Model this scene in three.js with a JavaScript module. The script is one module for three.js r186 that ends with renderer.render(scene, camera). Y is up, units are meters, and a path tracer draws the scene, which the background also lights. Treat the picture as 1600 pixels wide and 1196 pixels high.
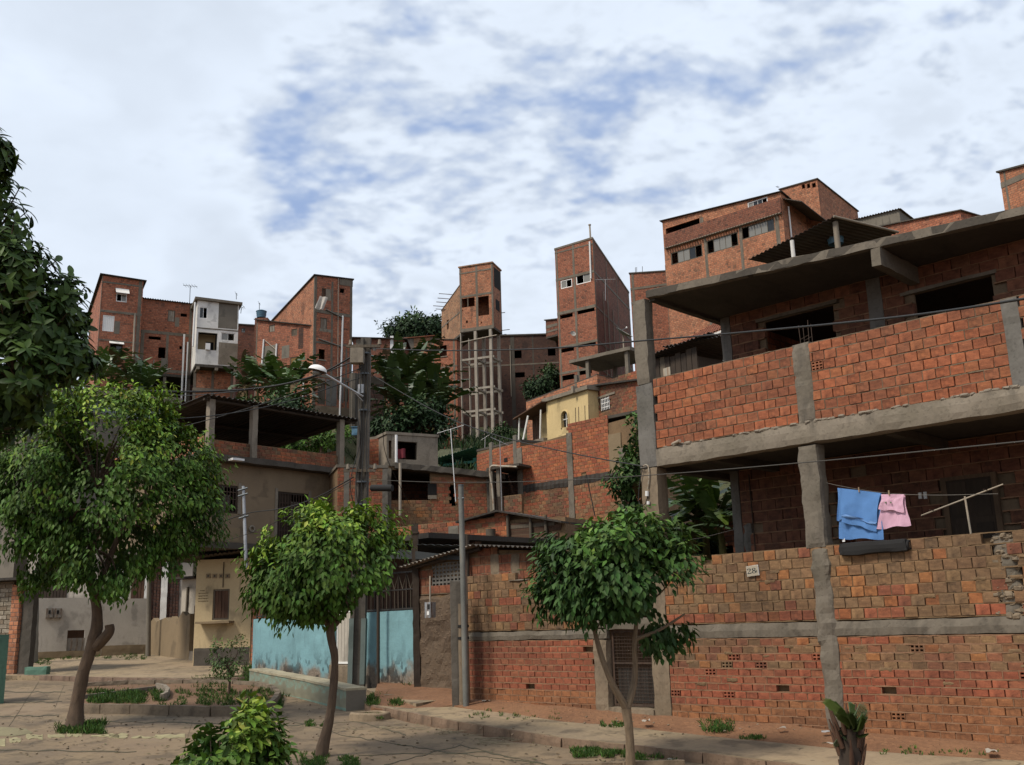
import * as THREE from 'three';
import { mergeGeometries, mergeVertices } from 'three/addons/utils/BufferGeometryUtils.js';

// ---------------------------------------------------------------- camera, sky, sun, exposure
const scene = new THREE.Scene();
const FPX = 1600, CX = 800, CY = 598, R = (d) => d * Math.PI / 180;
const camera = new THREE.PerspectiveCamera(2 * Math.atan(CY / FPX) * 180 / Math.PI, 1024 / 765, 0.1, 4000);
camera.rotation.order = 'YXZ';
camera.position.set(0, 1.6, 0);
camera.rotation.set(R(13.45), 0, R(-1.65));
camera.updateMatrixWorld(true);
const renderer = new THREE.WebGLRenderer({ antialias: true });
renderer.toneMapping = THREE.LinearToneMapping;
renderer.toneMappingExposure = 1.0;
renderer.shadowMap.enabled = true;

const SUN = [-0.62, 0.95, 0.42];                        // high, behind the camera's left shoulder, veiled by cloud
const sun = new THREE.DirectionalLight(new THREE.Color(1.0, 0.94, 0.83), 3.7);
sun.position.set(SUN[0] * 90, SUN[1] * 90, SUN[2] * 90 - 30);
sun.target.position.set(0, 0, -30);
sun.castShadow = true; sun.shadow.radius = 26;
sun.shadow.mapSize.set(4096, 4096);
Object.assign(sun.shadow.camera, { left: -90, right: 90, top: 90, bottom: -90, near: 1, far: 300 });
scene.add(sun, sun.target);

// ---------------------------------------------------------------- random numbers and noise
function mulberry(a) { return () => { a |= 0; a = a + 0x6D2B79F5 | 0; let t = Math.imul(a ^ a >>> 15, 1 | a); t = t + Math.imul(t ^ t >>> 7, 61 | t) ^ t; return ((t ^ t >>> 14) >>> 0) / 4294967296; }; }
let rnd = mulberry(7);
const rr = (a, b) => a + (b - a) * rnd(), pick = (a) => a[Math.floor(rnd() * a.length)];
const hash = (x, y, s) => { let h = Math.imul(x, 374761393) ^ Math.imul(y, 668265263) ^ Math.imul(s, 1274126177); h = Math.imul(h ^ h >>> 13, 1274126177); return ((h ^ h >>> 16) >>> 0) / 4294967296; };
const fade = (t) => t * t * (3 - 2 * t), lerp = (a, b, t) => a + (b - a) * t, clamp = (x, a = 0, b = 1) => x < a ? a : x > b ? b : x;
const sstep = (a, b, x) => fade(clamp((x - a) / (b - a)));
function vn(x, y, s, per = 0) {                         // value noise, repeats after per cells
  const xi = Math.floor(x), yi = Math.floor(y), fx = fade(x - xi), fy = fade(y - yi);
  const m = per ? (v) => ((v % per) + per) % per : (v) => v;
  const a = m(xi), b = m(xi + 1), c = m(yi), d = m(yi + 1);
  return lerp(lerp(hash(a, c, s), hash(b, c, s), fx), lerp(hash(a, d, s), hash(b, d, s), fx), fy);
}
function fbm(x, y, s, oct = 4, per = 0) { let v = 0, a = .5, n = 0; for (let i = 0; i < oct; i++) { v += a * vn(x, y, s + i, per); n += a; a *= .5; x *= 2; y *= 2; per *= 2; } return v / n; }

// ---------------------------------------------------------------- sky: broken high cloud with pale blue gaps
{
  const W = 4096, H = 2048, data = new Float32Array(W * H * 4);
  // [azimuth, elevation, half width, half height, strength] in degrees, all round the sky
  const gaps = [[-14.6, 27.5, 2.4, 1.6, .30], [-13, 22.5, 3, 1.3, .26], [-7, 33.4, 2, .7, .28], [-8, 25.2, 5, 1, .26], [4, 29, 9, .9, .2], [16, 29.2, 4, .8, .16], [2, 26.5, 15, 3, .13], [60, 34, 20, 6, .3], [100, 28, 14, 4, .3], [-75, 40, 22, 7, .3], [140, 45, 26, 8, .3], [-150, 35, 26, 8, .3], [-110, 25, 14, 4, .3], [30, 62, 26, 7, .3]];
  const shade = (i, j) => {
    const el = ((j + .5) / H - .5) * Math.PI, sy = Math.sin(el), cy = Math.cos(el); if (sy <= -.02) return [.16, .135, .105];
    const az = ((i + .5) / W - .5) * 2 * Math.PI, x = Math.cos(az) * cy, z = Math.sin(az) * cy, k = 1 / (Math.max(sy, 0) + .22), px = x * k * 3.2 + 40, pz = z * k * 3.2 + 40;
    const wx = fbm(px * .9, pz * .9, 31, 4) - .5, wz = fbm(px * .9 + 9, pz * .9 + 4, 37, 4) - .5, big = fbm(px * .7 + wx * 1.2, pz * .7 + wz * 1.2, 3, 4), wisp = fbm(px * 3 + wx * 2.2, pz * 3.6 + wz * 2.2, 11, 7), fine = fbm(px * 12 + wx * 4, pz * 17 + wz * 4, 71, 5), puff = fbm(px * 4 + wz * 4, pz * 4 - wx * 4, 44, 5);
    const a = Math.atan2(x, -z) * 180 / Math.PI, e = el * 180 / Math.PI, bank = sstep(-12.5, -15.5, a + wx * 9 + (puff - .5) * 5) * sstep(-70, -50, a);
    let gap = -.24 * bank; for (const [ga, ge, sa, se, w] of gaps) { const da = ((a - ga + 540) % 360) - 180 + wx * 6, de = e - ge + wz * 5; gap += w * Math.exp(-(da * da) / (2 * sa * sa) - (de * de) / (2 * se * se)); }
    const f = .56 + (big - .5) * .4 + (wisp - .5) * (.75 - .4 * bank) + (fine - .5) * (.42 - .25 * bank) + (puff - .5) * .34 - gap * .86, cov = .26 + .74 * sstep(.04, .5, f);
    const hz = sstep(.38, .02, sy), lum = (.98 + .14 * sstep(.35, .6, f) - .12 * sstep(.56, .95, f + (big - .5) * .6) + (puff - .5) * .13 + (fine - .5) * .06) * 1.14;
    const cl = [lerp(.62, .685, hz) * lum, lerp(.69, .735, hz) * lum, lerp(.79, .80, hz) * lum], bl = [lerp(.215, .44, hz), lerp(.35, .57, hz), lerp(.66, .79, hz)];
    return cl.map((q, n) => lerp(bl[n], q, cov));
  };
  for (let j = 0; j < H; j++) for (let i = 0; i < W; i++) {                 // full detail where clouds are looked at closely, every fourth texel elsewhere
    const close = i > 560 && i < 1490 && j > 1010 && j < 1560, c = close || (i % 4 === 0 && j % 4 === 0) ? shade(i, j) : null, o = (j * W + i) * 4;
    if (c) { data[o] = c[0]; data[o + 1] = c[1]; data[o + 2] = c[2]; } else { const s = ((j - j % 4) * W + i - i % 4) * 4; data[o] = data[s]; data[o + 1] = data[s + 1]; data[o + 2] = data[s + 2]; }
    data[o + 3] = 1;
  }
  const sky = new THREE.DataTexture(data, W, H, THREE.RGBAFormat, THREE.FloatType);
  sky.mapping = THREE.EquirectangularReflectionMapping; sky.magFilter = THREE.LinearFilter; sky.minFilter = THREE.LinearFilter; sky.needsUpdate = true;
  scene.background = sky; scene.environment = sky;
}

// ---------------------------------------------------------------- textures
const s8 = (l) => { l = clamp(l); return 255 * (l <= .0031308 ? 12.92 * l : 1.055 * Math.pow(l, 1 / 2.4) - .055); };
function texture(n, metres, fn, h = n) {                // fn(u, v) in 0..1 -> [r, g, b, height]; returns colour and bump maps that repeat every so many metres
  const a = new Uint8Array(n * h * 4), b = new Uint8Array(n * h * 4);
  for (let j = 0; j < h; j++) for (let i = 0; i < n; i++) {
    const [r, g, bl, e = .5] = fn(i / n, j / h, i, j), o = (j * n + i) * 4;
    a[o] = s8(r); a[o + 1] = s8(g); a[o + 2] = s8(bl); a[o + 3] = 255;
    b[o] = b[o + 1] = b[o + 2] = 255 * clamp(e); b[o + 3] = 255;
  }
  const mk = (d, cs) => { const t = new THREE.DataTexture(d, n, h); t.wrapS = t.wrapT = THREE.RepeatWrapping; t.magFilter = THREE.LinearFilter; t.minFilter = THREE.LinearMipmapLinearFilter; t.colorSpace = cs; t.repeat.set(1 / metres, 1 / (Array.isArray(metres) ? metres[1] : metres)); if (Array.isArray(metres)) t.repeat.set(1 / metres[0], 1 / metres[1]); t.needsUpdate = true; return t; };
  return { map: mk(a, THREE.SRGBColorSpace), bump: mk(b, THREE.NoColorSpace) };
}
const T = {};
T.clay = texture(512, .8, (u, v) => {                   // fired clay with extrusion grooves
  const g = .5 + .5 * Math.sin(v * 2 * Math.PI * 48), n = fbm(u * 8, v * 8, 5, 5, 8), f = fbm(u * 64, v * 64, 15, 2, 64), st = fbm(u * 5, v * 24, 25, 3, 5);
  const k = .46 + .76 * n + .26 * (f - .5) - .2 * g * sstep(.3, .6, st) - .22 * sstep(.56, .72, fbm(u * 6 + 3, v * 6, 35, 4, 6));
  return [k, k * (.94 + .1 * n), k * (.9 + .15 * n), .45 + .25 * f + .3 * g * sstep(.3, .6, st)];
});
T.concrete = texture(1024, 3, (u, v) => {
  const n = fbm(u * 6, v * 6, 2, 6, 6), f = fbm(u * 90, v * 90, 12, 3, 90), st = fbm(u * 18 + fbm(u * 5, v * 5, 74, 3, 5) * 2, v * 6, 22, 4, 6), pit = sstep(.66, .74, fbm(u * 70, v * 70, 44, 3, 70));
  let k = .56 + .62 * n + .25 * (f - .5) - .3 * sstep(.52, .8, st) * sstep(.35, .6, n); k *= 1 - .16 * pit;
  return [k, k * .985, k * (.93 + .1 * n), .4 + .5 * f * .6 + .3 * n - .2 * pit];
});
T.plaster = texture(1024, 4, (u, v) => {                // rendered wall: drips, patches, hairline cracks
  const n = fbm(u * 4, v * 4, 3, 6, 4), f = fbm(u * 120, v * 120, 13, 2, 120), dr = fbm(u * 36 + 1.5 * fbm(u * 6, v * 6, 73, 3, 6), v * 4, 23, 4, 4), p = fbm(u * 9, v * 7, 33, 5, 9);
  const crack = 1 - sstep(0, .012, Math.abs(fbm(u * 5, v * 5, 43, 5, 5) - .5));
  let k = .82 + .42 * (n - .5) + .1 * (f - .5) - .3 * sstep(.55, .8, dr) * sstep(.42, .62, n) - .22 * sstep(.56, .72, p) - .12 * crack * sstep(.5, .6, n);
  return [k, k * .985, k * .95, .5 + .3 * (f - .5) + .25 * (n - .5) - .3 * crack * sstep(.5, .6, n)];
});
function brickMap(rows, cols, metres, seed, mortarTone) {
  const n = 1536, jit = []; for (let r = 0; r < rows; r++) jit.push(hash(r, 3, seed));
  return texture(n, metres, (u, v) => {
    const wob = (vn(u * 40, v * 40, seed + 5, 40) - .5) * .14;
    const y = v * rows + wob, r = ((Math.floor(y) % rows) + rows) % rows, fy = y - Math.floor(y);
    const x = u * cols + (r % 2 ? .5 : 0) + (jit[r] - .5) * .5 + wob * .6, ci = ((Math.floor(x) % cols) + cols) % cols, fx = x - Math.floor(x);
    const mx = Math.min(fx, 1 - fx), my = Math.min(fy, 1 - fy), joint = Math.min(mx / .045, my / .075);
    const h1 = hash(ci, r, seed + 1), h2 = hash(ci, r, seed + 2), big = fbm(u * 4, v * 4, seed + 3, 5, 4), st = fbm(u * 16, v * 4, seed + 4, 4, 4), f = fbm(u * 200, v * 200, seed + 9, 2, 200), mid = fbm(u * 14, v * 14, seed + 14, 4, 14);
    const e = sstep(.6, 1.25, joint);
    let k = (.66 + .34 * h1) * (.74 + .5 * big) * (.82 + .36 * f) * (.75 + .5 * mid); if (h2 > .93) k *= .55;
    let c = [k * (.95 + .1 * h2), k * (.86 + .3 * h2 * h2), k * (.8 + .4 * h2 * h2)];
    const m = mortarTone * (.7 + .6 * mid) * (.9 + .2 * f), open = hash(ci + (mx === fx ? 0 : 1), r, seed + 6) > .8 && mx / .045 < my / .075 ? .25 : 1;
    const mc = [m * open, m * open * 1.55, m * open * 2.3];
    c = c.map((a, q) => lerp(mc[q], a, e));
    const dirt = 1 - .42 * sstep(.52, .74, st) * sstep(.4, .6, big); c = c.map((a) => a * dirt);
    const hole = h2 < .015 && mx > .25 && my > .25 ? .2 : 1;
    return [c[0] * hole, c[1] * hole, c[2] * hole, .15 + .7 * e * (.8 + .2 * f) - (hole < 1 ? .5 : 0)];
  });
}
T.brick = brickMap(60, 38, 8, 101, .36);                // for houses too far off to tell the bricks apart
T.bark = texture(512, .6, (u, v) => { const n = fbm(u * 14, v * 5, 6, 5, 5), f = fbm(u * 60, v * 40, 16, 3, 20), b = fbm(u * 4, v * 4, 26, 3, 4), k = .45 + .8 * n * (.7 + .6 * b); return [k, k * .95, k * .88, n * .7 + f * .3]; });
T.wood = texture(512, 1.2, (u, v) => { const n = fbm(u * 40, v * 3, 7, 5, 3), b = fbm(u * 5, v * 5, 17, 4, 5), k = .5 + .55 * n + .35 * (b - .5); return [k, k * .96, k * .9, n]; });
T.soil = texture(1024, 4, (u, v) => { const n = fbm(u * 5, v * 5, 8, 6, 5), f = fbm(u * 70, v * 70, 18, 4, 70), p = sstep(.72, .8, vn(u * 90, v * 90, 28, 90)); const k = .55 + .6 * n + .5 * (f - .5) + .35 * p; return [k, k * (.9 + .18 * n + .15 * p), k * (.84 + .3 * n + .25 * p), .35 * f + .4 * n + .3 * p]; });
T.rust = texture(512, 2, (u, v) => { const n = fbm(u * 6, v * 6, 9, 6, 6), d = fbm(u * 30, v * 3, 19, 4, 3), f = fbm(u * 80, v * 80, 29, 2, 80), k = .5 + .7 * n + .2 * (f - .5) - .4 * sstep(.55, .75, d); return [k * (1 + .25 * sstep(.5, .7, d)), k, k * (1 - .15 * sstep(.5, .7, d)), f]; });
T.cloth = texture(256, .12, (u, v) => { const f = fbm(u * 40, v * 40, 10, 3, 40), k = .86 + .28 * f; return [k, k, k, f]; });
T.pave = texture(1024, 11, (u, v) => {                  // worn, patched concrete ground with wandering cracks
  const n = fbm(u * 5, v * 5, 51, 6, 5), f = fbm(u * 260, v * 260, 52, 3, 260), p = fbm(u * 16, v * 16, 53, 5, 16), s = fbm(u * 30, v * 30, 58, 4, 30);
  const w1 = fbm(u * 7, v * 7, 54, 6, 7), w2 = fbm(u * 4, v * 4, 55, 7, 4);
  const crack = Math.max(1 - sstep(0, .004, Math.abs(w1 - .47)), 1 - sstep(0, .005, Math.abs(w2 - .55)));
  const spot = sstep(.8, .84, vn(u * 120, v * 120, 56, 120)) * sstep(.45, .6, p);
  let k = .6 + .62 * n + .3 * (f - .5) + .5 * (p - .5) - .3 * sstep(.52, .7, s); k *= (1 - .62 * crack * sstep(.35, .5, p)) * (1 - .4 * spot);
  return [k * (1 + .08 * (n - .5)), k * (.985), k * (.93 - .14 * (p - .5)), .5 + .2 * (f - .5) + .3 * (p - .5) - .5 * crack];
});

// ---------------------------------------------------------------- materials (linear base colours)
const mat = (c, o = {}) => { const m = new (o.phys ? THREE.MeshPhysicalMaterial : THREE.MeshStandardMaterial)({ roughness: .9, metalness: 0 }); m.color.setRGB(...c.map((v, i) => v * (o.metalness ? 1 : [.545, .49, .42][i]))); const { phys, ...rest } = o; Object.assign(m, rest); return m; };
const tm = (t, c, bump, o = {}) => mat(c, { map: t.map, bumpMap: t.bump, bumpScale: bump, ...o });
const M = {
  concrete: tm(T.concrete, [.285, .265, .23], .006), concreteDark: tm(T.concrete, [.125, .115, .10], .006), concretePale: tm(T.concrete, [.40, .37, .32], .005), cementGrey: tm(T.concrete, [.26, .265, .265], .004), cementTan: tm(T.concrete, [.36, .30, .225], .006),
  mortar: tm(T.concrete, [.30, .235, .165], .008), mortarTan: tm(T.concrete, [.33, .225, .125], .008), mortarPink: tm(T.concrete, [.44, .265, .165], .008),
  soil: tm(T.soil, [.30, .155, .08], .03), pave: tm(T.pave, [.37, .29, .205], .012), walk: tm(T.pave, [.50, .41, .30], .008),
  pink: tm(T.plaster, [.43, .345, .25], .004), yellow: tm(T.plaster, [.96, .82, .56], .004), yellowHouse: tm(T.plaster, [1.2, 1.0, .58], .004), white: tm(T.plaster, [.98, .98, .98], .004), whiteHouse: tm(T.plaster, [1.5, 1.62, 1.8], .004), beige: tm(T.plaster, [.46, .37, .25], .006),
  grey: tm(T.plaster, [.33, .32, .30], .004), blue: tm(T.plaster, [.20, .42, .47], .003), turq: tm(T.plaster, [.20, .44, .37], .004), paleBlue: tm(T.plaster, [.46, .62, .74], .003), teal: tm(T.plaster, [.06, .30, .25], .003),
  mud: tm(T.soil, [.20, .145, .10], .03),
  iron: mat([.035, .032, .03], { roughness: .6 }), rustIron: tm(T.rust, [.10, .065, .045], .002, { roughness: .8 }), steel: tm(T.rust, [.42, .43, .44], .001, { roughness: .45, metalness: .6 }), darkSteel: mat([.10, .11, .115], { roughness: .5, metalness: .4 }),
  sheet: tm(T.rust, [.16, .15, .14], .002), sheetDark: tm(T.rust, [.07, .065, .06], .002), sheetPale: tm(T.rust, [.42, .41, .39], .002), tile: tm(T.rust, [.42, .17, .10], .003),
  pvc: mat([1.15, 1.25, 1.4], { roughness: .5 }), pvcDirty: tm(T.rust, [.62, .60, .54], .001, { roughness: .6 }), wire: mat([.018, .018, .018], { roughness: .7 }), wirePale: mat([.22, .21, .20], { roughness: .6 }),
  wood: tm(T.wood, [.24, .17, .115], .004), woodDark: tm(T.wood, [.085, .062, .046], .004), woodGrey: tm(T.wood, [.22, .195, .165], .004), woodBrown: tm(T.wood, [.17, .09, .055], .003), poleConc: tm(T.concrete, [.19, .18, .165], .004),
  glass: mat([.03, .035, .04], { roughness: .08 }), glassPale: mat([.34, .36, .37], { roughness: .25 }), dark: mat([.012, .011, .010], { roughness: 1 }),
  tank: mat([.10, .26, .44], { roughness: .45 }), blueTarp: mat([.035, .045, .055], { roughness: .8 }),
  bark: tm(T.bark, [.19, .14, .105], .012), barkPale: tm(T.bark, [.34, .275, .205], .01), stem: tm(T.bark, [.20, .22, .08], .006),
  plateWhite: mat([1.3, 1.4, 1.55], { roughness: .6 }), black: mat([.02, .02, .022], { roughness: .9 }),
};
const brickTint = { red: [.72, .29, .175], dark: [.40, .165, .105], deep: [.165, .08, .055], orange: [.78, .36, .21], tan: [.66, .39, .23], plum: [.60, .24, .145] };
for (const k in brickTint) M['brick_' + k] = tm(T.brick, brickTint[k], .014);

// ---------------------------------------------------------------- naming and tagging
const used = new Set();
function numbered(n) { if (!used.has(n)) { used.add(n); return n; } let i = 1; while (used.has(n + '_' + String(i).padStart(3, '0'))) i++; n += '_' + String(i).padStart(3, '0'); used.add(n); return n; }
function thing(name, label, category, pos = [0, 0, 0], turn = 0, group) {
  const o = new THREE.Group(); o.name = numbered(name); o.position.set(...pos); o.rotation.y = turn; o.userData = { label, category }; if (group) o.userData.group = group;
  scene.add(o); return o;
}
function part(parent, name, geo, m, label) {
  const g = Array.isArray(geo) ? merge(geo) : geo, o = new THREE.Mesh(g, m);
  o.name = name; o.castShadow = o.receiveShadow = true; parent.add(o); if (label) o.userData.label = label; return o;
}
function single(name, label, category, geo, m, group) { const o = part(scene, numbered(name), geo, m); o.userData = { label, category }; if (group) o.userData.group = group; return o; }
function struct(name, geo, m) { const o = part(scene, numbered(name), geo, m); o.userData.kind = 'structure'; return o; }
function merge(list) {
  list = list.filter(Boolean).map((g) => { const h = g.index ? g.toNonIndexed() : g; for (const k of Object.keys(h.attributes)) if (!['position', 'normal', 'uv', 'color'].includes(k)) h.deleteAttribute(k); return h; });
  return list.length === 1 ? list[0] : mergeGeometries(list);
}

// ---------------------------------------------------------------- geometry helpers
function metricUV(g, off = 0) {                         // uv in metres by the main direction of each face
  if (g.index) g = g.toNonIndexed();
  const p = g.attributes.position, uv = new Float32Array(p.count * 2), a = new THREE.Vector3(), b = new THREE.Vector3(), c = new THREE.Vector3();
  for (let i = 0; i < p.count; i += 3) {
    a.fromBufferAttribute(p, i); b.fromBufferAttribute(p, i + 1); c.fromBufferAttribute(p, i + 2);
    const n = b.clone().sub(a).cross(c.clone().sub(a)), x = Math.abs(n.x), y = Math.abs(n.y), z = Math.abs(n.z);
    [a, b, c].forEach((q, k) => { uv[(i + k) * 2] = (z >= x && z >= y ? q.x : x >= y ? q.z : q.x) + off; uv[(i + k) * 2 + 1] = (z >= x && z >= y ? q.y : x >= y ? q.y : q.z) + off * .7; });
  }
  g.setAttribute('uv', new THREE.BufferAttribute(uv, 2)); return g;
}
function bx(x0, x1, y0, y1, z0, z1) { const g = new THREE.BoxGeometry(Math.abs(x1 - x0), Math.abs(y1 - y0), Math.abs(z1 - z0)); g.translate((x0 + x1) / 2, (y0 + y1) / 2, (z0 + z1) / 2); return metricUV(g, (x0 * 3.1 + y0 * 1.7) % 5); }
function n3(x, y, z, s) { return (vn(x + z * .7, y - z * .4, s) + vn(y * 1.3 + x * .3, z * 1.1 - x * .6, s + 7)) - 1; }
function rough(x0, x1, y0, y1, z0, z1, amp = .012, step = .12, f = 6) {      // cast concrete: a box with uneven faces and worn arrises
  const L = [x1 - x0, y1 - y0, z1 - z0], sg = L.map((l) => Math.max(1, Math.min(60, Math.round(Math.abs(l) / step))));
  let g = new THREE.BoxGeometry(L[0], L[1], L[2], ...sg); g.deleteAttribute('uv'); g.deleteAttribute('normal'); g = mergeVertices(g, 1e-4);
  const p = g.attributes.position, h = L.map((l) => Math.abs(l) / 2);
  for (let i = 0; i < p.count; i++) {
    let x = p.getX(i), y = p.getY(i), z = p.getZ(i); const e = [Math.abs(x) > h[0] - 1e-4, Math.abs(y) > h[1] - 1e-4, Math.abs(z) > h[2] - 1e-4], k = e.filter(Boolean).length;
    const X = x + x0 * 1.3 + 5, Y = y + y0 * 1.3 + 9, Z = z + z0 + 3, a = amp * (k > 1 ? 1.3 : 1);
    const ch = k > 1 ? amp * .9 : 0;
    x += n3(X * f, Y * f, Z * f, 3) * a - Math.sign(x) * ch * e[0]; y += n3(X * f, Y * f, Z * f, 13) * a - Math.sign(y) * ch * e[1]; z += n3(X * f, Y * f, Z * f, 23) * a - Math.sign(z) * ch * e[2];
    p.setXYZ(i, x, y, z);
  }
  g = g.toNonIndexed(); g.computeVertexNormals(); g.translate((x0 + x1) / 2, (y0 + y1) / 2, (z0 + z1) / 2); return metricUV(g, (x0 * 3.1 + y0) % 5);
}
function tube(pts, r, seg = 12, rad = 6) { const c = new THREE.CatmullRomCurve3(pts.map((p) => p.isVector3 ? p : new THREE.Vector3(...p))); return new THREE.TubeGeometry(c, seg, r, rad, false); }
function rod(a, b, r, r2 = r, rad = 8) {
  a = a.isVector3 ? a : new THREE.Vector3(...a); b = b.isVector3 ? b : new THREE.Vector3(...b);
  const d = b.clone().sub(a), g = new THREE.CylinderGeometry(r2, r, d.length(), rad); g.translate(0, d.length() / 2, 0);
  g.applyQuaternion(new THREE.Quaternion().setFromUnitVectors(new THREE.Vector3(0, 1, 0), d.normalize())); g.translate(a.x, a.y, a.z); return g;
}
function limb(pts, radii, rad = 9, bump = .1) {         // tapered branch through points
  const c = new THREE.CatmullRomCurve3(pts.map((p) => p.isVector3 ? p : new THREE.Vector3(...p))), n = pts.length * 5, fr = c.computeFrenetFrames(n), pos = [], uv = [], idx = [];
  let len = 0, last = null;
  for (let i = 0; i <= n; i++) {
    const t = i / n, q = c.getPointAt(t), k = t * (radii.length - 1), i0 = Math.min(Math.floor(k), radii.length - 2), r = lerp(radii[i0], radii[i0 + 1], k - i0);
    if (last) len += q.distanceTo(last); last = q;
    for (let j = 0; j <= rad; j++) {
      const a = (j % rad) / rad * Math.PI * 2, w = r * (1 + bump * 2 * (vn(a * 1.5 + pts.length, len * 5, 77 + (j % rad)) - .5)), v = fr.normals[i].clone().multiplyScalar(Math.cos(a) * w).addScaledVector(fr.binormals[i], Math.sin(a) * w).add(q);
      pos.push(v.x, v.y, v.z); uv.push(j / rad * .6, len);
    }
  }
  for (let i = 0; i < n; i++) for (let j = 0; j < rad; j++) { const a = i * (rad + 1) + j, b = a + rad + 1; idx.push(a, b, a + 1, b, b + 1, a + 1); }
  const g = new THREE.BufferGeometry(); g.setAttribute('position', new THREE.Float32BufferAttribute(pos, 3)); g.setAttribute('uv', new THREE.Float32BufferAttribute(uv, 2)); g.setIndex(idx); g.computeVertexNormals(); return g;
}
function quads(list) {                                  // list of [a, b, c, d] corners -> two triangles each
  const pos = []; for (const [a, b, c, d] of list) { for (const q of d ? [a, b, c, a, c, d] : [a, b, c]) pos.push(...(q.isVector3 ? q.toArray() : q)); }
  const g = new THREE.BufferGeometry(); g.setAttribute('position', new THREE.Float32BufferAttribute(pos, 3)); g.computeVertexNormals(); return metricUV(g);
}
function prism(poly, h, up = [0, 1, 0]) {               // closed plan polygon [[x, y, z]...] thickened by h along up
  const a = poly.map((p) => new THREE.Vector3(...p)), U = new THREE.Vector3(...up).multiplyScalar(h), b = a.map((p) => p.clone().add(U)), n = a.length, l = [];
  for (let i = 0; i < n; i++) { const j = (i + 1) % n; l.push([a[i], a[j], b[j], b[i]]); }
  for (let i = 1; i < n - 1; i++) { l.push([b[0], b[i], b[i + 1]]); l.push([a[0], a[i + 1], a[i]]); }
  return quads(l);
}
// a corrugated sheet on the parallelogram o + s*e1 + t*e2; waves run along e2
function corrugated(o, e1, e2, pitch = .18, amp = .03, th = .008) {
  o = new THREE.Vector3(...o); e1 = new THREE.Vector3(...e1); e2 = new THREE.Vector3(...e2);
  const n = Math.min(220, Math.round(e1.length() / pitch * 6)), up = e1.clone().cross(e2).normalize(); if (up.y < 0) up.negate();
  const pos = [], idx = [], uv = [], L1 = e1.length(), L2 = e2.length();
  for (const s of [0, 1]) for (let k = 0; k <= 1; k++) for (let i = 0; i <= n; i++) {
    const t = i / n, w = amp * Math.sin(t * L1 / pitch * 2 * Math.PI) + s * th, q = o.clone().addScaledVector(e1, t).addScaledVector(e2, k).addScaledVector(up, w); pos.push(q.x, q.y, q.z); uv.push(t * L1, k * L2);
  }
  const N = n + 1; for (const s of [0, 2]) for (let i = 0; i < n; i++) { const a = s * N + i, b = a + N; s ? idx.push(a, a + 1, b, a + 1, b + 1, b) : idx.push(a, b, a + 1, a + 1, b, b + 1); }
  for (const k of [0, 1]) for (let i = 0; i < n; i++) { const a = k * N + i, b = a + 2 * N; idx.push(a, a + 1, b, a + 1, b + 1, b); }
  const g = new THREE.BufferGeometry(); g.setAttribute('position', new THREE.Float32BufferAttribute(pos, 3)); g.setAttribute('uv', new THREE.Float32BufferAttribute(uv, 2)); g.setIndex(idx); g.computeVertexNormals(); return g;
}

// ---------------------------------------------------------------- surveying: where a sight line of the photograph meets a depth, a height or a facade
const ray = (px, py) => new THREE.Vector3((px - CX) / FPX, (CY - py) / FPX, -1).applyQuaternion(camera.quaternion);
const P = (px, py, d) => { const r = ray(px, py); return camera.position.clone().addScaledVector(r, d / -r.z); };
const atY = (px, py, y) => { const r = ray(px, py); return camera.position.clone().addScaledVector(r, (y - camera.position.y) / r.y); };
class Facade {                                          // vertical plane; local x along it, y up from its base, z out of it
  constructor(pl, dl, pr, dr, py, baseY = 0) {
    const a = P(pl, py, dl), b = P(pr, py, dr); this.o = new THREE.Vector3(a.x, baseY, a.z); this.u = new THREE.Vector3(b.x - a.x, 0, b.z - a.z); this.L = this.u.length(); this.u.normalize();
    this.n = new THREE.Vector3().crossVectors(this.u, new THREE.Vector3(0, 1, 0)); this.turn = Math.atan2(-this.u.z, this.u.x); this.baseY = baseY;
  }
  at(px, py, w = 0) { const r = ray(px, py), q = this.o.clone().addScaledVector(this.n, w), t = q.clone().sub(camera.position).dot(this.n) / r.dot(this.n), p = camera.position.clone().addScaledVector(r, t).sub(this.o); return [p.dot(this.u), p.y]; }
  rect(x0, y0, x1, y1, w = 0) { const mx = (x0 + x1) / 2, my = (y0 + y1) / 2; return { u0: this.at(x0, my, w)[0], u1: this.at(x1, my, w)[0], y1: this.at(mx, y0, w)[1], y0: this.at(mx, y1, w)[1] }; }
  world(u, y, w) { return this.o.clone().addScaledVector(this.u, u).addScaledVector(this.n, w).add(new THREE.Vector3(0, y, 0)); }
  local(v) { const p = v.clone().sub(this.o); return [p.dot(this.u), p.y, p.dot(this.n)]; }
  pos(u = 0) { return this.world(u, 0, 0).toArray(); }
}
// ---------------------------------------------------------------- lie of the land
const gy = (d) => .04 * (Math.max(d, 9) - 17.5) - .14;   // the paved plaza rises gently away from the camera
const HILL = [[0, 0], [4, 1.6], [10, 4.4], [22, 8.6], [32, 10.8], [45, 12.6], [60, 14.8], [75, 20.5], [90, 24.5], [120, 27], [200, 30], [400, 32], [4000, 34]];
function land(x, d) {
  const d0 = lerp(47.5, 27.5, sstep(-9.5, -3.5, x)) - 3 * sstep(2, 8, x), s = d - d0; let y = gy(Math.min(d, 48));
  if (s > 0) { let i = 0; while (i < HILL.length - 2 && HILL[i + 1][0] < s) i++; y += lerp(HILL[i][1], HILL[i + 1][1], clamp((s - HILL[i][0]) / (HILL[i + 1][0] - HILL[i][0]))) * lerp(lerp(1.95, 1, sstep(10, 60, s)), 1, sstep(-11, -6, x)); y += (fbm(x * .12 + 50, d * .12 + 50, 61, 4) - .5) * Math.min(2.2, s * .12); }
  return y;
}
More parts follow.
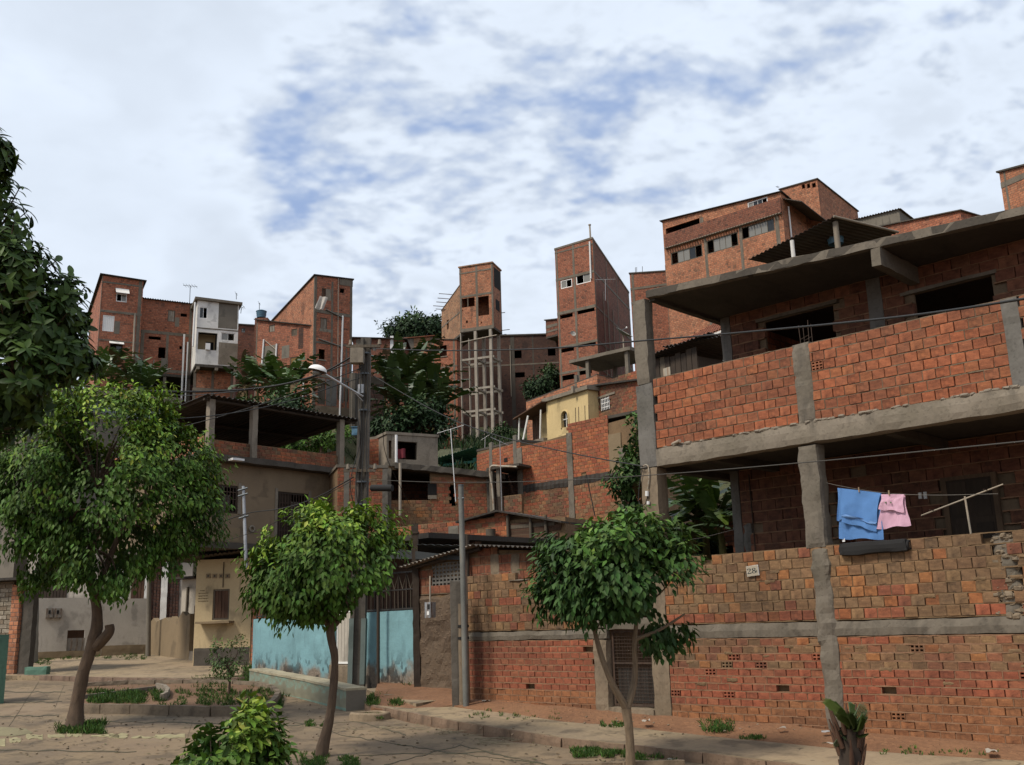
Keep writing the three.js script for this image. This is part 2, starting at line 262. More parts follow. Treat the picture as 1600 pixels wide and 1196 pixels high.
const onGround = (px, py, off = 0) => { const r = ray(px, py), s = r.y / -r.z, d = (2.44 - off) / (.04 - s); return P(px, py, d); };
{
  const axis = (a, b, fine, far) => { const l = []; for (let v = a; v <= b + 1e-6; v += fine) l.push(v); for (let k = 1; k < 14; k++) { l.unshift(a - far * (k * k) / 169); l.push(b + far * (k * k) / 169); } return l; };
  const xs = axis(-60, 60, 1, 1500), ds = axis(-4, 150, 1, 1500), pos = [], idx = [], uv = [], col = [];
  for (const d of ds) for (const x of xs) {
    const y = land(x, d) - .03; pos.push(x, y, -d); uv.push(x, d);
    const g = fbm(x * .25 + 80, d * .25 + 80, 63, 4), hilly = sstep(2, 6, y); const c = [lerp(1, .30 + .25 * g, hilly), lerp(1, .62 + .4 * g, hilly), lerp(1, .42 + .25 * g, hilly)]; col.push(...c);
  }
  const n = xs.length; for (let j = 0; j < ds.length - 1; j++) for (let i = 0; i < n - 1; i++) { const a = j * n + i, b = a + n; idx.push(a, a + 1, b, a + 1, b + 1, b); }
  const g = new THREE.BufferGeometry(); g.setAttribute('position', new THREE.Float32BufferAttribute(pos, 3)); g.setAttribute('uv', new THREE.Float32BufferAttribute(uv, 2)); g.setAttribute('color', new THREE.Float32BufferAttribute(col, 3)); g.setIndex(idx); g.computeVertexNormals();
  struct('ground', g, tm(T.soil, [.30, .18, .11], .04, { vertexColors: true }));
}
// flat sheet over a plan polygon [[x, d]...] following y = f(d) + off, split into strips so that it bends with the land
function sheet(poly, yf, m, name, thick = .1, step = .8, jag = 0) {
  const sh = new THREE.Shape(poly.map((p) => new THREE.Vector2(p[0], p[1]))); let g = new THREE.ShapeGeometry(sh), p = g.attributes.position;
  const ps = []; const id = g.index.array; const tri = [];
  for (let i = 0; i < id.length; i += 3) tri.push([0, 1, 2].map((k) => [p.getX(id[i + k]), p.getY(id[i + k])]));
  const cut = (t) => { const L = [0, 1, 2].map((k) => Math.hypot(t[k][0] - t[(k + 1) % 3][0], t[k][1] - t[(k + 1) % 3][1])), m = L.indexOf(Math.max(...L)); if (L[m] < step) { ps.push(t); return; } const a = t[m], b = t[(m + 1) % 3], c = t[(m + 2) % 3], q = [(a[0] + b[0]) / 2, (a[1] + b[1]) / 2]; cut([a, q, c]); cut([q, b, c]); };
  tri.forEach(cut);
  const pos = [], y = (q) => yf(q[1], q[0]);
  for (const t of ps) { const ar = (t[1][0] - t[0][0]) * (t[2][1] - t[0][1]) - (t[2][0] - t[0][0]) * (t[1][1] - t[0][1]); const o = ar > 0 ? [0, 1, 2] : [0, 2, 1]; for (const k of o) pos.push(t[k][0], y(t[k]), -t[k][1]); }
  for (let i = 0; i < poly.length; i++) { const a = poly[i], b = poly[(i + 1) % poly.length], s = Math.max(1, Math.round(Math.hypot(a[0] - b[0], a[1] - b[1]) / step)); for (let k = 0; k < s; k++) { const q = [lerp(a[0], b[0], k / s), lerp(a[1], b[1], k / s)], r = [lerp(a[0], b[0], (k + 1) / s), lerp(a[1], b[1], (k + 1) / s)], A = [q[0], y(q), -q[1]], B = [r[0], y(r), -r[1]], C = [r[0], y(r) - thick, -r[1]], D = [q[0], y(q) - thick, -q[1]]; pos.push(...A, ...B, ...C, ...A, ...C, ...D); } }
  g = new THREE.BufferGeometry(); g.setAttribute('position', new THREE.Float32BufferAttribute(pos, 3)); g.computeVertexNormals(); metricUV(g);
  return name ? struct(name, g, m) : g;
}
const xd = (v) => [v.x, -v.z];
const gp = (px, py, off = 0) => xd(onGround(px, py, off));

// ---------------------------------------------------------------- masonry
const clayMats = {}; 
const clay = (c) => { const k = c.map((v) => v.toFixed(2)).join(); return clayMats[k] ??= tm(T.clay, c, .0035, { roughness: .92 }); };
const PAL = {
  parapet: [[.72, .235, .105], [.74, .25, .115], [.68, .22, .10], [.75, .275, .12], [.70, .24, .115], [.62, .205, .10], [.72, .27, .135], [.60, .225, .115]],
  tan: [[.464, .290, .157], [.487, .302, .162], [.418, .273, .157], [.510, .325, .168], [.441, .255, .139], [.406, .261, .151], [.452, .278, .145], [.476, .284, .151], [.464, .290, .157], [.441, .273, .151], [.476, .290, .162], [.452, .267, .145], [.650, .290, .110], [.626, .244, .093], [.638, .313, .128], [.487, .174, .099], [.429, .278, .162]],
  red: [[.60, .18, .095], [.62, .195, .105], [.57, .17, .09], [.60, .225, .12], [.58, .195, .105], [.54, .175, .095]],
  mixed: [[.464, .278, .151], [.487, .255, .139], [.510, .209, .116], [.441, .278, .162], [.534, .267, .133], [.476, .197, .116]],
  mud: [[.60, .26, .115], [.56, .24, .105], [.61, .275, .125], [.58, .25, .11]],
  room: [[.36, .145, .085], [.33, .125, .075], [.40, .17, .10], [.31, .14, .085]],  // darker than the outer bricks: verandah shade is put into their colour
};
const brickShapes = {};
function brickGeo(l, h, t, v) {                         // a fired brick: slightly warped front, worn arrises
  const k = [l, h, t, v].join(); if (brickShapes[k]) return brickShapes[k];
  const r = mulberry(v * 91 + 5), j = (a) => (r() - .5) * a, c = .0065, X = l / 2, Y = h / 2;
  const f = [[-1, -1], [1, -1], [1, 1], [-1, 1]].map(([x, y]) => [x * (X - c) + j(.006), y * (Y - c) + j(.006), j(.004)]), o = [[-1, -1], [1, -1], [1, 1], [-1, 1]].map(([x, y]) => [x * X + j(.005), y * Y + j(.005), -c]), b = o.map(([x, y]) => [x, y, -t]), L = [f];
  for (let i = 0; i < 4; i++) { const n = (i + 1) % 4; L.push([o[i], o[n], f[n], f[i]], [b[i], b[n], o[n], o[i]]); }
  const g = quads(L), uv = g.attributes.uv, ou = r() * .8, ov = r() * .8; for (let i = 0; i < uv.count; i++) uv.setXY(i, uv.getX(i) + ou, uv.getY(i) + ov);
  return brickShapes[k] = g;
}
function hollowGeo(l, h, nx, ny) {                      // a brick laid end-on, its cells open
  const s = new THREE.Shape([[-l / 2, -h / 2], [l / 2, -h / 2], [l / 2, h / 2], [-l / 2, h / 2]].map((p) => new THREE.Vector2(...p))), cw = l / nx, ch = h / ny, b = .011;
  for (let i = 0; i < nx; i++) for (let j = 0; j < ny; j++) { const x0 = -l / 2 + i * cw + b, x1 = x0 + cw - 2 * b, y0 = -h / 2 + j * ch + b, y1 = y0 + ch - 2 * b; s.holes.push(new THREE.Path([[x0, y0], [x0, y1], [x1, y1], [x1, y0]].map((p) => new THREE.Vector2(...p)))); }
  const g = new THREE.ExtrudeGeometry(s, { depth: .085, bevelEnabled: false }); g.translate(0, 0, -.085); return metricUV(g);
}
// lays courses in facade coordinates; each brick is {x, y, z, l, h, c, v, tilt}
function courses({ u0, u1, y0, rows, bl = .19, bh = .145, jt = .012, vj = .01, z = 0, pal, keep = () => true, hollow = 0, jz = .006, sizeJ = .04 }) {
  const out = [], beds = [], heads = []; let y = y0; const wv = (x) => .034 * (fbm(x * .45 + y0 * 3 + 20, y0 + 7, 97, 3) - .5);
  for (let r = 0; r < rows; r++) {
    let x = u0 - (r % 2 ? bl * .5 : 0) - rnd() * .05; const dy = rr(-.003, .003);
    while (x < u1 - .01) {
      const l = bl * (1 + rr(-sizeJ, sizeJ)); let a = Math.max(x, u0), b = Math.min(x + l, u1);
      if (b - a > .045) { const cx = (a + b) / 2, cy = y + bh / 2 + dy, p = typeof pal === 'function' ? pal(r, cx, cy) : pal; if (keep(cx, cy, b - a) && rnd() > .006) { const hol = rnd() < hollow && b - a > .13; out.push({ x: cx, y: cy + wv(cx), z: z + rr(-jz, jz), l: b - a, L: bl, h: bh, c: pick(p), v: Math.floor(rnd() * 6), tilt: rr(-.008, .008), hol }); if (rnd() < .45) heads.push([b, b + vj, y - .002 + wv(b), y + bh + .002 + wv(b)]); } }
      x += l + vj;
    }
    beds.push([u0, u1, y - jt, y, z, wv]); y += bh + jt;
  }
  beds.push([u0, u1, y - jt, y - jt * .3, z, wv]);
  return { bricks: out, beds, heads, top: y - jt, z };
}
function bedGeo(beds, heads, z, keep, rec = .007) {     // mortar: squeezed-out beds between courses, some head joints
  const L = [];
  for (const [a, b, c0, d0, zz, wv] of beds) {
    const n = Math.max(1, Math.round((b - a) / .09)); let pt = null;
    for (let i = 0; i <= n; i++) {
      const x = lerp(a, b, i / n), c = c0 + (wv ? wv(x) : 0), d = d0 + (wv ? wv(x) : 0), f = (zz ?? z) - rec + (rnd() < .14 ? rr(.004, .013) : rr(-.004, .003)), q = [x, c - rr(.0, .006), d + rr(0, .006), f];
      if (pt && keep((pt[0] + x) / 2, (c + d) / 2)) L.push([[pt[0], pt[1], pt[3]], [x, q[1], f], [x, q[2], f], [pt[0], pt[2], pt[3]]], [[pt[0], pt[2], pt[3]], [x, q[2], f], [x, q[2], f - .06], [pt[0], pt[2], pt[3] - .06]], [[pt[0], pt[1], pt[3] - .06], [x, q[1], f - .06], [x, q[1], f], [pt[0], pt[1], pt[3]]]);
      pt = q;
    }
  }
  for (const [a, b, c, d] of heads) if (keep((a + b) / 2, (c + d) / 2)) { const f = z - rec + rr(-.012, .003); L.push([[a, c, f], [b, c, f], [b, d, f], [a, d, f]]); }
  return L;
}
const visible = (v) => { const q = v.clone().project(camera); return Math.abs(q.x) < 1.02 && Math.abs(q.y) < 1.02 && q.z < 1; };
// puts bricks on a facade: the nearest visible ones as bricks of their own under their walls, the rest as one part
function lay(F, root, jobs, limit = 300) {
  const all = []; for (const j of jobs) for (const b of j.bricks) all.push({ ...b, wall: j.wall });
  for (const b of all) { const w = F.world(b.x, b.y, b.z); b.d = w.distanceTo(camera.position) + (visible(w) ? 0 : 1000); }
  for (const b of all) { const st = fbm(b.x * 1.1 + 40, b.y * 1.7 + 40, 95, 4), k = [.72, .81, .9, .97, 1.04][Math.floor(clamp((st - .28) * 2.3, 0, .99) * 5)], gr = lerp(.15, .03, clamp((k - .6) * 2.3)), m = (b.c[0] + b.c[1] + b.c[2]) / 3; b.c = b.c.map((q, i) => lerp(q, m * [1.12, 1, .82][i], gr) * k); }
  all.sort((a, b) => a.d - b.d); const rest = [];
  all.forEach((b, i) => {
    const g = b.hol ? hollowCache(b.L, b.h) : brickGeo(b.L, b.h, .085, b.v), sx = b.l / b.L;
    if (i < limit && b.d < 900) { const m = part(b.wall, 'brick', g, clay(b.c)); m.position.set(b.x, b.y, b.z); m.rotation.z = b.tilt; m.scale.x = sx; }
    else { const h = g.clone(); h.scale(sx, 1, 1); h.rotateZ(b.tilt); h.translate(b.x, b.y, b.z); const n = h.attributes.position.count, c = new Float32Array(n * 3); for (let k = 0; k < n; k++) c.set(b.c, k * 3); h.setAttribute('color', new THREE.BufferAttribute(c, 3)); rest.push(h); }
  });
  if (rest.length) { const m = part(root, 'brickwork', mergeGeometries(rest.map((h) => h.index ? h.toNonIndexed() : h)), M.clayVC); m.userData.kind = 'stuff'; }
}
const hc = {}; const hollowCache = (l, h) => hc[l + '_' + h] ??= hollowGeo(l, h, h > .13 ? 3 : 3, h > .13 ? 3 : 2);
M.clayVC = tm(T.clay, [1, 1, 1], .0035, { vertexColors: true, roughness: .92 });

// ---------------------------------------------------------------- house at the right, under construction
const A28 = new Facade(1034, 18.05, 1598, 14.0, 1112, gy(18) + .14);
const H28 = thing('brick_house', 'large unfinished orange brick house on the right with open verandah and concrete pillars', 'house', A28.pos(), A28.turn);
{
  const F = A28, W = -2.2, END = F.L + 3.2, at = (x, y, w) => F.at(x, y, w);
  const yTop = (at(1250, 857)[1] + at(1500, 838)[1]) / 2, yBand1 = at(1200, 975)[1], yBand0 = at(1200, 997)[1], ySlabT = (at(1100, 690)[1] + at(1500, 618)[1]) / 2, ySlabB = (at(1060, 728)[1] + at(1500, 655)[1]) / 2;
  const yPar = (at(1100, 582)[1] + at(1520, 481)[1]) / 2, yRoof = at(1012, 462)[1], p1 = [at(1012, 900)[0], at(1039, 900)[0]];
  const pu = [at(1248, 750)[0], at(1284, 750)[0]], pl = [at(1274, 950)[0], at(1306, 950)[0]], p3 = [at(1572, 540)[0], at(1601, 540)[0]];
  // pillars
  part(H28, 'pillar', rough(p1[0] - .02, p1[1] - .02, -.6, ySlabB + .02, -.30, .02, .014, .11), M.cementTan);
  part(H28, 'pillar', rough(p1[0] - .02, p1[1] + .0, ySlabB + .02, yPar, -.28, .025, .01, .11), M.cementGrey);
  part(H28, 'pillar', rough(p1[0] - .0, p1[1] - .07, yPar, yRoof - .02, -.24, .01, .012, .11), M.concrete);
  part(H28, 'pillar', rough(pl[0], pl[1], -.6, yTop - .02, -.2, .045, .03, .08), M.concrete);
  part(H28, 'pillar', rough(pu[0] + .02, pu[1] - .02, yTop - .02, ySlabB, -.26, .02, .017, .08), M.concrete);
  part(H28, 'pillar', rough(at(1242, 600)[0], at(1272, 600)[0], ySlabT - .03, yPar + .1, -.2, .03, .02, .08), M.concrete);
  part(H28, 'pillar', rough(p3[0], p3[1], ySlabT - .02, yPar + .06, -.22, .02, .012, .1), M.cementGrey);
  
  // reinforcement bars that stick out of the parapet pillar
  { const x = at(1257, 540)[0], L = []; for (const [dx, dz] of [[-.07, -.03], [.07, -.03], [-.07, -.15], [.07, -.15]]) L.push(rod([x + dx, yPar, dz], [x + dx + rr(-.015, .015), yPar + .42 + rr(-.03, .05), dz], .0055)); L.push(rod([x - .07, yPar + .16, -.03], [x + .07, yPar + .2, -.03], .004), rod([x - .07, yPar + .16, -.15], [x + .07, yPar + .2, -.15], .004)); part(H28, 'reinforcement_bar', L, M.rustIron); }
  // floor beam and slab, ground floor
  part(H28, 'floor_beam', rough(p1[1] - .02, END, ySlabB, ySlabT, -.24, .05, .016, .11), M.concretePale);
  part(H28, 'floor_slab', bx(p1[0] + .05, END, ySlabB + .12, ySlabT - .02, -8, -.24), M.concreteDark);  // dark concrete puts the shade of the verandah ceiling into the colour
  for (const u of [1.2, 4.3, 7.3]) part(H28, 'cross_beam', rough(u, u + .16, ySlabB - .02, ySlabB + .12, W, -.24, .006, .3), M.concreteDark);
  part(H28, 'ground_floor', bx(p1[0], END, yTop - 1.15, yTop - .95, -8, -.34), M.concreteDark);  // floor darkened as well, verandah shade in its colour
  // roof slab: its front edge draws back towards the right
  {
    const q = atY(1601, 326, F.baseY + yRoof + .06), e = F.local(q), fl = F.local(atY(1009, 458, F.baseY + yRoof + .06)), dir = [(e[0] - fl[0]), (e[2] - fl[2])], k = (END + 1 - fl[0]) / dir[0];
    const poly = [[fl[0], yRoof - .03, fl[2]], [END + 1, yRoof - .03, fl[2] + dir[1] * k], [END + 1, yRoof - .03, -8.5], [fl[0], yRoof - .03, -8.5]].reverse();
    const s = 40, top = []; part(H28, 'roof_slab', prism(poly, .13), M.concreteDark);  // soffit shade is part of this dark colour
    const edge = rough(0, Math.hypot(dir[0], dir[1]) * k, -.05, .115, -.14, .012, .014, .13); edge.rotateY(-Math.atan2(dir[1], dir[0])); edge.translate(fl[0], yRoof, fl[2]); part(H28, 'roof_edge', edge, M.concrete);
    const se = rough(-.12, .02, -.08, .09, -6, 0, .012, .2); se.translate(fl[0] + .1, yRoof - .02, fl[2] - .1); part(H28, 'roof_edge', se, M.concreteDark);
    const bu = at(1336, 410)[0], zb = fl[2] + dir[1] * (bu - fl[0]) / dir[0]; part(H28, 'roof_bracket', rough(bu - .07, bu + .11, yRoof - .36, yRoof - .04, W, zb + .02, .012, .14), M.concrete);
  }
  // upper room, set back behind the terrace
  const ur0 = at(1128, 520, W)[0], w1 = F.rect(1193, 490, 1304, 556, W), w2 = F.rect(1427, 446, 1553, 500, W);
  w1.y1 = at(1250, 488, W)[1]; w1.y0 = w1.y1 - 1.15; w2.y1 = at(1490, 443, W)[1]; w2.y0 = w2.y1 - 1.15;
  const inWin = (x, y, m = .0) => [w1, w2].some((w) => x > w.u0 - m && x < w.u1 + m && y > w.y0 - m && y < w.y1 + m);
  const wallUp = part(H28, 'upper_room_wall', wallGeo([[ur0, ySlabT], [END, ySlabT], [END, yRoof], [ur0, yRoof]], [w1, w2], .06, W - .07), M.mortar);
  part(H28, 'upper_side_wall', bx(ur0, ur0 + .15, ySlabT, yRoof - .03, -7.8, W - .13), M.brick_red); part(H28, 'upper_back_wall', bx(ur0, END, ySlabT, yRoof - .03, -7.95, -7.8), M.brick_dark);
  part(H28, 'corner_column', rough(ur0 - .03, ur0 + .2, ySlabT, yRoof - .03, W - .1, W + .015, .01, .12), M.cementGrey);
  { const c = F.rect(1356, 440, 1380, 510, W); part(H28, 'column', rough(c.u0, c.u1, ySlabT, yRoof - .03, W - .1, W + .02, .012, .12), M.cementGrey); }
  for (const w of [w1, w2]) part(H28, 'lintel', rough(w.u0 - .22, w.u1 + .12, w.y1, w.y1 + .075, W - .12, W + .012, .008, .12), M.concrete);
  // lower room behind the verandah
  const lr0 = at(1147, 800, W)[0], door = F.rect(1478, 742, 1562, 836, W); door.y0 = yTop - .95;
  const dk = F.rect(1304, 768, 1330, 840, W); dk.y0 = yTop - .95;
  const wallLow = part(H28, 'lower_room_wall', wallGeo([[lr0, yTop - .95], [END, yTop - .95], [END, ySlabB + .12], [lr0, ySlabB + .12]], [dk], .06, W - .07), M.mortar);
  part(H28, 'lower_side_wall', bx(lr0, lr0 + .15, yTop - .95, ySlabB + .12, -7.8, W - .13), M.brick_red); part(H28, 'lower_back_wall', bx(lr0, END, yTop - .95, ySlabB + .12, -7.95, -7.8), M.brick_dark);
  part(H28, 'corner_column', rough(lr0 - .04, lr0 + .16, yTop - 1, ySlabB + .12, W - .1, W + .02, .01, .12), M.cementGrey); part(H28, 'column_foot', rough(lr0 + .13, lr0 + .36, yTop - 1, yTop + .75, W - .06, W + .016, .03, .1), M.cementGrey);
  part(H28, 'conduit', rod([lr0 + .42, yTop - .9, W + .03], [lr0 + .4, ySlabB, W + .03], .012), M.woodDark);
  const dr = part(H28, 'door', bx(door.u0 + .06, door.u1 - .06, door.y0, door.y1 - .06, W - .0, W + .03), M.woodDark);
  part(dr, 'frame', [bx(door.u0 - .02, door.u0 + .06, door.y0, door.y1, W - .02, W + .05), bx(door.u1 - .06, door.u1 + .02, door.y0, door.y1, W - .02, W + .05), bx(door.u0 + .06, door.u1 - .06, door.y1 - .06, door.y1, W - .02, W + .05)], M.wood);
  for (const k of [0, 1]) for (const j of [0, 1, 2]) { const a = lerp(door.u0 + .06, door.u1 - .06, k / 2) + .05, b = lerp(door.u0 + .06, door.u1 - .06, (k + 1) / 2) - .05, c = lerp(door.y0, door.y1 - .06, j / 3) + .06; part(dr, 'door_panel', bx(a, b, c, c + (door.y1 - door.y0) / 3 - .12, W + .03, W + .042), M.woodDark); }
  { const s = F.rect(1436, 770, 1441, 780, W), t = F.rect(1444, 769, 1449, 780, W); for (const r of [s, t]) part(H28, 'light_switch', bx(r.u0, r.u1, r.y0, r.y1, W, W + .02), M.pvc); }
  // brick walls
  const seg = (n, o) => ({ ...courses(o), wall: n });
  const zoneRows = Math.round((yTop - yBand1) / .157), y0u = yTop - zoneRows * .157 + .012;
  const lowW = part(H28, 'front_wall', wallGeo([[p1[1] - .06, -.6], [END, -.6], [END, yTop - .06], [p1[1] - .06, yTop - .06]], [], .1, -.095), M.mortarTan);
  const topJag = (x) => yTop - .02 - (x < p1[1] + .35 ? .16 : 0) - (x < p1[1] + 1.0 && vn(x * 5, 1, 9) > .5 ? .12 : 0);
  const notPil = (x) => !(x > pl[0] + .11 && x < pl[1] - .11);
  const colRag = at(1577, 920)[0];
  const upz = courses({ u0: p1[1] - .02, u1: END, y0: y0u, rows: zoneRows, pal: (r) => r === 0 ? PAL.red.concat(PAL.tan.slice(0, 2), [[.55, .20, .08]]) : PAL.tan, keep: (x, y) => notPil(x) && y < topJag(x) && Math.abs(x - colRag) > .1 });
  const lo = [], ub = .116; const nlow = Math.ceil((yBand0 + .5) / ub);
  const loz = courses({ u0: p1[1] - .02, u1: END, y0: yBand0 - nlow * ub, rows: nlow, bl: .2, bh: .103, jt: .013, vj: .012, jz: .004, hollow: .035, pal: (r, x, y) => { const k = (yBand0 - y) / ub; return k < 4.4 ? (vn(x * 1.3, y * 4, 3) > .82 ? PAL.red : rnd() < .5 ? PAL.mixed : PAL.tan) : k < 8 + vn(x * .8, 3, 4) * 2.4 - 1.4 ? PAL.red : PAL.mud; }, keep: (x) => notPil(x) });
  const band = part(H28, 'concrete_band', rough(p1[1] - .02, END, yBand0, yBand1 + (y0u - .012 - yBand1), -.09, .018, .014, .1), M.concrete);
  const gM = [...bedGeo(upz.beds, upz.heads, 0, (x, y) => y < topJag(x) + .05), ...[]];
  part(H28, 'mortar', quads(gM), M.mortarTan);
  part(H28, 'mortar', quads(bedGeo(loz.beds, loz.heads, 0, () => true, .001)), M.mortarPink);
  { const rag = []; for (let i = 0; i < 150; i++) { const y = lerp(yBand1, yTop, rnd()), s = rr(.025, .065), x = colRag + rr(-.19, .19) * (.6 + .5 * vn(y * 4, 1, 8)); rag.push(rough(x - s * 1.3, x + s, y - s * .8, y + s * .8, -.1, rr(-.045, .015), .022, .03, 17)); } const rm = part(H28, 'ragged_pillar', rag, M.cementTan); rm.userData.kind = 'stuff'; part(rm, 'core', rough(colRag - .16, colRag + .16, yBand1, yTop, -.12, -.02, .03, .06, 12), M.concrete); }
  // parapet of the terrace
  const parN = Math.round((yPar - ySlabT) / .157);
  const parW = part(H28, 'parapet_wall', bx(p1[1] - .02, END, ySlabT, yPar - .05, -.13, -.095), M.mortar);
  const pa = [at(1242, 600)[0] + .02, at(1272, 600)[0] - .02];
  const par = courses({ u0: p1[1], u1: END, y0: ySlabT + .012, rows: parN, pal: PAL.parapet, keep: (x) => !(x > pa[0] + .09 && x < pa[1] - .09) && !(x > p3[0] + .07 && x < p3[1] - .07) });
  part(H28, 'mortar', quads(bedGeo(par.beds, par.heads, 0, () => true)), M.mortar);
  { const L = []; for (let i = 0; i < 90; i++) { const x = rr(p1[1], END), s = rr(.02, .05); L.push(rough(x - s * 1.6, x + s * 1.6, ySlabT - .03, ySlabT + s * .7, -.03, rr(.03, .06), .012, .03, 20)); } part(H28, 'mortar_lump', L, M.concretePale); }
  part(H28, 'waste_pipe', rod([at(1046, 698)[0], ySlabT + .03, -.05], [at(1068, 697)[0], ySlabT + .045, .1], .03), M.pvcDirty);
  const sideP = part(H28, 'side_parapet', bx(p1[0] + .02, p1[0] + .12, ySlabT, yPar + .02, -4, -.28), M.brick_orange);
  part(H28, 'side_beam', rough(p1[0] - .02, p1[0] + .2, ySlabB, ySlabT - .003, -7, -.32, .012, .2), M.concreteDark);
  // room walls in large bricks
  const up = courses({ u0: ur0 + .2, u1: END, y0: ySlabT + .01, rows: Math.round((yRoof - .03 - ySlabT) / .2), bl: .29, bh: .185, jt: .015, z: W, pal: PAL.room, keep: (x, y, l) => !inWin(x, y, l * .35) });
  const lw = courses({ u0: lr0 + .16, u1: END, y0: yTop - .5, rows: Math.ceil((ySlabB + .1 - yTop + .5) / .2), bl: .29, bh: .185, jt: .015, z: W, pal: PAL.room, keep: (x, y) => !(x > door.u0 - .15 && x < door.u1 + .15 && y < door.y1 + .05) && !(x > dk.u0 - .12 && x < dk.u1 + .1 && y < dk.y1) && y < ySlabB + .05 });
  part(H28, 'mortar', quads([...bedGeo(up.beds, up.heads, W, (x, y) => !inWin(x, y)), ...bedGeo(lw.beds, lw.heads, W, (x, y) => !(x > door.u0 && x < door.u1 && y < door.y1))]), M.mortarPink);
  par.bricks.forEach((b) => { if (rnd() < .006) b.hol = true; });
  lay(F, H28, [{ bricks: par.bricks, wall: parW }, { bricks: upz.bricks, wall: lowW }, { bricks: loz.bricks, wall: lowW }, { bricks: up.bricks, wall: wallUp }, { bricks: lw.bricks, wall: wallLow }]);
  { const L = []; for (let i = 0; i < 70; i++) { const x = rr(p1[1] + .1, END - 1.5), y = rnd() < .6 ? rr(yBand0 - .75, yBand0 - .02) : rr(yBand1, yTop - .1), s = rr(.02, .075); if (x > pl[0] - .05 && x < pl[1] + .05) continue; L.push(rough(x - s * 1.5, x + s * 1.5, y - s * .5, y + s * .5, -.02, rr(.002, .008), .007, .02, 34)); } const m = part(H28, 'mortar_smear', L, M.mortarTan); m.userData.kind = 'stuff'; }
  // cable fittings on the corner pillar
  { const x = at(1014, 770)[0], z = .03, q = (px, py) => [at(px, py)[0], at(px, py)[1], z + .02]; part(H28, 'conduit', tube([q(1006, 730), q(1014, 727), q(1017, 740), q(1015, 765)], .012), M.pvcDirty); part(H28, 'insulator', rod(q(1014, 768), q(1014, 776), .035), M.pvc); part(H28, 'insulator', rod(q(1016, 784), q(1016, 789), .03), M.pvc); part(H28, 'service_cable', tube([q(1015, 775), q(1010, 790), q(1002, 788), q(1001, 770), q(1006, 735)], .008), M.wire); }
  H28.userData.lay = undefined;
}
function wallGeo(poly, holes, t, z) {                   // wall face at z, thickness t behind it
  const s = new THREE.Shape(poly.map((p) => new THREE.Vector2(...p)));
  for (const h of holes) {
    if (h.arch) { const p = new THREE.Path(), r = (h.u1 - h.u0) / 2, c = (h.u0 + h.u1) / 2; p.moveTo(h.u0, h.y0); p.lineTo(h.u0, h.y1 - r); p.absarc(c, h.y1 - r, r, Math.PI, 0, true); p.lineTo(h.u1, h.y0); s.holes.push(p); }
    else s.holes.push(new THREE.Path([[h.u0, h.y0], [h.u0, h.y1], [h.u1, h.y1], [h.u1, h.y0]].map((p) => new THREE.Vector2(...p))));
  }
  const g = new THREE.ExtrudeGeometry(s, { depth: t, bevelEnabled: false, curveSegments: 10 }); g.translate(0, 0, z - t); return metricUV(g, (poly[0][0] * 1.3 + poly[0][1] * .7) % 7);
}
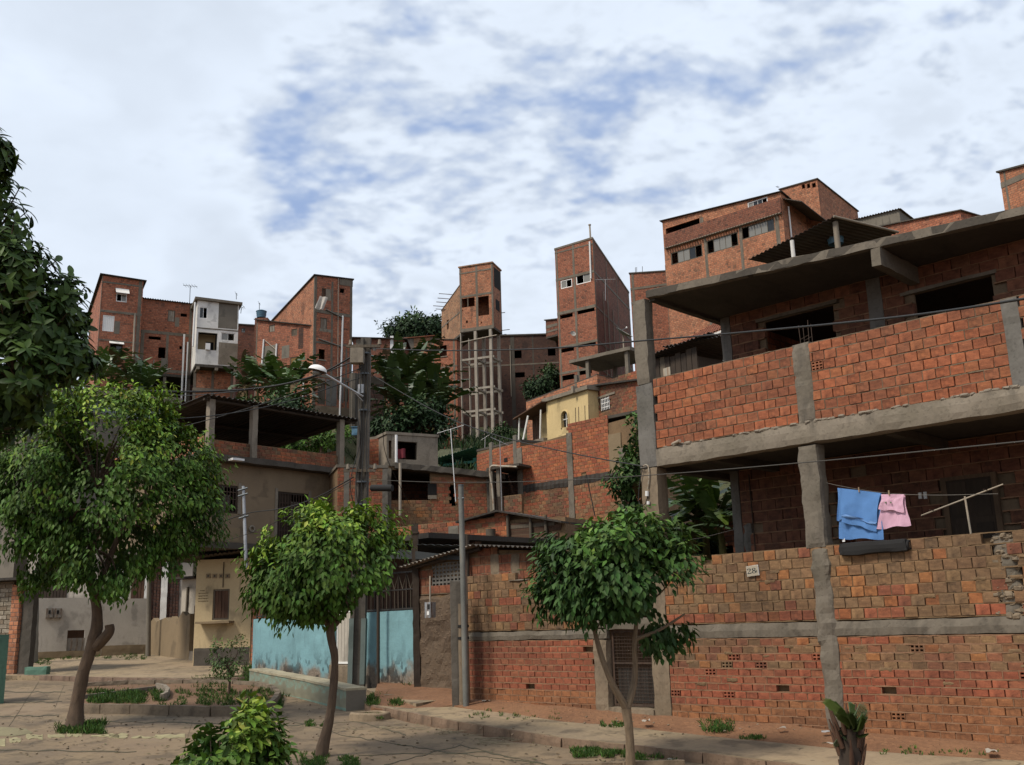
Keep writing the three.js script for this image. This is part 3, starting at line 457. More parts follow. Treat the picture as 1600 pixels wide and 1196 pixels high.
// ---------------------------------------------------------------- houses: a box of walls with real openings, frame of concrete, roof
function wallSeg(p, q, y0, ya, yb, t, holes = []) {      // wall from plan point p to q (facade coordinates), outside on its right-hand side
  const dx = q[0] - p[0], dz = q[1] - p[1], L = Math.hypot(dx, dz), g = wallGeo([[0, y0], [L, y0], [L, yb], [0, ya]], holes, t, 0);
  g.rotateY(Math.atan2(-dz, dx)); g.translate(p[0], 0, p[1]); return g;
}
function fitWindow(F, root, r, w, kind, o = {}) {        // frame, panes, shutters, bars set in an opening
  const { u0, u1, y0, y1 } = r, W = u1 - u0, H = y1 - y0, fw = Math.min(.07, W * .09, H * .12), fm = o.frame ?? M.woodGrey;
  if (kind === 'void') { if (o.sill) part(root, 'sill', rough(u0 - .08, u1 + .08, y0 - .09, y0 - .003, w - .1, w + .07, .006, .3), M.concretePale); return; }
  const fr = part(root, kind === 'door' ? 'door' : 'window', [bx(u0, u0 + fw, y0, y1, w - .09, w - .02), bx(u1 - fw, u1, y0, y1, w - .09, w - .02), bx(u0 + fw, u1 - fw, y1 - fw, y1, w - .09, w - .02), bx(u0 + fw, u1 - fw, y0, y0 + fw, w - .09, w - .02)], fm);
  const a = u0 + fw, b = u1 - fw, c = y0 + fw, d = y1 - fw;
  if (kind === 'shutter' || kind === 'door') { const n = o.leaves ?? 1; for (let i = 0; i < n; i++) { const s = lerp(a, b, i / n) + .006, e = lerp(a, b, (i + 1) / n) - .006, L = []; const k = Math.max(2, Math.round((e - s) / .14)); for (let j = 0; j < k; j++) L.push(bx(lerp(s, e, j / k) + .004, lerp(s, e, (j + 1) / k) - .004, c, d, w - .075, w - .04)); part(fr, kind === 'door' ? 'door_leaf' : 'shutter', L, o.m ?? M.woodGrey); } }
  if (kind === 'pane') { const nx = o.nx ?? 2, ny = o.ny ?? 1; for (let i = 0; i < nx; i++) for (let j = 0; j < ny; j++) { if (o.open?.includes(i)) continue; part(fr, 'pane', bx(lerp(a, b, i / nx) + .012, lerp(a, b, (i + 1) / nx) - .012, lerp(c, d, j / ny) + .012, lerp(c, d, (j + 1) / ny) - .012, w - .065, w - .055), o.glass ?? (hash(i, j, 5 + Math.round(u0 * 10)) > .5 ? M.glassPale : M.glass)); } const L = []; for (let i = 1; i < nx; i++) { const x = lerp(a, b, i / nx); L.push(bx(x - .014, x + .014, c, d, w - .08, w - .04)); } for (let j = 1; j < ny; j++) { const y = lerp(c, d, j / ny); L.push(bx(a, b, y - .012, y + .012, w - .078, w - .042)); } if (L.length) part(fr, 'glazing_bar', L, fm); }
  if (kind === 'grille') { const L = [], k = Math.round((b - a) / .11); for (let i = 0; i <= k; i++) { const x = lerp(a, b, i / k); L.push(bx(x - .012, x + .012, c, d, w + .004, w + .03)); } for (const t of [.2, .5, .8]) L.push(bx(a, b, lerp(c, d, t) - .012, lerp(c, d, t) + .012, w + .006, w + .028)); part(fr, 'grille', L, o.bars ?? M.rustIron); }
  return fr;
}
const housesMade = {};
function house(s) {
  const [xl, xr] = s.x, [dl, dr] = s.d, mid = P((xl + xr) / 2, s.top[0] + 60, (dl + dr) / 2), base = s.base ?? land(mid.x, -mid.z) - 1.6;
  const F = new Facade(xl, dl, xr, dr, s.py ?? (s.top[0] + s.top[1]) / 2 + 40, base), L = F.L, root = thing(s.n ?? 'brick_house', s.label, s.cat ?? 'house', F.pos(L / 2), F.turn, s.group);
  root.position.copy(F.world(0, 0, 0));
  const yl = F.at(xl, s.top[0])[1], yr = F.at(xr, s.top[1])[1], t = .14, deep = s.deep ?? 6, m = s.m ?? M.brick_red, back = s.back ?? 0;
  let sd = [0, -1]; if (s.side) { const v = new THREE.Vector3(s.side[0], 0, -s.side[1]).normalize(); sd = [v.dot(F.u), v.dot(F.n)]; }
  const A = [0, 0], B = [L, 0], C = [L + sd[0] * deep, sd[1] * deep], D = [sd[0] * deep, sd[1] * deep], off = (p, k) => [p[0] + sd[0] * k, p[1] + sd[1] * k];
  const rects = (s.wins ?? []).map((w) => { const r = F.rect(w[0], w[1], w[2], w[3]); r.kind = w[4]; r.o = w[5] ?? {}; if (r.kind === 'arch') r.arch = true; return r; });
  const y0 = s.lift ? F.at((xl + xr) / 2, s.lift)[1] : 0;
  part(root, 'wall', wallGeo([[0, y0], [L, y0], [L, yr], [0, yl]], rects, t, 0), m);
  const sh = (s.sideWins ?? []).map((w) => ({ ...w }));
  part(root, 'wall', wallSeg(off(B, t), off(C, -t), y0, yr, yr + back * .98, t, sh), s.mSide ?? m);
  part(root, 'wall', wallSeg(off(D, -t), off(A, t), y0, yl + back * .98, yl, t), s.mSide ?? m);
  part(root, 'wall', wallSeg(C, D, y0, yr + back, yl + back, t), m);
  const ov = s.roof?.over ?? .12, rt = s.roof?.t ?? .1, rm = s.roof?.m ?? M.concreteDark;
  if (!s.noRoof) {
    const f = (p, y) => [p[0], y, p[1]], sl = (yr - yl) / L, sb = back / deep, e = (p, du, k, y) => [p[0] + du + sd[0] * k, y + sl * du + sb * k, p[1] + sd[1] * k];
    if (s.roof?.wave) { const o = e(A, -ov, -ov, yl + .02), p1 = e(B, ov, -ov, yr + .02), p2 = e(D, -ov, ov, yl + back + .02); const v = (a, b) => a.map((q, i) => q - b[i]); part(root, 'roof', corrugated(o, v(p1, o), v(p2, o), s.roof.wave === 2 ? .22 : .18, .03, .012), rm); }
    else part(root, 'roof', prism([e(A, -ov, -ov, yl + .003), e(B, ov, -ov, yr + .003), e(C, ov, ov, yr + back + .003), e(D, -ov, ov, yl + back + .003)].reverse(), rt), rm);
  }
  if (y0) part(root, 'floor', prism([[0, y0 - .2, -.003], [L, y0 - .2, -.003], [C[0], y0 - .2, C[1]], [D[0], y0 - .2, D[1]]].reverse(), .197), M.concreteDark);
  for (const r of rects) fitWindow(F, root, r, 0, r.kind === 'arch' ? 'void' : r.kind, r.o);
  for (const c of s.cols ?? []) { const [px, w = .18, a = 0, b = 9999, mm] = [].concat(c), pa = a || (s.top[0] + s.top[1]) / 2, u = F.at(px, b === 9999 ? pa : (pa + b) / 2)[0], yt = a ? F.at(px, a)[1] : Math.min(yl + (yr - yl) * clamp(u / L), 99) - .01, yb = b === 9999 ? y0 : F.at(px, b)[1]; part(root, 'column', rough(clamp(u - w / 2, -.02, L), clamp(u + w / 2, 0, L + .02), yb, yt, -.1, .018, .006, .3), mm ?? M.concrete); }
  for (const [py, th = .16, a = xl, b = xr] of s.beams ?? []) { const u0 = a === xl ? -.01 : F.at(a, py)[0], u1 = b === xr ? L + .01 : F.at(b, py)[0], y = F.at((a + b) / 2, py)[1]; part(root, 'beam', rough(u0, u1, y - th / 2, y + th / 2, -.1, .027, .006, .3), M.concrete); }
  for (const [k, w = .18] of s.sideCols ?? []) { const q = off(B, k * deep); const g = rough(-w / 2, w / 2, y0, yr + back * k - .02, -.08, .02, .006, .3); g.rotateY(Math.atan2(-sd[1], sd[0])); g.translate(q[0], 0, q[1]); part(root, 'column', g, M.concrete); }
  for (const [y, th = .16] of s.sideBeams ?? []) { const q = off(B, .01), g = rough(0, deep - .02, y - th / 2, y + th / 2, -.08, .024, .006, .4); g.rotateY(Math.atan2(-sd[1], sd[0])); g.translate(q[0], 0, q[1]); part(root, 'beam', g, M.concrete); }
  for (const [x0, yy0, x1, yy1, r = .04, mm] of s.pipes ?? []) { const a = F.at(x0, yy0), b = F.at(x1, yy1); part(root, 'pipe', rod([a[0], a[1], .06], [b[0], b[1], .06], r), mm ?? M.pvcDirty); }
  for (const [x0, yy0, x1, yy1, mm, z = .014, name = 'render_patch'] of s.patch ?? []) { const r = F.rect(x0, yy0, x1, yy1); part(root, name, rough(r.u0, r.u1, r.y0, r.y1, -.05, z, .006, .2), mm); }
  s.more?.(F, root, { yl, yr, L, sd, off, A, B, C, D, y0, deep });
  return root;
}
// ---------------------------------------------------------------- the row of houses on the hill
house({ label: 'tall narrow brick house on the far left with white shutter', x: [157, 222], d: [72, 73.4], top: [430, 440], deep: 7, back: -.9, m: M.brick_red, roof: { over: .2, t: .06, m: M.sheetDark },
  wins: [[181, 459, 198, 472, 'pane', { open: [0], frame: M.pvc }], [160, 493, 178, 518, 'shutter', { m: M.plateWhite, frame: M.plateWhite }], [171, 538, 191, 553, 'pane', { open: [0], frame: M.woodDark, glass: M.glass }]], cols: [[158, .2], [220, .26]], beams: [[444, .14], [489, .2], [534, .12]], pipes: [[210.5, 490, 207, 562, .07]], patch: [[178, 502, 187, 522, M.grey]],
  more: (F, r) => { const a = F.rect(180, 452, 201, 461); part(r, 'awning', prism([[a.u0, a.y0, .45], [a.u1, a.y0, .45], [a.u1, a.y1, .02], [a.u0, a.y1, .02]].map((p) => p), .03), M.whiteHouse); const b = F.rect(170, 535, 193, 539); part(r, 'awning', prism([[b.u0, b.y0, .3], [b.u1, b.y0, .3], [b.u1, b.y1, .02], [b.u0, b.y1, .02]], .03), M.whiteHouse); } });
house({ label: 'brick house on stilts between the tall left house and the white house', x: [216, 301], d: [74, 75.8], top: [466, 476], lift: 584, deep: 7, back: .2, m: M.brick_plum, roof: { over: .22, m: M.sheetDark, wave: 1 },
  wins: [[262, 485, 273, 503, 'shutter', { m: M.sheetPale }], [282, 490, 292, 495, 'void'], [232, 526, 251, 531, 'void'], [247, 543, 258, 560, 'void'], [280, 541, 284, 546, 'void']], cols: [[223, .26, 518], [262, .2, 520], [299, .2]], beams: [[521, .24], [580, .24]], pipes: [[287.5, 523, 283, 628, .075, M.pvc], [293, 535, 289, 628, .06, M.pvc], [240, 563, 236, 615, .04]], patch: [[273, 496, 280, 511, M.grey], [251, 560, 262, 578, M.grey]],
  more: (F, r, h) => { for (const [px, z] of [[219, -.2], [257, -.2], [299, -.2], [240, -4], [280, -4]]) { const u = clamp(F.at(px, 600)[0], .1, h.L - .1); part(r, 'stilt', rough(u - .12, u + .12, -1, h.y0 - .2, z - .12, z + .12, .01, .3), M.concrete); } part(r, 'undercroft_wall', bx(-1.2, h.L + 2.2, -1, h.y0 - .22, -5, -4.8), M.brick_deep); part(r, 'undercroft_wall', bx(h.L - .6, h.L + 2.6, h.y0 - .21, h.y0 + 2.6, -7.6, -7.3), M.brick_deep); } });
house({ n: 'white_house', label: 'white rendered house with stained balcony above brick plinth', x: [307, 372], d: [73, 74.2], top: [469, 477], lift: 571, deep: 6, back: .2, m: M.whiteHouse, roof: { over: .22, t: .2, m: M.concrete },
  wins: [[311, 480, 324, 498, 'pane', { nx: 2, frame: M.plateWhite, open: [1] }], [309, 520, 339, 547, 'void'], [345, 520, 367, 533, 'pane', { nx: 2, frame: M.whiteHouse, open: [1], glass: M.glassPale }]], beams: [[515, .1]], patch: [[341, 474, 371, 514, M.grey, .012], [341, 536, 371, 571, M.concretePale, .016]], pipes: [[304.5, 473, 301, 542, .07, M.pvc]],
  more: (F, r, h) => { const b = F.rect(309, 520, 339, 547); part(r, 'balcony_back_wall', bx(b.u0, b.u1, b.y0 - .3, b.y1 + .2, -1.3, -1.2), M.yellow); const w = F.rect(321, 535, 333, 548, -1.2); part(r, 'window', bx(w.u0, w.u1, w.y0, w.y1, -1.2, -1.17), M.dark); const c = F.rect(321, 537, 328, 547); part(r, 'air_conditioner', bx(c.u0, c.u1, c.y0, c.y1, -.3, .12), M.plateWhite);
    for (const px of [309, 338, 371]) { const u = clamp(F.at(px, 575)[0], .1, h.L - .1); part(r, 'bracket', rough(u - .12, u + .12, h.y0 - .42, h.y0 - .2, -1.2, .08, .008, .3), M.concretePale); }
    const p = F.rect(303, 577, 364, 640, -1); part(r, 'plinth_wall', wallGeo([[p.u0, -1], [p.u1, -1], [p.u1, h.y0 - .2], [p.u0, h.y0 - .2]], [], .2, -1), M.brick_orange); for (const px of [304, 332, 362]) { const u = F.at(px, 595, -1)[0]; part(r, 'column', rough(u - .1, u + .1, -1, h.y0 - .21, -1.1, -.97, .008, .3), M.concrete); } const q = F.at(330, 610, -1)[1]; part(r, 'beam', rough(p.u0 - .1, p.u1 + .1, q - .12, q + .12, -1.2, -.93, .008, .3), M.concretePale); } });
house({ label: 'low dark brick house tucked to the right of the white house', x: [370, 402], d: [81, 81.6], top: [508, 510], deep: 5, m: M.brick_dark, wins: [[377, 513, 383, 520, 'pane', { nx: 2, ny: 2 }]] });
house({ label: 'tall brick house on the hill with long sloping side wall and white drain pipe', x: [491, 550], d: [67, 68.6], top: [431, 438], deep: 9.8, back: -1.5, m: M.brick_red, mSide: M.brick_orange, roof: { over: .1, t: .08, m: M.sheetDark },
  wins: [[502.5, 451, 513, 468, 'shutter', { m: M.woodBrown }], [531, 451, 538, 458, 'void'], [500.5, 497, 511, 514, 'shutter', { m: M.sheetPale, leaves: 2 }], [498, 546, 507.5, 562, 'void', { sill: 1 }], [496, 600, 508, 632, 'door', { m: M.woodGrey, leaves: 2 }], [527, 601, 533, 625, 'shutter', { m: M.woodGrey }], [538, 597, 544, 628, 'shutter', { m: M.woodGrey }]],
  cols: [[493, .22], [518, .16, 440, 640], [549, .2], [541, .14, 545]], beams: [[490, .22], [536, .16, 491, 520], [540, .14, 530, 550], [590, .18]], pipes: [[535, 494, 530, 655, .07, M.pvc], [528, 433, 527, 590, .03, M.pvcDirty], [508, 484, 535, 497, .05, M.cementGrey], [497, 530, 531, 542, .05, M.cementGrey]],
  patch: [[492, 636, 549, 664, M.cementTan, .016], [509, 593, 526, 635, M.cementGrey, .012], [534, 593, 537, 630, M.cementGrey, .012], [492, 591, 508, 595, M.concretePale, .013], [509, 452, 517, 470, M.concretePale, .01], [499, 514, 517, 519, M.concretePale], [530, 436, 551, 447, M.concrete, .03]],
  more: (F, r) => { for (const y of [595, 598]) { const g = F.rect(497, y, 508, y + 2); const L = []; for (let i = 0; i < 4; i++) L.push(bx(lerp(g.u0, g.u1, i / 4) + .02, lerp(g.u0, g.u1, (i + 1) / 4) - .02, g.y0, g.y1, .012, .02)); part(r, 'vent_block', L, M.dark); } } });
house({ label: 'brick house below the sloping wall with grey patches and a plank door', x: [400, 487], d: [69.5, 67.5], top: [501, 510], deep: 3.2, back: .1, m: M.brick_plum, roof: { over: .16, t: .06, m: M.sheetDark },
  wins: [[420, 508, 429, 519, 'shutter', { m: M.sheetPale }], [455, 514, 464, 525, 'shutter', { m: M.woodGrey }], [453, 558, 464, 577, 'door', { m: mat([.30, .20, .06]) }], [418, 560, 427, 570, 'void'], [430, 600, 446, 640, 'void']], cols: [[401, .18], [486, .14]], pipes: [[413, 531, 410, 569, .06, M.pvc], [433, 538, 431, 576, .06, M.pvc], [475, 597, 473, 640, .05, M.pvc], [415, 533, 432, 547, .03]],
  patch: [[411, 540, 432, 590, M.grey, .01], [440, 540, 452, 560, M.grey, .012], [466, 512, 474, 545, M.brick_deep, .01]] });
house({ n: 'retaining_wall', cat: 'wall', label: 'dark damp retaining wall with bricked base under the tall sloping house', x: [550, 600], d: [65, 66], top: [582, 592], deep: .6, m: M.concreteDark, noRoof: true, patch: [[566, 600, 598, 650, M.brick_deep, .02]], cols: [[552, .25], [575, .2]] });
house({ label: 'dark low brick house behind the street lamp pole', x: [551, 632], d: [88, 88], top: [529, 531], deep: 6, m: M.brick_dark, roof: { over: .25, t: .08, m: M.sheetDark }, wins: [[560, 541, 566, 552, 'void'], [582, 540, 588, 548, 'pane']], cols: [[612, .3, 525, 560, M.pvc], [578, .2]], patch: [[556, 530, 572, 541, M.concrete]] });
house({ label: 'grey and brick gabled house with bricked-up window under the far tree', x: [630, 676], d: [92, 92.5], top: [530, 526], deep: 6, m: M.brick_tan, roof: { over: .2, t: .07, m: M.tile }, wins: [[657, 538, 667, 547, 'shutter', { m: M.whiteHouse }]], cols: [[644, .3], [674, .25]], patch: [[631, 527, 645, 573, M.grey], [655, 548, 670, 572, M.brick_orange, .02]] });
house({ label: 'small red brick house with open window left of the concrete stilts', x: [675, 714], d: [91, 90], top: [531, 531], deep: 1.2, m: M.brick_red, roof: { over: .1, t: .06, m: M.sheet }, wins: [[686.5, 540, 698, 557, 'void', { sill: 1 }], [689, 579, 695, 586, 'shutter', { m: M.whiteHouse }]], beams: [[574, .12]], cols: [[677, .15], [709, .2]] });
house({ label: 'brick house with rods sticking out of its edge behind the stilt tower', x: [690, 719], d: [98, 93], top: [486, 446], lift: 533, deep: 1.6, m: M.brick_tan, roof: { over: .05, t: .06, m: M.concrete }, wins: [[698, 500, 701, 515, 'void']], beams: [[500, .14]],
  more: (F, r) => { for (const [x, y] of [[690, 459], [688, 466], [686, 472], [681, 478], [685, 483]]) { const a = F.at(x - 4, y, .3), b = F.at(x + 13, y + 1, .3); part(r, 'rod', rod([a[0], a[1], .3], [b[0], b[1], -.2], .035), M.rustIron); } } });
// tower on stilts
const stiltM = tm(T.concrete, [.60, .58, .54], .005);
house({ n: 'stilt_tower', label: 'narrow brick tower house standing on tall concrete stilts', x: [718, 770], d: [88, 86.85], top: [419, 411], lift: 514, deep: 2.05, back: -.1, m: M.brick_orange, roof: { over: .08, t: .12, m: M.brick_tan },
  wins: [[720, 466, 741.6, 480, 'void'], [747, 463, 764, 493, 'void'], [722, 484, 723.5, 486, 'void'], [728, 501, 731, 505, 'void'], [751, 503, 753, 506, 'void']], sideWins: [], cols: [[719, .17], [744, .22], [768.5, .22]], beams: [[424, .14], [461, .2], [514, .3]], sideCols: [[.93, .16]],
  more: (F, r, h) => {
    const a = F.at(745, 466)[1], ml = F.rect(730, 466, 731.5, 480); part(r, 'mullion', bx(ml.u0, ml.u1, ml.y0, ml.y1, -.1, -.02), M.woodGrey);
    const q = (k) => h.off(h.B, k * h.deep); const op = [[.18, .9, h.yr - 2.1, h.yr - .25], [.3, .75, a - 1.1, a - .1]];
    for (const [k0, k1, y0, y1] of op) { const p = q(k0), s = q(k1); part(r, 'opening', bx(p[0] - .01, p[0] + .012, y0, y1, s[1], p[1]), M.dark); }  // solid black panels; the darkness inside is painted, no hole is cut
    const lv = [560, 607, 642].map((y) => F.at(745, y)[1]), px = [719.5, 744, 768].map((x) => F.at(x, 600)[0]), zs = [-.1, -h.deep + .1];
    for (const z of zs) for (const u of px) part(r, 'stilt', rough(clamp(u - .13, -.02, h.L), clamp(u + .13, 0, h.L + .02), -1.2, h.y0 - .2, z - .14, z + .14, .008, .4), stiltM);
    for (const y of lv) { for (const z of zs) part(r, 'tie_beam', rough(.05, h.L - .05, y - .1, y + .1, z - .08, z + .08, .006, .4), stiltM); for (const u of px) part(r, 'tie_beam', rough(clamp(u - .08, .02, h.L), clamp(u + .08, 0, h.L - .02), y - .085, y + .08, zs[1] + .08, zs[0] - .08, .006, .4), stiltM); }
    const yp = F.at(745, 531)[1]; part(r, 'pipe', rod([.1, yp - .1, .1], [h.L + .3, yp + .15, .1], .05), M.pvcDirty);
    for (const [y, l] of [[480, .4], [508, .9], [515, .5], [521, .4]]) { const b = q(.95), yy = F.at(770, y)[1]; part(r, 'rod', rod([b[0] - .1, yy, b[1]], [b[0] + l * .8, yy + .02, b[1] - .1], .035), M.concrete); } } });
house({ label: 'dark brick house behind the stilt tower with small window slots', x: [704, 874], d: [101, 100], top: [528, 523], deep: 6, m: M.brick_deep, roof: { over: .1, t: .15, m: M.concreteDark }, wins: [[803, 548, 815, 560, 'void'], [804, 582, 820, 590, 'void'], [856, 545, 868, 556, 'void']], cols: [[800, .4, 0, 9999, M.concreteDark], [832, .16, 0, 9999, M.concreteDark]], beams: [[571, .15]], pipes: [[797, 540, 799, 620, .04]] });  // dark brick, stretched left and deepened to stand in for shade behind the stilts
house({ label: 'small dark rooftop room left of the tall four storey tower', x: [854, 872], d: [99, 98], top: [501, 499], lift: 524, deep: 4, m: M.brick_dark, beams: [[509, .3], [517, .2]] });
// four storey tower
house({ n: 'brick_tower', label: 'tallest slim four storey brick tower with dish on its front', x: [868, 928], d: [80, 78], top: [391, 373], deep: 11.4, back: -1.2, side: [.352, .936], m: M.brick_plum, mSide: M.brick_dark, roof: { over: .04, t: .16, m: M.concrete },  // side wall in darker brick: its shade is put into the material
  wins: [[876, 437, 894, 450, 'pane', { nx: 2, open: [1], frame: M.plateWhite, glass: M.glassPale }], [900, 428, 923, 443, 'pane', { nx: 2, open: [0], frame: M.plateWhite, glass: M.glassPale }], [875, 491, 895, 497, 'void'], [902, 481, 929, 489, 'void'], [875, 544, 897, 550, 'void'], [903, 534, 931, 541, 'void'], [876, 586, 898, 594, 'void'], [905, 578, 925, 585, 'void']],
  cols: [[869, .16], [895, .2], [930, .2]], beams: [[388, .12], [431, .22], [485, .26], [539, .2], [580, .2]], sideCols: [[.02, .2], [.34, .14], [.62, .14], [.97, .2]], pipes: [[922, 378, 924, 436, .075, M.pvc]],
  more: (F, r, h) => { for (const py of [424, 478, 532, 575]) { const y = F.at(929, py)[1], g = rough(.1, h.deep, y - .09, y + .09, -.06, .026, .006, .5); g.rotateY(Math.atan2(-h.sd[1], h.sd[0])); g.translate(h.B[0], 0, h.B[1]); part(r, 'beam', g, M.concrete); }
    const v = F.at(922, 376); part(r, 'vent_pipe', [rod([v[0], v[1] - .3, -.1], [v[0] - .02, v[1] + 1.35, -.1], .075), rod([v[0] - .02, v[1] + 1.35, -.1], [v[0] - .02, v[1] + 1.43, -.1], .12)], M.pvcDirty);
    for (const k of [.2, .31, .45]) { const q = h.off(h.B, k * h.deep); part(r, 'pipe', rod([q[0] + .06, h.yr - 3.2 - k * 3, q[1]], [q[0] + .06, 2.5, q[1]], .03), M.pvcDirty); } } });
house({ label: 'square brick house with rooftop bars wedged between tower and pillar', x: [986, 1046], d: [77, 76], top: [428, 424], deep: 6, m: M.brick_plum, roof: { over: .06, t: .1, m: M.concreteDark }, beams: [[448, .2], [470, .14]], cols: [[988, .2], [1043, .25]], more: (F, r, h) => { for (const [px, n] of [[992, 2], [1003, 1]]) for (let i = 0; i < n; i++) { const u = F.at(px + i * 2, 425)[0]; part(r, 'reinforcement_bar', rod([u, h.yl, -.2], [u + .03, h.yl + .55, -.2], .02), M.rustIron); } } });
// big house top right
house({ label: 'large brick house high on the right with rows of louvre windows', x: [1036, 1226], d: [70, 63.8], top: [346, 299], deep: 5.5, back: -.7, m: M.brick_orange, roof: { over: .15, t: .05, m: M.sheetDark },
  wins: [[1040, 349, 1094, 364, 'void'], [1048, 388, 1098, 408, 'pane', { nx: 5, frame: M.woodGrey, open: [0, 4] }], [1104, 369, 1154, 391, 'pane', { nx: 5, open: [0, 4] }], [1158, 348, 1211, 368, 'pane', { nx: 5, open: [0] }], [1168, 312, 1200, 324, 'pane', { nx: 4, open: [3], frame: M.pvc }]], cols: [[1038, .2, 415], [1101.6, .22, 372], [1156, .22, 350], [1213, .3, 335], [1097, .3, 340, 362]],
  patch: [[1038, 366, 1224, 381, M.brick_deep, .0101]].slice(1),
  more: (F, r, h) => { const a = F.at(1040, 378), b = F.at(1222, 326); const g = wallGeo([[a[0], a[1] - .55], [b[0], a[1] - .5], [b[0], a[1] + .55], [a[0], a[1] + .5]], [], .12, .14); part(r, 'balcony_parapet', g, M.brick_dark);
    for (let i = 0; i < 44; i++) { const u = lerp(a[0], b[0], (i + .5) / 44); part(r, 'eave_tile', bx(u - .07, u + .07, a[1] - .62, a[1] - .56, .0, .3), M.concretePale); }
    part(r, 'side_eave', prism([[h.L + .02, h.yr - .4, -.2], [h.L + 1.3, h.yr - 1.0, -.2], [h.L + 1.3, h.yr - 1.4, -5], [h.L + .02, h.yr - .8, -5]].reverse(), .06), M.sheet); part(r, 'pipe', rod([h.L + .08, h.yr - .8, -.8], [h.L + .08, h.yr - 3.6, -.8], .06), M.pvc); } });
house({ label: 'brick upper block with narrow vents behind the large high house', x: [1222, 1282], d: [68.5, 66.5], top: [296, 279], deep: 6, back: -.7, m: M.brick_orange, wins: [[1253, 288, 1258, 295, 'void'], [1261, 287, 1266, 294, 'void'], [1269, 286, 1275, 293, 'void']], roof: { over: .08, t: .08, m: M.concreteDark } });
house({ label: 'grey gabled shed roof just above the concrete roof edge', x: [1333, 1411], d: [62, 60], top: [345, 326], deep: 5, m: M.grey, roof: { over: .15, m: M.sheetPale, wave: 1 } });
house({ label: 'long low brick wall with tin roof peeking over the concrete roof', x: [1362, 1508], d: [57, 52], top: [357, 327], deep: 5, m: M.brick_red, roof: { over: .12, t: .06, m: M.sheet } });
house({ label: 'brick water tower block at the right edge above the roof', x: [1566, 1625], d: [56, 54], top: [268, 252], deep: 4, m: M.brick_orange, beams: [[277, .34]], cols: [[1568, .14]] });
house({ n: 'tiled_house', label: 'pale blue house with red tiled roof seen past the corner pillar', x: [1049, 1150], d: [48, 44], top: [551, 528], deep: 5, m: M.paleBlue, noRoof: true, py: 540,
  more: (F, r, h) => { const s = (h.yr - h.yl) / h.L, rows = 9, run = 3.6, rise = 2.0; for (let i = 0; i < rows; i++) { const k = i / rows, k1 = (i + 1) / rows + .02, g = corrugated([-.3, h.yl + rise * k + .05, .3 - run * k], [h.L + .6, 0, 0], [0, rise * (k1 - k) - .05, -run * (k1 - k)], .2, .035, .015); part(r, 'tile_course', g, M.tile); } part(r, 'eave_board', bx(-.3, h.L + .3, h.yl - .09, h.yl + .01, .2, .26), M.whiteHouse); part(r, 'gutter_pipe', rod([F.at(1112, 535)[0], h.yl - .05, .2], [F.at(1112, 535)[0], h.yl - .45, .1], .05), M.pvc); } });
house({ n: 'rooftop_shed', cat: 'shed', label: 'dark scrap wood shed with bent tin roof behind the corner pillar', x: [1016, 1092], d: [29, 27.5], top: [563, 556], base: P(1050, 596, 28).y, deep: 1.6, m: M.woodDark, py: 580, noRoof: true,
  more: (F, r, h) => { for (let i = 0; i < 9; i++) part(r, 'plank', bx(h.L * i / 9 + .01, h.L * (i + 1) / 9 - .01, 0, h.yl - rr(.02, .12), .002, rr(.02, .04)), pick([M.woodDark, M.woodGrey, M.woodDark])); part(r, 'roof', corrugated([-.15, h.yl + .02, .3], [h.L + .9, .12, 0], [0, -.12, -2.1], .15, .025, .01), M.sheetDark); part(r, 'roof', corrugated([h.L * .4, h.yl + .2, .2], [h.L + .3, -.22, 0], [0, -.1, -1.6], .15, .025, .01), M.sheetDark); part(r, 'paint_stain', bx(h.L * .3, h.L * .45, .1, .5, .03, .046), M.pvcDirty); } });
house({ n: 'garden_shed', cat: 'shed', label: 'low red shed with tin roof seen through the verandah', x: [1096, 1150], d: [25, 24], top: [822, 812], base: 1.0, deep: 3, m: M.brick_red, py: 840, roof: { over: .5, m: M.sheetDark, wave: 1 }, wins: [[1126, 853, 1146, 870, 'void']], cols: [[1098, .2, 0, 9999, M.grey]] });
// ---------------------------------------------------------------- houses at the foot of the hill: bricks here are real courses, joined into one part per house
function coursedWall(F, root, u0, u1, yb, yt, o = {}) {
  const { z = .03, pal = PAL.mixed, holes = [], bl = .2, bh = .105, top, mortar = M.mortarTan } = o, free = (x, y) => !holes.some((h) => x > h.u0 && x < h.u1 && y > h.y0 && y < h.y1) && (!top || y < top(x));
  const rows = Math.ceil((yt - yb) / (bh + .014)), c = courses({ u0, u1, y0: yb, rows, bl, bh, jt: .014, vj: .012, z, pal, jz: .004, keep: (x, y) => free(x, y) && y < yt });
  const P3 = []; for (const b of c.bricks) { const h = brickGeo(b.L, b.h, .085, b.v).clone(); h.scale(b.l / b.L, 1, .5); h.rotateZ(b.tilt); h.translate(b.x, b.y, b.z); const st = fbm(b.x * .6 + 60 + u0, b.y * .9 + 60, 96, 4), kk = lerp(.5, 1.08, sstep(.3, .62, st)), mm = (b.c[0] + b.c[1] + b.c[2]) / 3, cc = b.c.map((q, i) => lerp(mm * [1.15, 1, .85][i], q, .55 + .45 * clamp(kk)) * kk), n = h.attributes.position.count, col = new Float32Array(n * 3); for (let k = 0; k < n; k++) col.set(cc, k * 3); h.setAttribute('color', new THREE.BufferAttribute(col, 3)); P3.push(h); }
  if (!P3.length) return;
  const m = part(root, 'brickwork', mergeGeometries(P3), M.clayVC); m.userData.kind = 'stuff';
  const q = bedGeo(c.beds.filter((b) => b[3] < yt), c.heads, z, free, .005); if (q.length) part(root, 'mortar', quads(q), mortar);
}
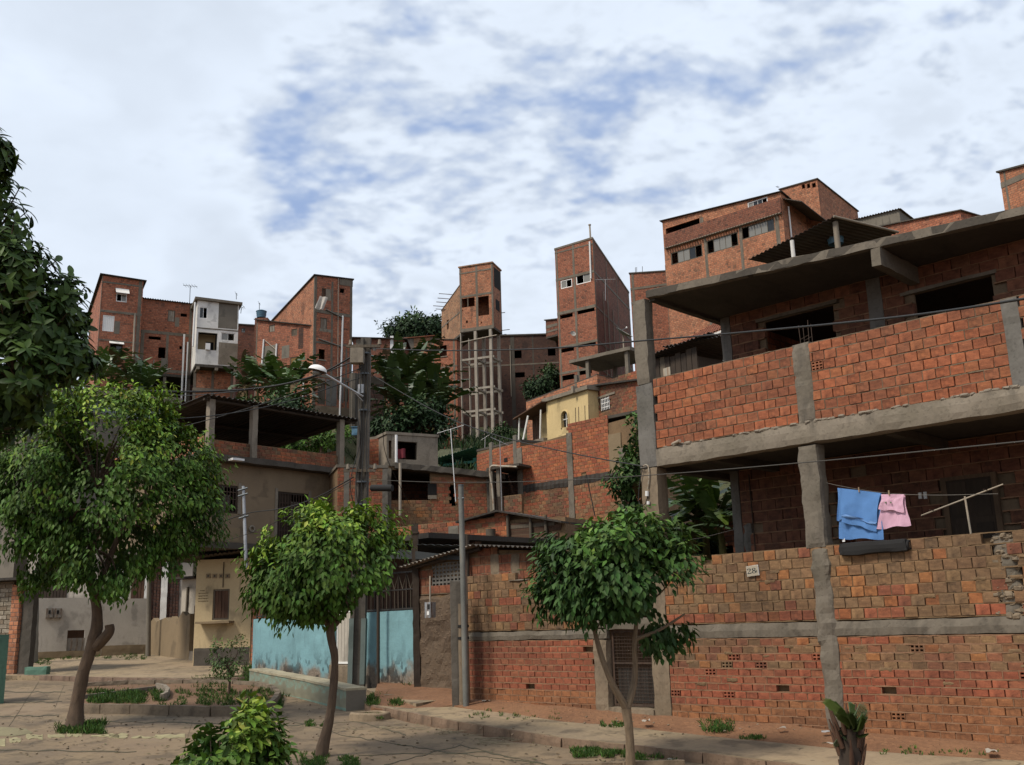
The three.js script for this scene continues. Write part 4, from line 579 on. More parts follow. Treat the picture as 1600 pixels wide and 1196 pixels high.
// long two-tier brick wall below the yellow house
house({ label: 'long two-tier brick house wall below the yellow house', x: [812, 1012], d: [36.6, 32.6], top: [700, 645], deep: 4, m: M.mortarTan, py: 740, base: 3.2, noRoof: true,
  more: (F, r, h) => {
    const yb = F.at(890, 752)[1], top = (x) => x < F.at(889, 680)[0] ? h.yl + .02 : h.yl + .45;
    coursedWall(F, r, 0, F.L, -.3, yb - .12, { pal: PAL.mixed.concat(PAL.red, PAL.mixed) }); coursedWall(F, r, 0, F.at(952, 700)[0], yb + .1, h.yl + .9, { pal: PAL.parapet.concat(PAL.red), top });
    part(r, 'floor_band', rough(-.02, F.L, yb - .2, yb + .12, -.1, .06, .025, .15), M.sheetDark); part(r, 'render_patch', rough(F.at(952, 700)[0], F.at(972, 700)[0], yb, F.at(960, 678)[1], -.05, .05, .01, .2), M.beige);
    for (const px of [814, 893, 975]) { const u = F.at(px, 740)[0]; part(r, 'column', rough(u - .13, u + .13, -1, px === 893 ? F.at(893, 676)[1] : px === 814 ? h.yl : F.at(975, 700)[1], -.08, .075, .012, .15), M.concrete); }
    part(r, 'roof', prism([[F.at(889, 700)[0], h.yl + .42, -4], [F.L, h.yl + .42, -4], [F.L, h.yl + .42, -.1], [F.at(889, 700)[0], h.yl + .42, -.1]], .1), M.concreteDark);
    part(r, 'roof', prism([[0, h.yl - .1, -4], [F.at(889, 700)[0], h.yl - .1, -4], [F.at(889, 700)[0], h.yl - .1, -.1], [0, h.yl - .1, -.1]], .08), M.concreteDark);
    for (const px of [891, 896, 906, 912]) { const u = F.at(px, 672)[0]; part(r, 'reinforcement_bar', rod([u, h.yl + .3, -.3], [u + .02, h.yl + 1.1, -.3], .012), M.rustIron); } } });
house({ label: 'low brick wall with patched render left of the long two-tier wall', x: [746, 814], d: [40, 37.4], top: [706, 690], deep: 3, m: M.mortarTan, py: 720, base: 4, roof: { over: .02, t: .08, m: M.concreteDark }, more: (F, r, h) => { coursedWall(F, r, 0, F.L, 0, h.yr - .02, { pal: PAL.red.concat(PAL.parapet) }); const b = F.rect(789, 716, 794, 722); part(r, 'opening', bx(b.u0, b.u1, b.y0, b.y1, .03, .045), M.dark); for (const px of [768, 806]) { const u = F.at(px, 715)[0]; part(r, 'column', rough(u - .12, u + .12, 0, h.yl + .2, -.05, .05, .01, .2), M.grey); } } });  // small hole is a black panel, its inner darkness painted on
// yellow house
house({ n: 'yellow_house', label: 'yellow rendered house with arched window and side porch', x: [854, 920], d: [44, 41.6], top: [629, 609], deep: 5, m: M.yellowHouse, py: 650, wins: [[877.6, 642, 888, 668, 'arch']], roof: { over: .14, t: .16, m: M.concretePale },
  more: (F, r, h) => { const a = F.rect(877.6, 642, 888, 668), pts = []; for (let i = 0; i <= 10; i++) { const t = Math.PI * (1 - i / 10), w = (a.u1 - a.u0) / 2 + .03; pts.push([(a.u0 + a.u1) / 2 + Math.cos(t) * w, a.y1 - w + Math.sin(t) * w, .02]); } const fr = part(r, 'window_surround', [tube([[a.u0 - .03, a.y0, .02], ...pts, [a.u1 + .03, a.y0, .02]], .04, 30, 5)], M.yellowHouse); part(fr, 'glazing_bar', [bx((a.u0 + a.u1) / 2 - .015, (a.u0 + a.u1) / 2 + .015, a.y0, a.y1, -.1, -.07), bx(a.u0, a.u1, a.y0 + .35, a.y0 + .38, -.1, -.07), bx(a.u0, a.u1, a.y0 + .7, a.y0 + .73, -.1, -.07)], M.whiteHouse); part(fr, 'pane', bx(a.u0, a.u1, a.y0, a.y1, -.13, -.12), M.glass);
    part(r, 'porch_wall', wallGeo([[-1.9, 0], [-.02, 0], [-.02, h.yl - .1], [-1.9, h.yl - .35]], [], .12, -.6), M.yellowHouse); const d = F.rect(833, 651, 843, 690, -.6); const dr = part(r, 'door', bx(d.u0, d.u1, 0, d.y1, -.6, -.57), M.wood); for (let i = 0; i < 3; i++) part(dr, 'door_panel', bx(lerp(d.u0, d.u1, i / 3) + .04, lerp(d.u0, d.u1, (i + 1) / 3) - .04, d.y1 - 1.8, d.y1 - .1, -.57, -.555), M.woodBrown);
    part(r, 'porch_roof', prism([[-2.1, h.yl - .42, .35], [.1, h.yl - .05, .35], [.1, h.yl + .05, -1.4], [-2.1, h.yl - .3, -1.4]].reverse(), .05), M.woodBrown); const pb = F.at(835, 690)[1]; part(r, 'porch_floor', bx(-2.0, -.02, pb - .25, pb, -1.2, .2), M.concretePale);
    for (const u of [-1.9, -.25]) part(r, 'porch_post', rod([u - .12, pb, .12], [u + .05, h.yl - .3, .15], .04), M.whiteHouse); part(r, 'eave_bracket', bx(F.at(900, 620)[0], F.at(903, 620)[0], h.yl - .05, h.yl + .25, 0, .25), M.concretePale); } });
house({ label: 'brick house with white window grille beside the yellow house', x: [918, 1008], d: [42.6, 39.5], top: [606, 594], deep: 5, m: M.mortarTan, py: 640, wins: [[939, 617, 954, 643, 'grille', { frame: M.rustIron, bars: M.plateWhite }]], roof: { over: .2, t: .07, m: M.sheetDark }, more: (F, r, h) => { const w = F.rect(938, 616, 955, 644); coursedWall(F, r, 0, F.L, F.at(960, 690)[1], h.yl - .02, { pal: PAL.mixed.concat(PAL.parapet, PAL.red), holes: [w] }); coursedWall(F, r, F.L * .4, F.L, h.yl, h.yr - .03, { pal: PAL.mixed, top: (x) => lerp(h.yl, h.yr, x / F.L) - .08 }); part(r, 'concrete_sill', rough(w.u0 - .15, w.u1 + .35, w.y0 + .62, w.y0 + .72, 0, .07, .008, .2), M.concretePale); const wc = F.rect(932, 662, 965, 670); for (let i = 0; i < 14; i++) part(r, 'mortar_smear', rough(lerp(wc.u0, wc.u1, rnd()) - .08, lerp(wc.u0, wc.u1, rnd() * .1 + i / 15) + .1, wc.y0 + rr(0, .15), wc.y0 + rr(.18, .25), -.02, .045, .015, .06), M.cementTan); } });
house({ label: 'brick parapet house behind the yellow house roof', x: [822, 935], d: [48.5, 45], top: [629, 586], deep: 5, m: M.brick_orange, py: 630, base: 8, roof: { over: .0, t: .05, m: M.concreteDark }, cols: [[900, .16, 0]] });
{ const F = new Facade(897, 47, 984, 45, 560, 9), t = thing('concrete_canopy', 'flat concrete slab canopy on thin posts in front of the tower', 'canopy', F.pos(), F.turn), y = F.at(940, 556)[1]; part(t, 'slab', rough(-.25, F.L + .1, y - .06, y + .12, -2.3, .1, .012, .2), M.concrete); for (const [px, z] of [[919, -.1], [981, -.1], [900, -2], [961, -2.1]]) { const u = F.at(px, 575, z)[0]; part(t, 'post', rough(u - .09, u + .09, -1, y - .06, z - .09, z + .09, .008, .2), M.concrete); } part(t, 'parapet', bx(F.at(940, 590)[0], F.L + .2, F.at(950, 604)[1], F.at(950, 584)[1], -2, -1.9), M.brick_orange); part(t, 'low_wall', bx(F.at(945, 585)[0], F.at(965, 585)[0], F.at(950, 592)[1], F.at(950, 580)[1], -1.2, -1.1), M.yellowHouse); }
// verandah house in the middle, rooftop room, carport
house({ label: 'brick house with deep dark verandah under a sagging slab', x: [604, 766], d: [35.8, 36.6], top: [728, 744], deep: 6, m: M.mortarTan, py: 770, base: 3, roof: { over: .05, t: .1, m: M.concrete }, wins: [[607, 734, 672, 782, 'void'], [702, 758, 712, 791, 'void']],
  more: (F, r, h) => { const o = F.rect(606, 733, 673, 783), d = F.rect(701, 757, 713, 792); coursedWall(F, r, o.u1 + .02, F.L, -.4, h.yr - .02, { pal: PAL.red.concat(PAL.mixed), holes: [d] }); coursedWall(F, r, 0, o.u1 + .02, -.4, o.y0, { pal: PAL.mixed.concat(PAL.tan) });
    part(r, 'verandah_back_wall', bx(o.u0, o.u1 + .5, -.4, h.yl, -2.6, -2.5), M.brick_dark); const w = F.rect(668, 756, 682, 774); const fr = part(r, 'window', bx(w.u0, w.u1, w.y0, w.y1, .03, .05), M.dark); part(fr, 'sill', rough(w.u0, w.u1, w.y0 - .15, w.y0 - .01, .03, .07, .006, .1), M.concretePale);
    part(r, 'slab_edge', rough(-.15, F.L + .15, h.yl - .14, h.yl + .12, -.3, .3, .03, .18), M.concreteDark).rotation.z = Math.atan2(h.yr - h.yl, F.L); for (const px of [606, 764]) { const u = F.at(px, 760)[0]; part(r, 'column', rough(u - .1, u + .12, -1, h.yl - .1, -.08, .06, .01, .15), M.concrete); } } });
house({ label: 'brick side building with grey column behind the utility pole', x: [527, 604], d: [34.5, 35], top: [731, 732], deep: 4, m: M.mortarTan, py: 770, base: 2.5, roof: { over: .05, t: .1, m: M.concrete }, more: (F, r, h) => { coursedWall(F, r, 0, F.L, -.2, h.yl, { pal: PAL.mixed.concat(PAL.red) }); for (const px of [541, 601]) { const u = F.at(px, 770)[0]; part(r, 'column', rough(u - .1, u + .1, -1, h.yl, -.05, .05, .01, .15), M.grey); } } });
house({ label: 'upper brick wall beside the rooftop concrete room', x: [560, 606], d: [38, 37.6], top: [690, 684], deep: 3, m: M.mortarTan, py: 705, base: P(585, 735, 37.8).y, roof: { over: 0, t: .1, m: M.concrete }, more: (F, r, h) => coursedWall(F, r, 0, F.L, 0, h.yl, { pal: PAL.red.concat(PAL.parapet) }) });
house({ n: 'rooftop_room', cat: 'room', label: 'small bare concrete rooftop room with open front and red cloth', x: [604, 684], d: [37, 38], top: [679, 684], deep: 2.4, m: M.concretePale, py: 705, base: P(640, 735, 37.3).y, roof: { over: .04, t: .1, m: M.concretePale }, wins: [[607, 690, 652, 718, 'void']], more: (F, r, h) => { const u = F.at(617, 700)[0]; part(r, 'column', rough(u - .13, u + .1, 0, h.yl, -.1, .03, .008, .15), M.concretePale); part(r, 'back_panel', bx(.2, F.at(652, 700)[0], .1, h.yl - .1, -1.3, -1.2), M.woodDark); } });
{ const F = new Facade(624, 36.5, 637, 36.6, 705, P(630, 716, 36.9).y), q = F.rect(624, 699, 637, 714); single('hanging_cloth', 'dark red cloth hanging inside the rooftop room', 'cloth', (() => { const g = clothGeo(q.u1 - q.u0, q.y1 - q.y0, .06, 8); g.rotateY(F.turn); const p = F.world((q.u0 + q.u1) / 2, q.y1, -.35); g.translate(p.x, p.y, p.z); return g; })(), mat([.22, .02, .04], { side: THREE.DoubleSide })); }
function clothGeo(w, h, wave, seg = 14) { const g = new THREE.PlaneGeometry(w, h, seg, seg), p = g.attributes.position; for (let i = 0; i < p.count; i++) { const x = p.getX(i), y = p.getY(i) - h / 2; p.setXYZ(i, x + n3(x * 4, y * 4, 1, 3) * .01, y + wave * .3 * Math.sin(x / w * 5), wave * Math.sin(x / w * 9 + y * 1.3) * clamp(-y / h + .15)); } g.computeVertexNormals(); return g; }
{ const F = new Facade(766, 36.4, 814, 35.6, 750, 3.4), t = thing('carport', 'open brick carport with white gutter pipe beside the long wall', 'carport', F.pos(), F.turn), y = F.at(790, 731)[1]; part(t, 'roof', rough(-.1, F.L, y - .02, y + .08, -1.4, .1, .01, .3), M.concreteDark); part(t, 'wall', bx(-.1, F.L, -1, y - .02, -1.3, -1.2), M.brick_deep); part(t, 'side_wall', bx(-.2, -.1, -1, y - .02, -1.2, -.1), M.brick_deep); const lo = F.at(800, 774)[1]; part(t, 'low_wall', bx(F.at(786, 780)[0], F.L, -1, lo, -.12, -.02), M.mortarTan); coursedWall(F, t, F.at(786, 780)[0], F.L, -.4, lo, { z: 0, pal: PAL.red.concat(PAL.mixed) }); part(t, 'gutter_pipe', tube([F.at(813, 731).concat(.2), F.at(790, 730).concat(.2), F.at(773, 730).concat(.2), F.at(771, 735).concat(.2), F.at(775, 770).concat(.2), F.at(777, 798).concat(.2)], .04, 30), M.pvcDirty); for (const px of [768, 779]) { const u = F.at(px, 760)[0]; part(t, 'post', rough(u - .08, u + .08, -1, y, -.12, .04, .008, .2), M.concrete); } part(t, 'doorway_panel', bx(F.at(783, 780)[0] - .2, F.at(787, 780)[0], -1, F.at(785, 776)[1], 0, .05), M.woodDark); }  // back and side walls in deepest brick: the darkness inside is painted in
{ const F = new Facade(690, 48, 745, 47, 725, 6.5), t = thing('green_shed', 'teal painted open shed behind the verandah house', 'shed', F.pos(), F.turn), y = F.at(715, 718)[1]; part(t, 'roof', corrugated([-.3, y, .6], [F.L + .6, .35, 0], [0, -.3, -2.4], .18, .025, .01), M.teal); for (const px of [692, 716, 743]) { const u = F.at(px, 728)[0]; part(t, 'post', bx(u - .08, u + .08, -2, y - .05, -.08, .08), M.teal); } part(t, 'wall', bx(0, F.L, -2, y - .1, -2, -1.9), M.teal); part(t, 'rail', bx(0, F.L, y - .28, y - .16, .02, .1), M.teal); }
// low house with plank fence in front of them
house({ label: 'low brick house with lean-to roof and weathered plank panels', x: [612, 884], d: [31.5, 28.2], top: [824, 808], deep: 3, m: M.mortarTan, py: 830, base: 1.6, noRoof: true,
  more: (F, r, h) => { const pk = F.at(783, 801), lf = F.at(728, 815), rt = F.at(884, 818); const top = (x) => x < lf[0] ? h.yl + .02 : x < pk[0] ? lerp(lf[1], pk[1], (x - lf[0]) / (pk[0] - lf[0])) - .03 : lerp(pk[1], rt[1], (x - pk[0]) / (rt[0] - pk[0])) - .03;
    coursedWall(F, r, 0, F.at(797, 830)[0], 0, pk[1], { pal: PAL.mixed.concat(PAL.red, PAL.parapet), top, bl: .22, bh: .12 });
    part(r, 'upper_wall', wallGeo([[lf[0], h.yl - .3], [rt[0], h.yl - .3], [rt[0], rt[1]], [pk[0], pk[1]], [lf[0], lf[1]]], [], .1, -.16), M.mortarTan);
    part(r, 'roof', prism([[lf[0] - .2, lf[1] - .05, .25], [pk[0], pk[1], .25], [pk[0], pk[1], -3], [lf[0] - .2, lf[1] - .05, -3]].reverse(), .05), M.sheetDark); part(r, 'roof', prism([[pk[0] + .003, pk[1], .25], [rt[0], rt[1], .25], [rt[0], rt[1], -3], [pk[0] + .003, pk[1], -3]].reverse(), .05), M.sheetDark);
    const a = F.at(797, 820), b = F.at(880, 830), k = 15, yb = F.at(840, 862)[1]; for (let i = 0; i < k; i++) { const y = lerp(yb, lerp(pk[1], rt[1], .5) - .15, i / k); part(r, 'plank', bx(a[0] + rr(-.05, .1), b[0] - rr(0, .5), y, y + .1, .01, rr(.03, .06)), pick([M.woodGrey, M.wood, M.woodBrown, M.woodGrey])).rotation.z = rr(-.012, .012); }
    for (const px of [797, 833, 856]) { const u = F.at(px, 830)[0]; part(r, 'fence_post', rod([u, 0, .1], [u + rr(-.03, .03), F.at(px, 806)[1], .1], .05, .045), M.woodGrey); }
    const c = F.rect(706, 838, 712, 852); part(r, 'render_patch', rough(c.u0 - .1, c.u1 + .15, 0, F.at(709, 822)[1], 0, .06, .012, .1), M.grey); const bl = F.rect(768, 828, 781, 850); part(r, 'bin', [rod([(bl.u0 + bl.u1) / 2, bl.y0 - .2, .25], [(bl.u0 + bl.u1) / 2, bl.y1, .25], .14, .14, 14)], M.woodGrey); } });
// gable house with the vent block grid
house({ n: 'gabled_house', label: 'low brick house with corrugated roof and grey vent block grid', x: [652, 905], d: [24.3, 20.8], top: [905, 905], deep: 5, m: M.mortarTan, py: 920, base: gy(23) - .4, noRoof: true,
  wins: [[676, 879, 722, 916, 'void']],
  more: (F, r, h) => { const pk = F.at(757, 856), lf = F.at(652, 888), rt = F.at(900, 861), y1 = Math.max(lf[1], rt[1]);
    part(r, 'gable', wallGeo([[0, h.yl], [F.L, h.yl], [F.L, rt[1]], [pk[0], pk[1] - .05], [0, lf[1]]], [F.rect(676, 879, 722, 916)], .12, 0), M.mortarTan); const v = F.rect(676, 879, 722, 916), top = (x) => (x < pk[0] ? lerp(lf[1], pk[1], x / pk[0]) : lerp(pk[1], rt[1], (x - pk[0]) / (F.L - pk[0]))) - .06;
    coursedWall(F, r, 0, F.L, F.at(690, 927)[1], pk[1], { pal: [[.42, .15, .085], [.46, .17, .09], [.38, .14, .08], [.44, .20, .11]], holes: [v], top, bl: .2, bh: .17, mortar: M.mortar });
    part(r, 'mud_render', rough(0, F.L * .5, -.5, F.at(690, 927)[1] - .01, -.06, .05, .05, .12), M.mud);
    const nx = 8, ny = 6, W = v.u1 - v.u0, H = v.y1 - v.y0; for (let i = 0; i < nx; i++) for (let j = 0; j < ny; j++) { const x0 = v.u0 + W * i / nx, x1 = v.u0 + W * (i + 1) / nx, y0 = v.y0 + H * j / ny, y2 = v.y0 + H * (j + 1) / ny, b = .022, s = new THREE.Shape([[x0, y0], [x1, y0], [x1, y2], [x0, y2]].map((p) => new THREE.Vector2(...p))); s.holes.push(new THREE.Path([[x0 + b, y0 + b], [x0 + b, y2 - b], [x1 - b, y2 - b], [x1 - b, y0 + b]].map((p) => new THREE.Vector2(...p)))); const g = new THREE.ExtrudeGeometry(s, { depth: .08, bevelEnabled: false }); g.translate(0, 0, -.06 + rr(-.004, .004)); part(r, 'vent_block', metricUV(g), M.cementGrey); }
    part(r, 'dark_room', bx(v.u0 - .5, v.u1 + .5, v.y0 - .5, v.y1 + .3, -2.1, -2), M.dark);  // black sheet behind the grid; darkness of the room is its colour
    const ov = .3, sl = (rt[1] - pk[1]) / (rt[0] - pk[0]), sL = (lf[1] - pk[1]) / (lf[0] - pk[0]); part(r, 'roof', corrugated([pk[0], pk[1] + .03, .35], [F.L + .5 - pk[0], sl * (F.L + .5 - pk[0]), 0], [0, 0, -5.5], .14, .022, .01), M.sheet); part(r, 'roof', corrugated([-.25, pk[1] + .05 + sL * (-.25 - pk[0]), .35], [pk[0] + .25, -sL * (-.25 - pk[0]), 0], [0, 0, -5.5], .14, .022, .01), M.sheetPale);
    part(r, 'roof_beam', rod([-.2, lf[1] - .03, .12], [pk[0], pk[1] - .03, .12], .04), M.woodDark);
    for (const px of [768, 800]) { const c = F.rect(px, 880, px + 14, 900); part(r, 'render_patch', rough(c.u0, c.u1, c.y0, c.y1 + .2, 0, .045, .012, .08), M.cementTan); } } });
// ---------------------------------------------------------------- boundary wall left of the house, on the same building line
{
  const a = A28.at(733, 1060)[0], b = A28.at(951, 1060)[0], base = gy(20.5) + .05, F = new Facade(733, -A28.world(a, 0, 0).z, 951, -A28.world(b, 0, 0).z, 1060, base), R0 = thing('boundary_wall', 'brick boundary wall with concrete band left of the big house', 'wall', F.pos(), F.turn);
  const y1 = F.at(840, 985)[1], y0 = F.at(840, 1001)[1], yT = F.at(840, 897)[1], pil = [F.at(929, 1050)[0], F.L], rows = Math.round((yT - y1) / .157);
  const back = part(R0, 'wall_core', bx(0, pil[0] + .02, -.7, yT - .08, -.19, -.095), M.mortarTan);
  const top = (x) => yT - .02 - (x > F.L * .36 && x < F.L * .52 ? .16 : 0);
  const up = courses({ u0: 0, u1: pil[0], y0: y1 + .012, rows, pal: (r) => r === 3 || r === 1 ? PAL.tan.concat(PAL.red, [[.58, .28, .09]]) : PAL.tan, keep: (x, y) => y < top(x) });
  const n = Math.ceil((y0 + .5) / .112), lo = courses({ u0: 0, u1: pil[0] + .0, y0: y0 - n * .112, rows: n, bl: .2, bh: .099, jt: .013, vj: .012, jz: .004, hollow: .02, pal: (r, x, y) => (y0 - y) / .112 < 8 ? PAL.red : PAL.mud });
  part(R0, 'mortar', quads(bedGeo(up.beds, up.heads, 0, (x, y) => y < top(x) + .05)), M.mortarTan); part(R0, 'mortar', quads(bedGeo(lo.beds, lo.heads, 0, () => true, .001)), M.mortarPink);
  part(R0, 'concrete_band', rough(0, F.L + .02, y0 + .0, y1, -.1, .02, .016, .1), M.concrete);
  part(R0, 'gate_pillar', rough(pil[0], pil[1], -.7, y0, -.2, .03, .015, .1), M.cementTan);
  part(R0, 'gate_pillar', rough(pil[0], pil[1], y1, yT - .2, -.2, .03, .015, .1), M.concrete);
  part(R0, 'coping_stone', rough(F.at(795, 905)[0], F.at(824, 905)[0], F.at(810, 908)[1], F.at(810, 906)[1], -.12, .03, .008, .08), M.concretePale);
  lay(F, R0, [{ bricks: up.bricks, wall: back }, { bricks: lo.bricks, wall: back }]);
  // gate between wall and house
  const g0 = F.at(953, 1060)[0], g1 = F.at(1022, 1060)[0], gb = F.at(985, 1105)[1], gt = F.at(985, 985)[1], t = thing('mesh_gate', 'dark rusty mesh gate between boundary wall and big house', 'gate', F.world(g0, 0, 0).toArray(), F.turn), w = g1 - g0 - .04;
  part(t, 'frame', [bx(0, .04, gb, gt, -.14, -.1), bx(w - .04, w, gb, gt, -.14, -.1), bx(.04, w - .04, gt - .04, gt, -.14, -.1), bx(.04, w - .04, gb, gb + .04, -.14, -.1), bx(.04, w - .04, lerp(gb, gt, .55), lerp(gb, gt, .55) + .03, -.14, -.1)], M.rustIron);
  { const L = []; for (let x = .1; x < w - .06; x += .06) L.push(rod([x, gb + .04, -.12], [x, gt - .04, -.12], .004, .004, 5)); for (let y = gb + .1; y < gt - .06; y += .06) L.push(rod([.04, y, -.115], [w - .04, y, -.115], .004, .004, 5)); const m = part(t, 'wire_mesh', L, M.rustIron); m.userData.kind = 'stuff'; }
  part(t, 'sheet_panel', bx(.05, w - .05, gb + .05, lerp(gb, gt, .5), -.19, -.18), M.sheetDark);
  part(t, 'door_step', rough(-.05, w + .05, gb - .5, gb - .01, -.5, .06, .02, .1), M.cementTan); part(t, 'passage_wall', bx(-.4, w + .5, gb - .5, gt + .6, -2.2, -2.1), M.brick_deep); part(t, 'lintel', rough(-.05, w + .06, gt + .01, gt + .2, -.2, .0, .012, .12), M.concrete);
}
{ const q = A28.rect(1168, 884, 1187, 901), t = thing('house_number_plate', 'white square plate with the number 28 on brick wall', 'sign', A28.world((q.u0 + q.u1) / 2, (q.y0 + q.y1) / 2, .012).toArray(), A28.turn), w = (q.u1 - q.u0) / 2, h = (q.y1 - q.y0) / 2; t.rotation.z = .07;
  part(t, 'plate', rough(-w, w, -h, h, 0, .018, .002, .05, 30), M.plateWhite);
  const cv = document.createElement('canvas'); cv.width = cv.height = 256; const c = cv.getContext('2d'); c.fillStyle = '#cfcabd'; c.fillRect(0, 0, 256, 256); c.fillStyle = '#22343c'; c.font = 'bold 190px serif'; c.textAlign = 'center'; c.fillText('28', 112, 196); c.font = 'bold 70px serif'; c.fillText('.', 222, 196); c.fillRect(216, 120, 14, 60); const tx = new THREE.CanvasTexture(cv); tx.colorSpace = THREE.SRGBColorSpace;
  const pg = new THREE.PlaneGeometry(w * 1.86, h * 1.86); pg.translate(0, 0, .0225); part(t, 'number', pg, mat([1, 1, 1], { map: tx, roughness: .7 })); }

// ---------------------------------------------------------------- pink house with roofed terrace, yellow kiosk floor
{
  const base = gy(34) - .3, F = new Facade(318, 32.8, 533, 37, 780, base), R0 = thing('terrace_house', 'pinkish rendered house with brick terrace and dark tin canopy', 'house', F.pos(), F.turn), at = (x, y) => F.at(x, y), L = F.L;
  const yS = at(420, 726)[1], yB = at(340, 848)[1], yP = at(420, 700)[1], w1 = F.rect(331, 758, 371, 802), w2 = F.rect(433, 770, 481, 848);
  const deep = 6, w = [w1, w2];
  part(R0, 'wall', wallGeo([[0, yB], [L, yB], [L, yS - .12], [0, yS - .12]], w, .16, 0), M.pink); part(R0, 'wall', bx(0, .16, yB, yS - .12, -deep, -.162), M.pink); part(R0, 'wall', bx(L - .16, L, 0, yS - .12, -deep, -.162), M.mortarTan); part(R0, 'wall', bx(0, L, yB, yS - .12, -deep - .15, -deep), M.pink);
  part(R0, 'floor_slab', rough(-.35, L + .02, yB - .22, yB - .003, -deep, .35, .012, .2), M.concreteDark); part(R0, 'lower_wall', wallGeo([[F.at(400, 950)[0], 0], [L, 0], [L, yB - .2], [F.at(400, 950)[0], yB - .2]], [], .15, -.25), M.mortarTan);
  part(R0, 'terrace_slab', rough(-.35, L + .25, yS - .12, yS + .1, -deep, .4, .016, .15), M.concreteDark);
  for (const q of w) { const f = fitWindow(F, R0, q, 0, 'grille', { frame: M.woodDark, bars: M.rustIron }); part(f, 'shutter', bx(q.u0 + .07, lerp(q.u0, q.u1, .45), q.y0 + .07, q.y1 - .07, -.1, -.07), M.woodDark); part(f, 'curtain', bx(lerp(q.u0, q.u1, .5), lerp(q.u0, q.u1, .8), q.y0 + .07, q.y1 - .3, -.15, -.13), M.grey); part(R0, 'window_trim', [rough(q.u0 - .12, q.u0 - .003, q.y0, q.y1 + .1, -.02, .03, .004, .2), rough(q.u1 + .003, q.u1 + .12, q.y0, q.y1 + .1, -.02, .03, .004, .2)], M.concretePale); }
  part(R0, 'render_stain', rough(.15, 1.4, yB + .05, yB + .5, -.02, .012, .004, .2), M.beige); part(R0, 'vent_ring', (() => { const g = new THREE.TorusGeometry(.09, .035, 8, 16), p = at(393, 827); g.translate(p[0], p[1], .02); return g; })(), M.concretePale);
  coursedWall(F, R0, .05, L, yS + .1, yP + .05, { z: .2, pal: PAL.parapet.concat(PAL.mixed) }); const core = part(R0, 'parapet_core', bx(.05, L, yS + .1, yP, .08, .17), M.mortarTan); part(R0, 'parapet_core', bx(-.15, -.05, yS + .1, yP + .1, -deep + .2, .1), M.brick_orange); part(R0, 'parapet_core', bx(.05, L, yS + .1, yP + .1, -deep + .2, -deep + .32), M.brick_red); part(R0, 'side_parapet', bx(L - .1, L, yS + .1, yP + .25, -deep + .33, .07), M.brick_orange);
  const yC = (px, z) => at(px, px < 350 ? 628 : px < 450 ? 645 : 660)[1]; const c0 = F.at(318, 622), c1 = F.at(537, 657), sl = (c1[1] - c0[1]) / (c1[0] - c0[0]);
  part(R0, 'canopy_sheet', corrugated([-.35, c0[1] - sl * .35, .5], [L + .9, sl * (L + .9), 0], [0, -.35, -5.6], .2, .03, .012), M.sheetDark);
  for (const z of [.25, -2.6, -5]) part(R0, 'canopy_beam', rod([-.3, c0[1] - .1 - (.25 - z) * .06, z], [L + .4, c0[1] + sl * L - .1 - (.25 - z) * .06, z], .05), M.woodDark);
  for (const u of [-.2, 1.3, 2.7, 4.1, L]) part(R0, 'canopy_rafter', rod([u, c0[1] + sl * u - .05, .45], [u, c0[1] + sl * u - .38, -5], .035), M.woodDark);
  for (const [px, z] of [[318, .22], [390, .22], [526, .22]]) { const u = F.at(px, 670)[0] + (px < 350 ? .1 : 0); part(R0, 'canopy_post', rough(u - .11, u + .11, yS, c0[1] + sl * u - .06, z - .11, z + .11, .008, .15), M.concretePale); }
  for (const [u, z] of [[.3, -5], [2.2, -5], [3.9, -5], [L - .2, -5]]) part(R0, 'canopy_post', rough(u - .1, u + .1, yS, c0[1] + sl * u - .4, z - .1, z + .1, .008, .15), M.concreteDark);
  { const q = at(353, 722), g = rough(q[0] - .2, q[0] + .25, q[1] - .04, q[1] + .04, .4, .7, .01, .1); part(R0, 'drain_spout', g, M.pvc); }
}
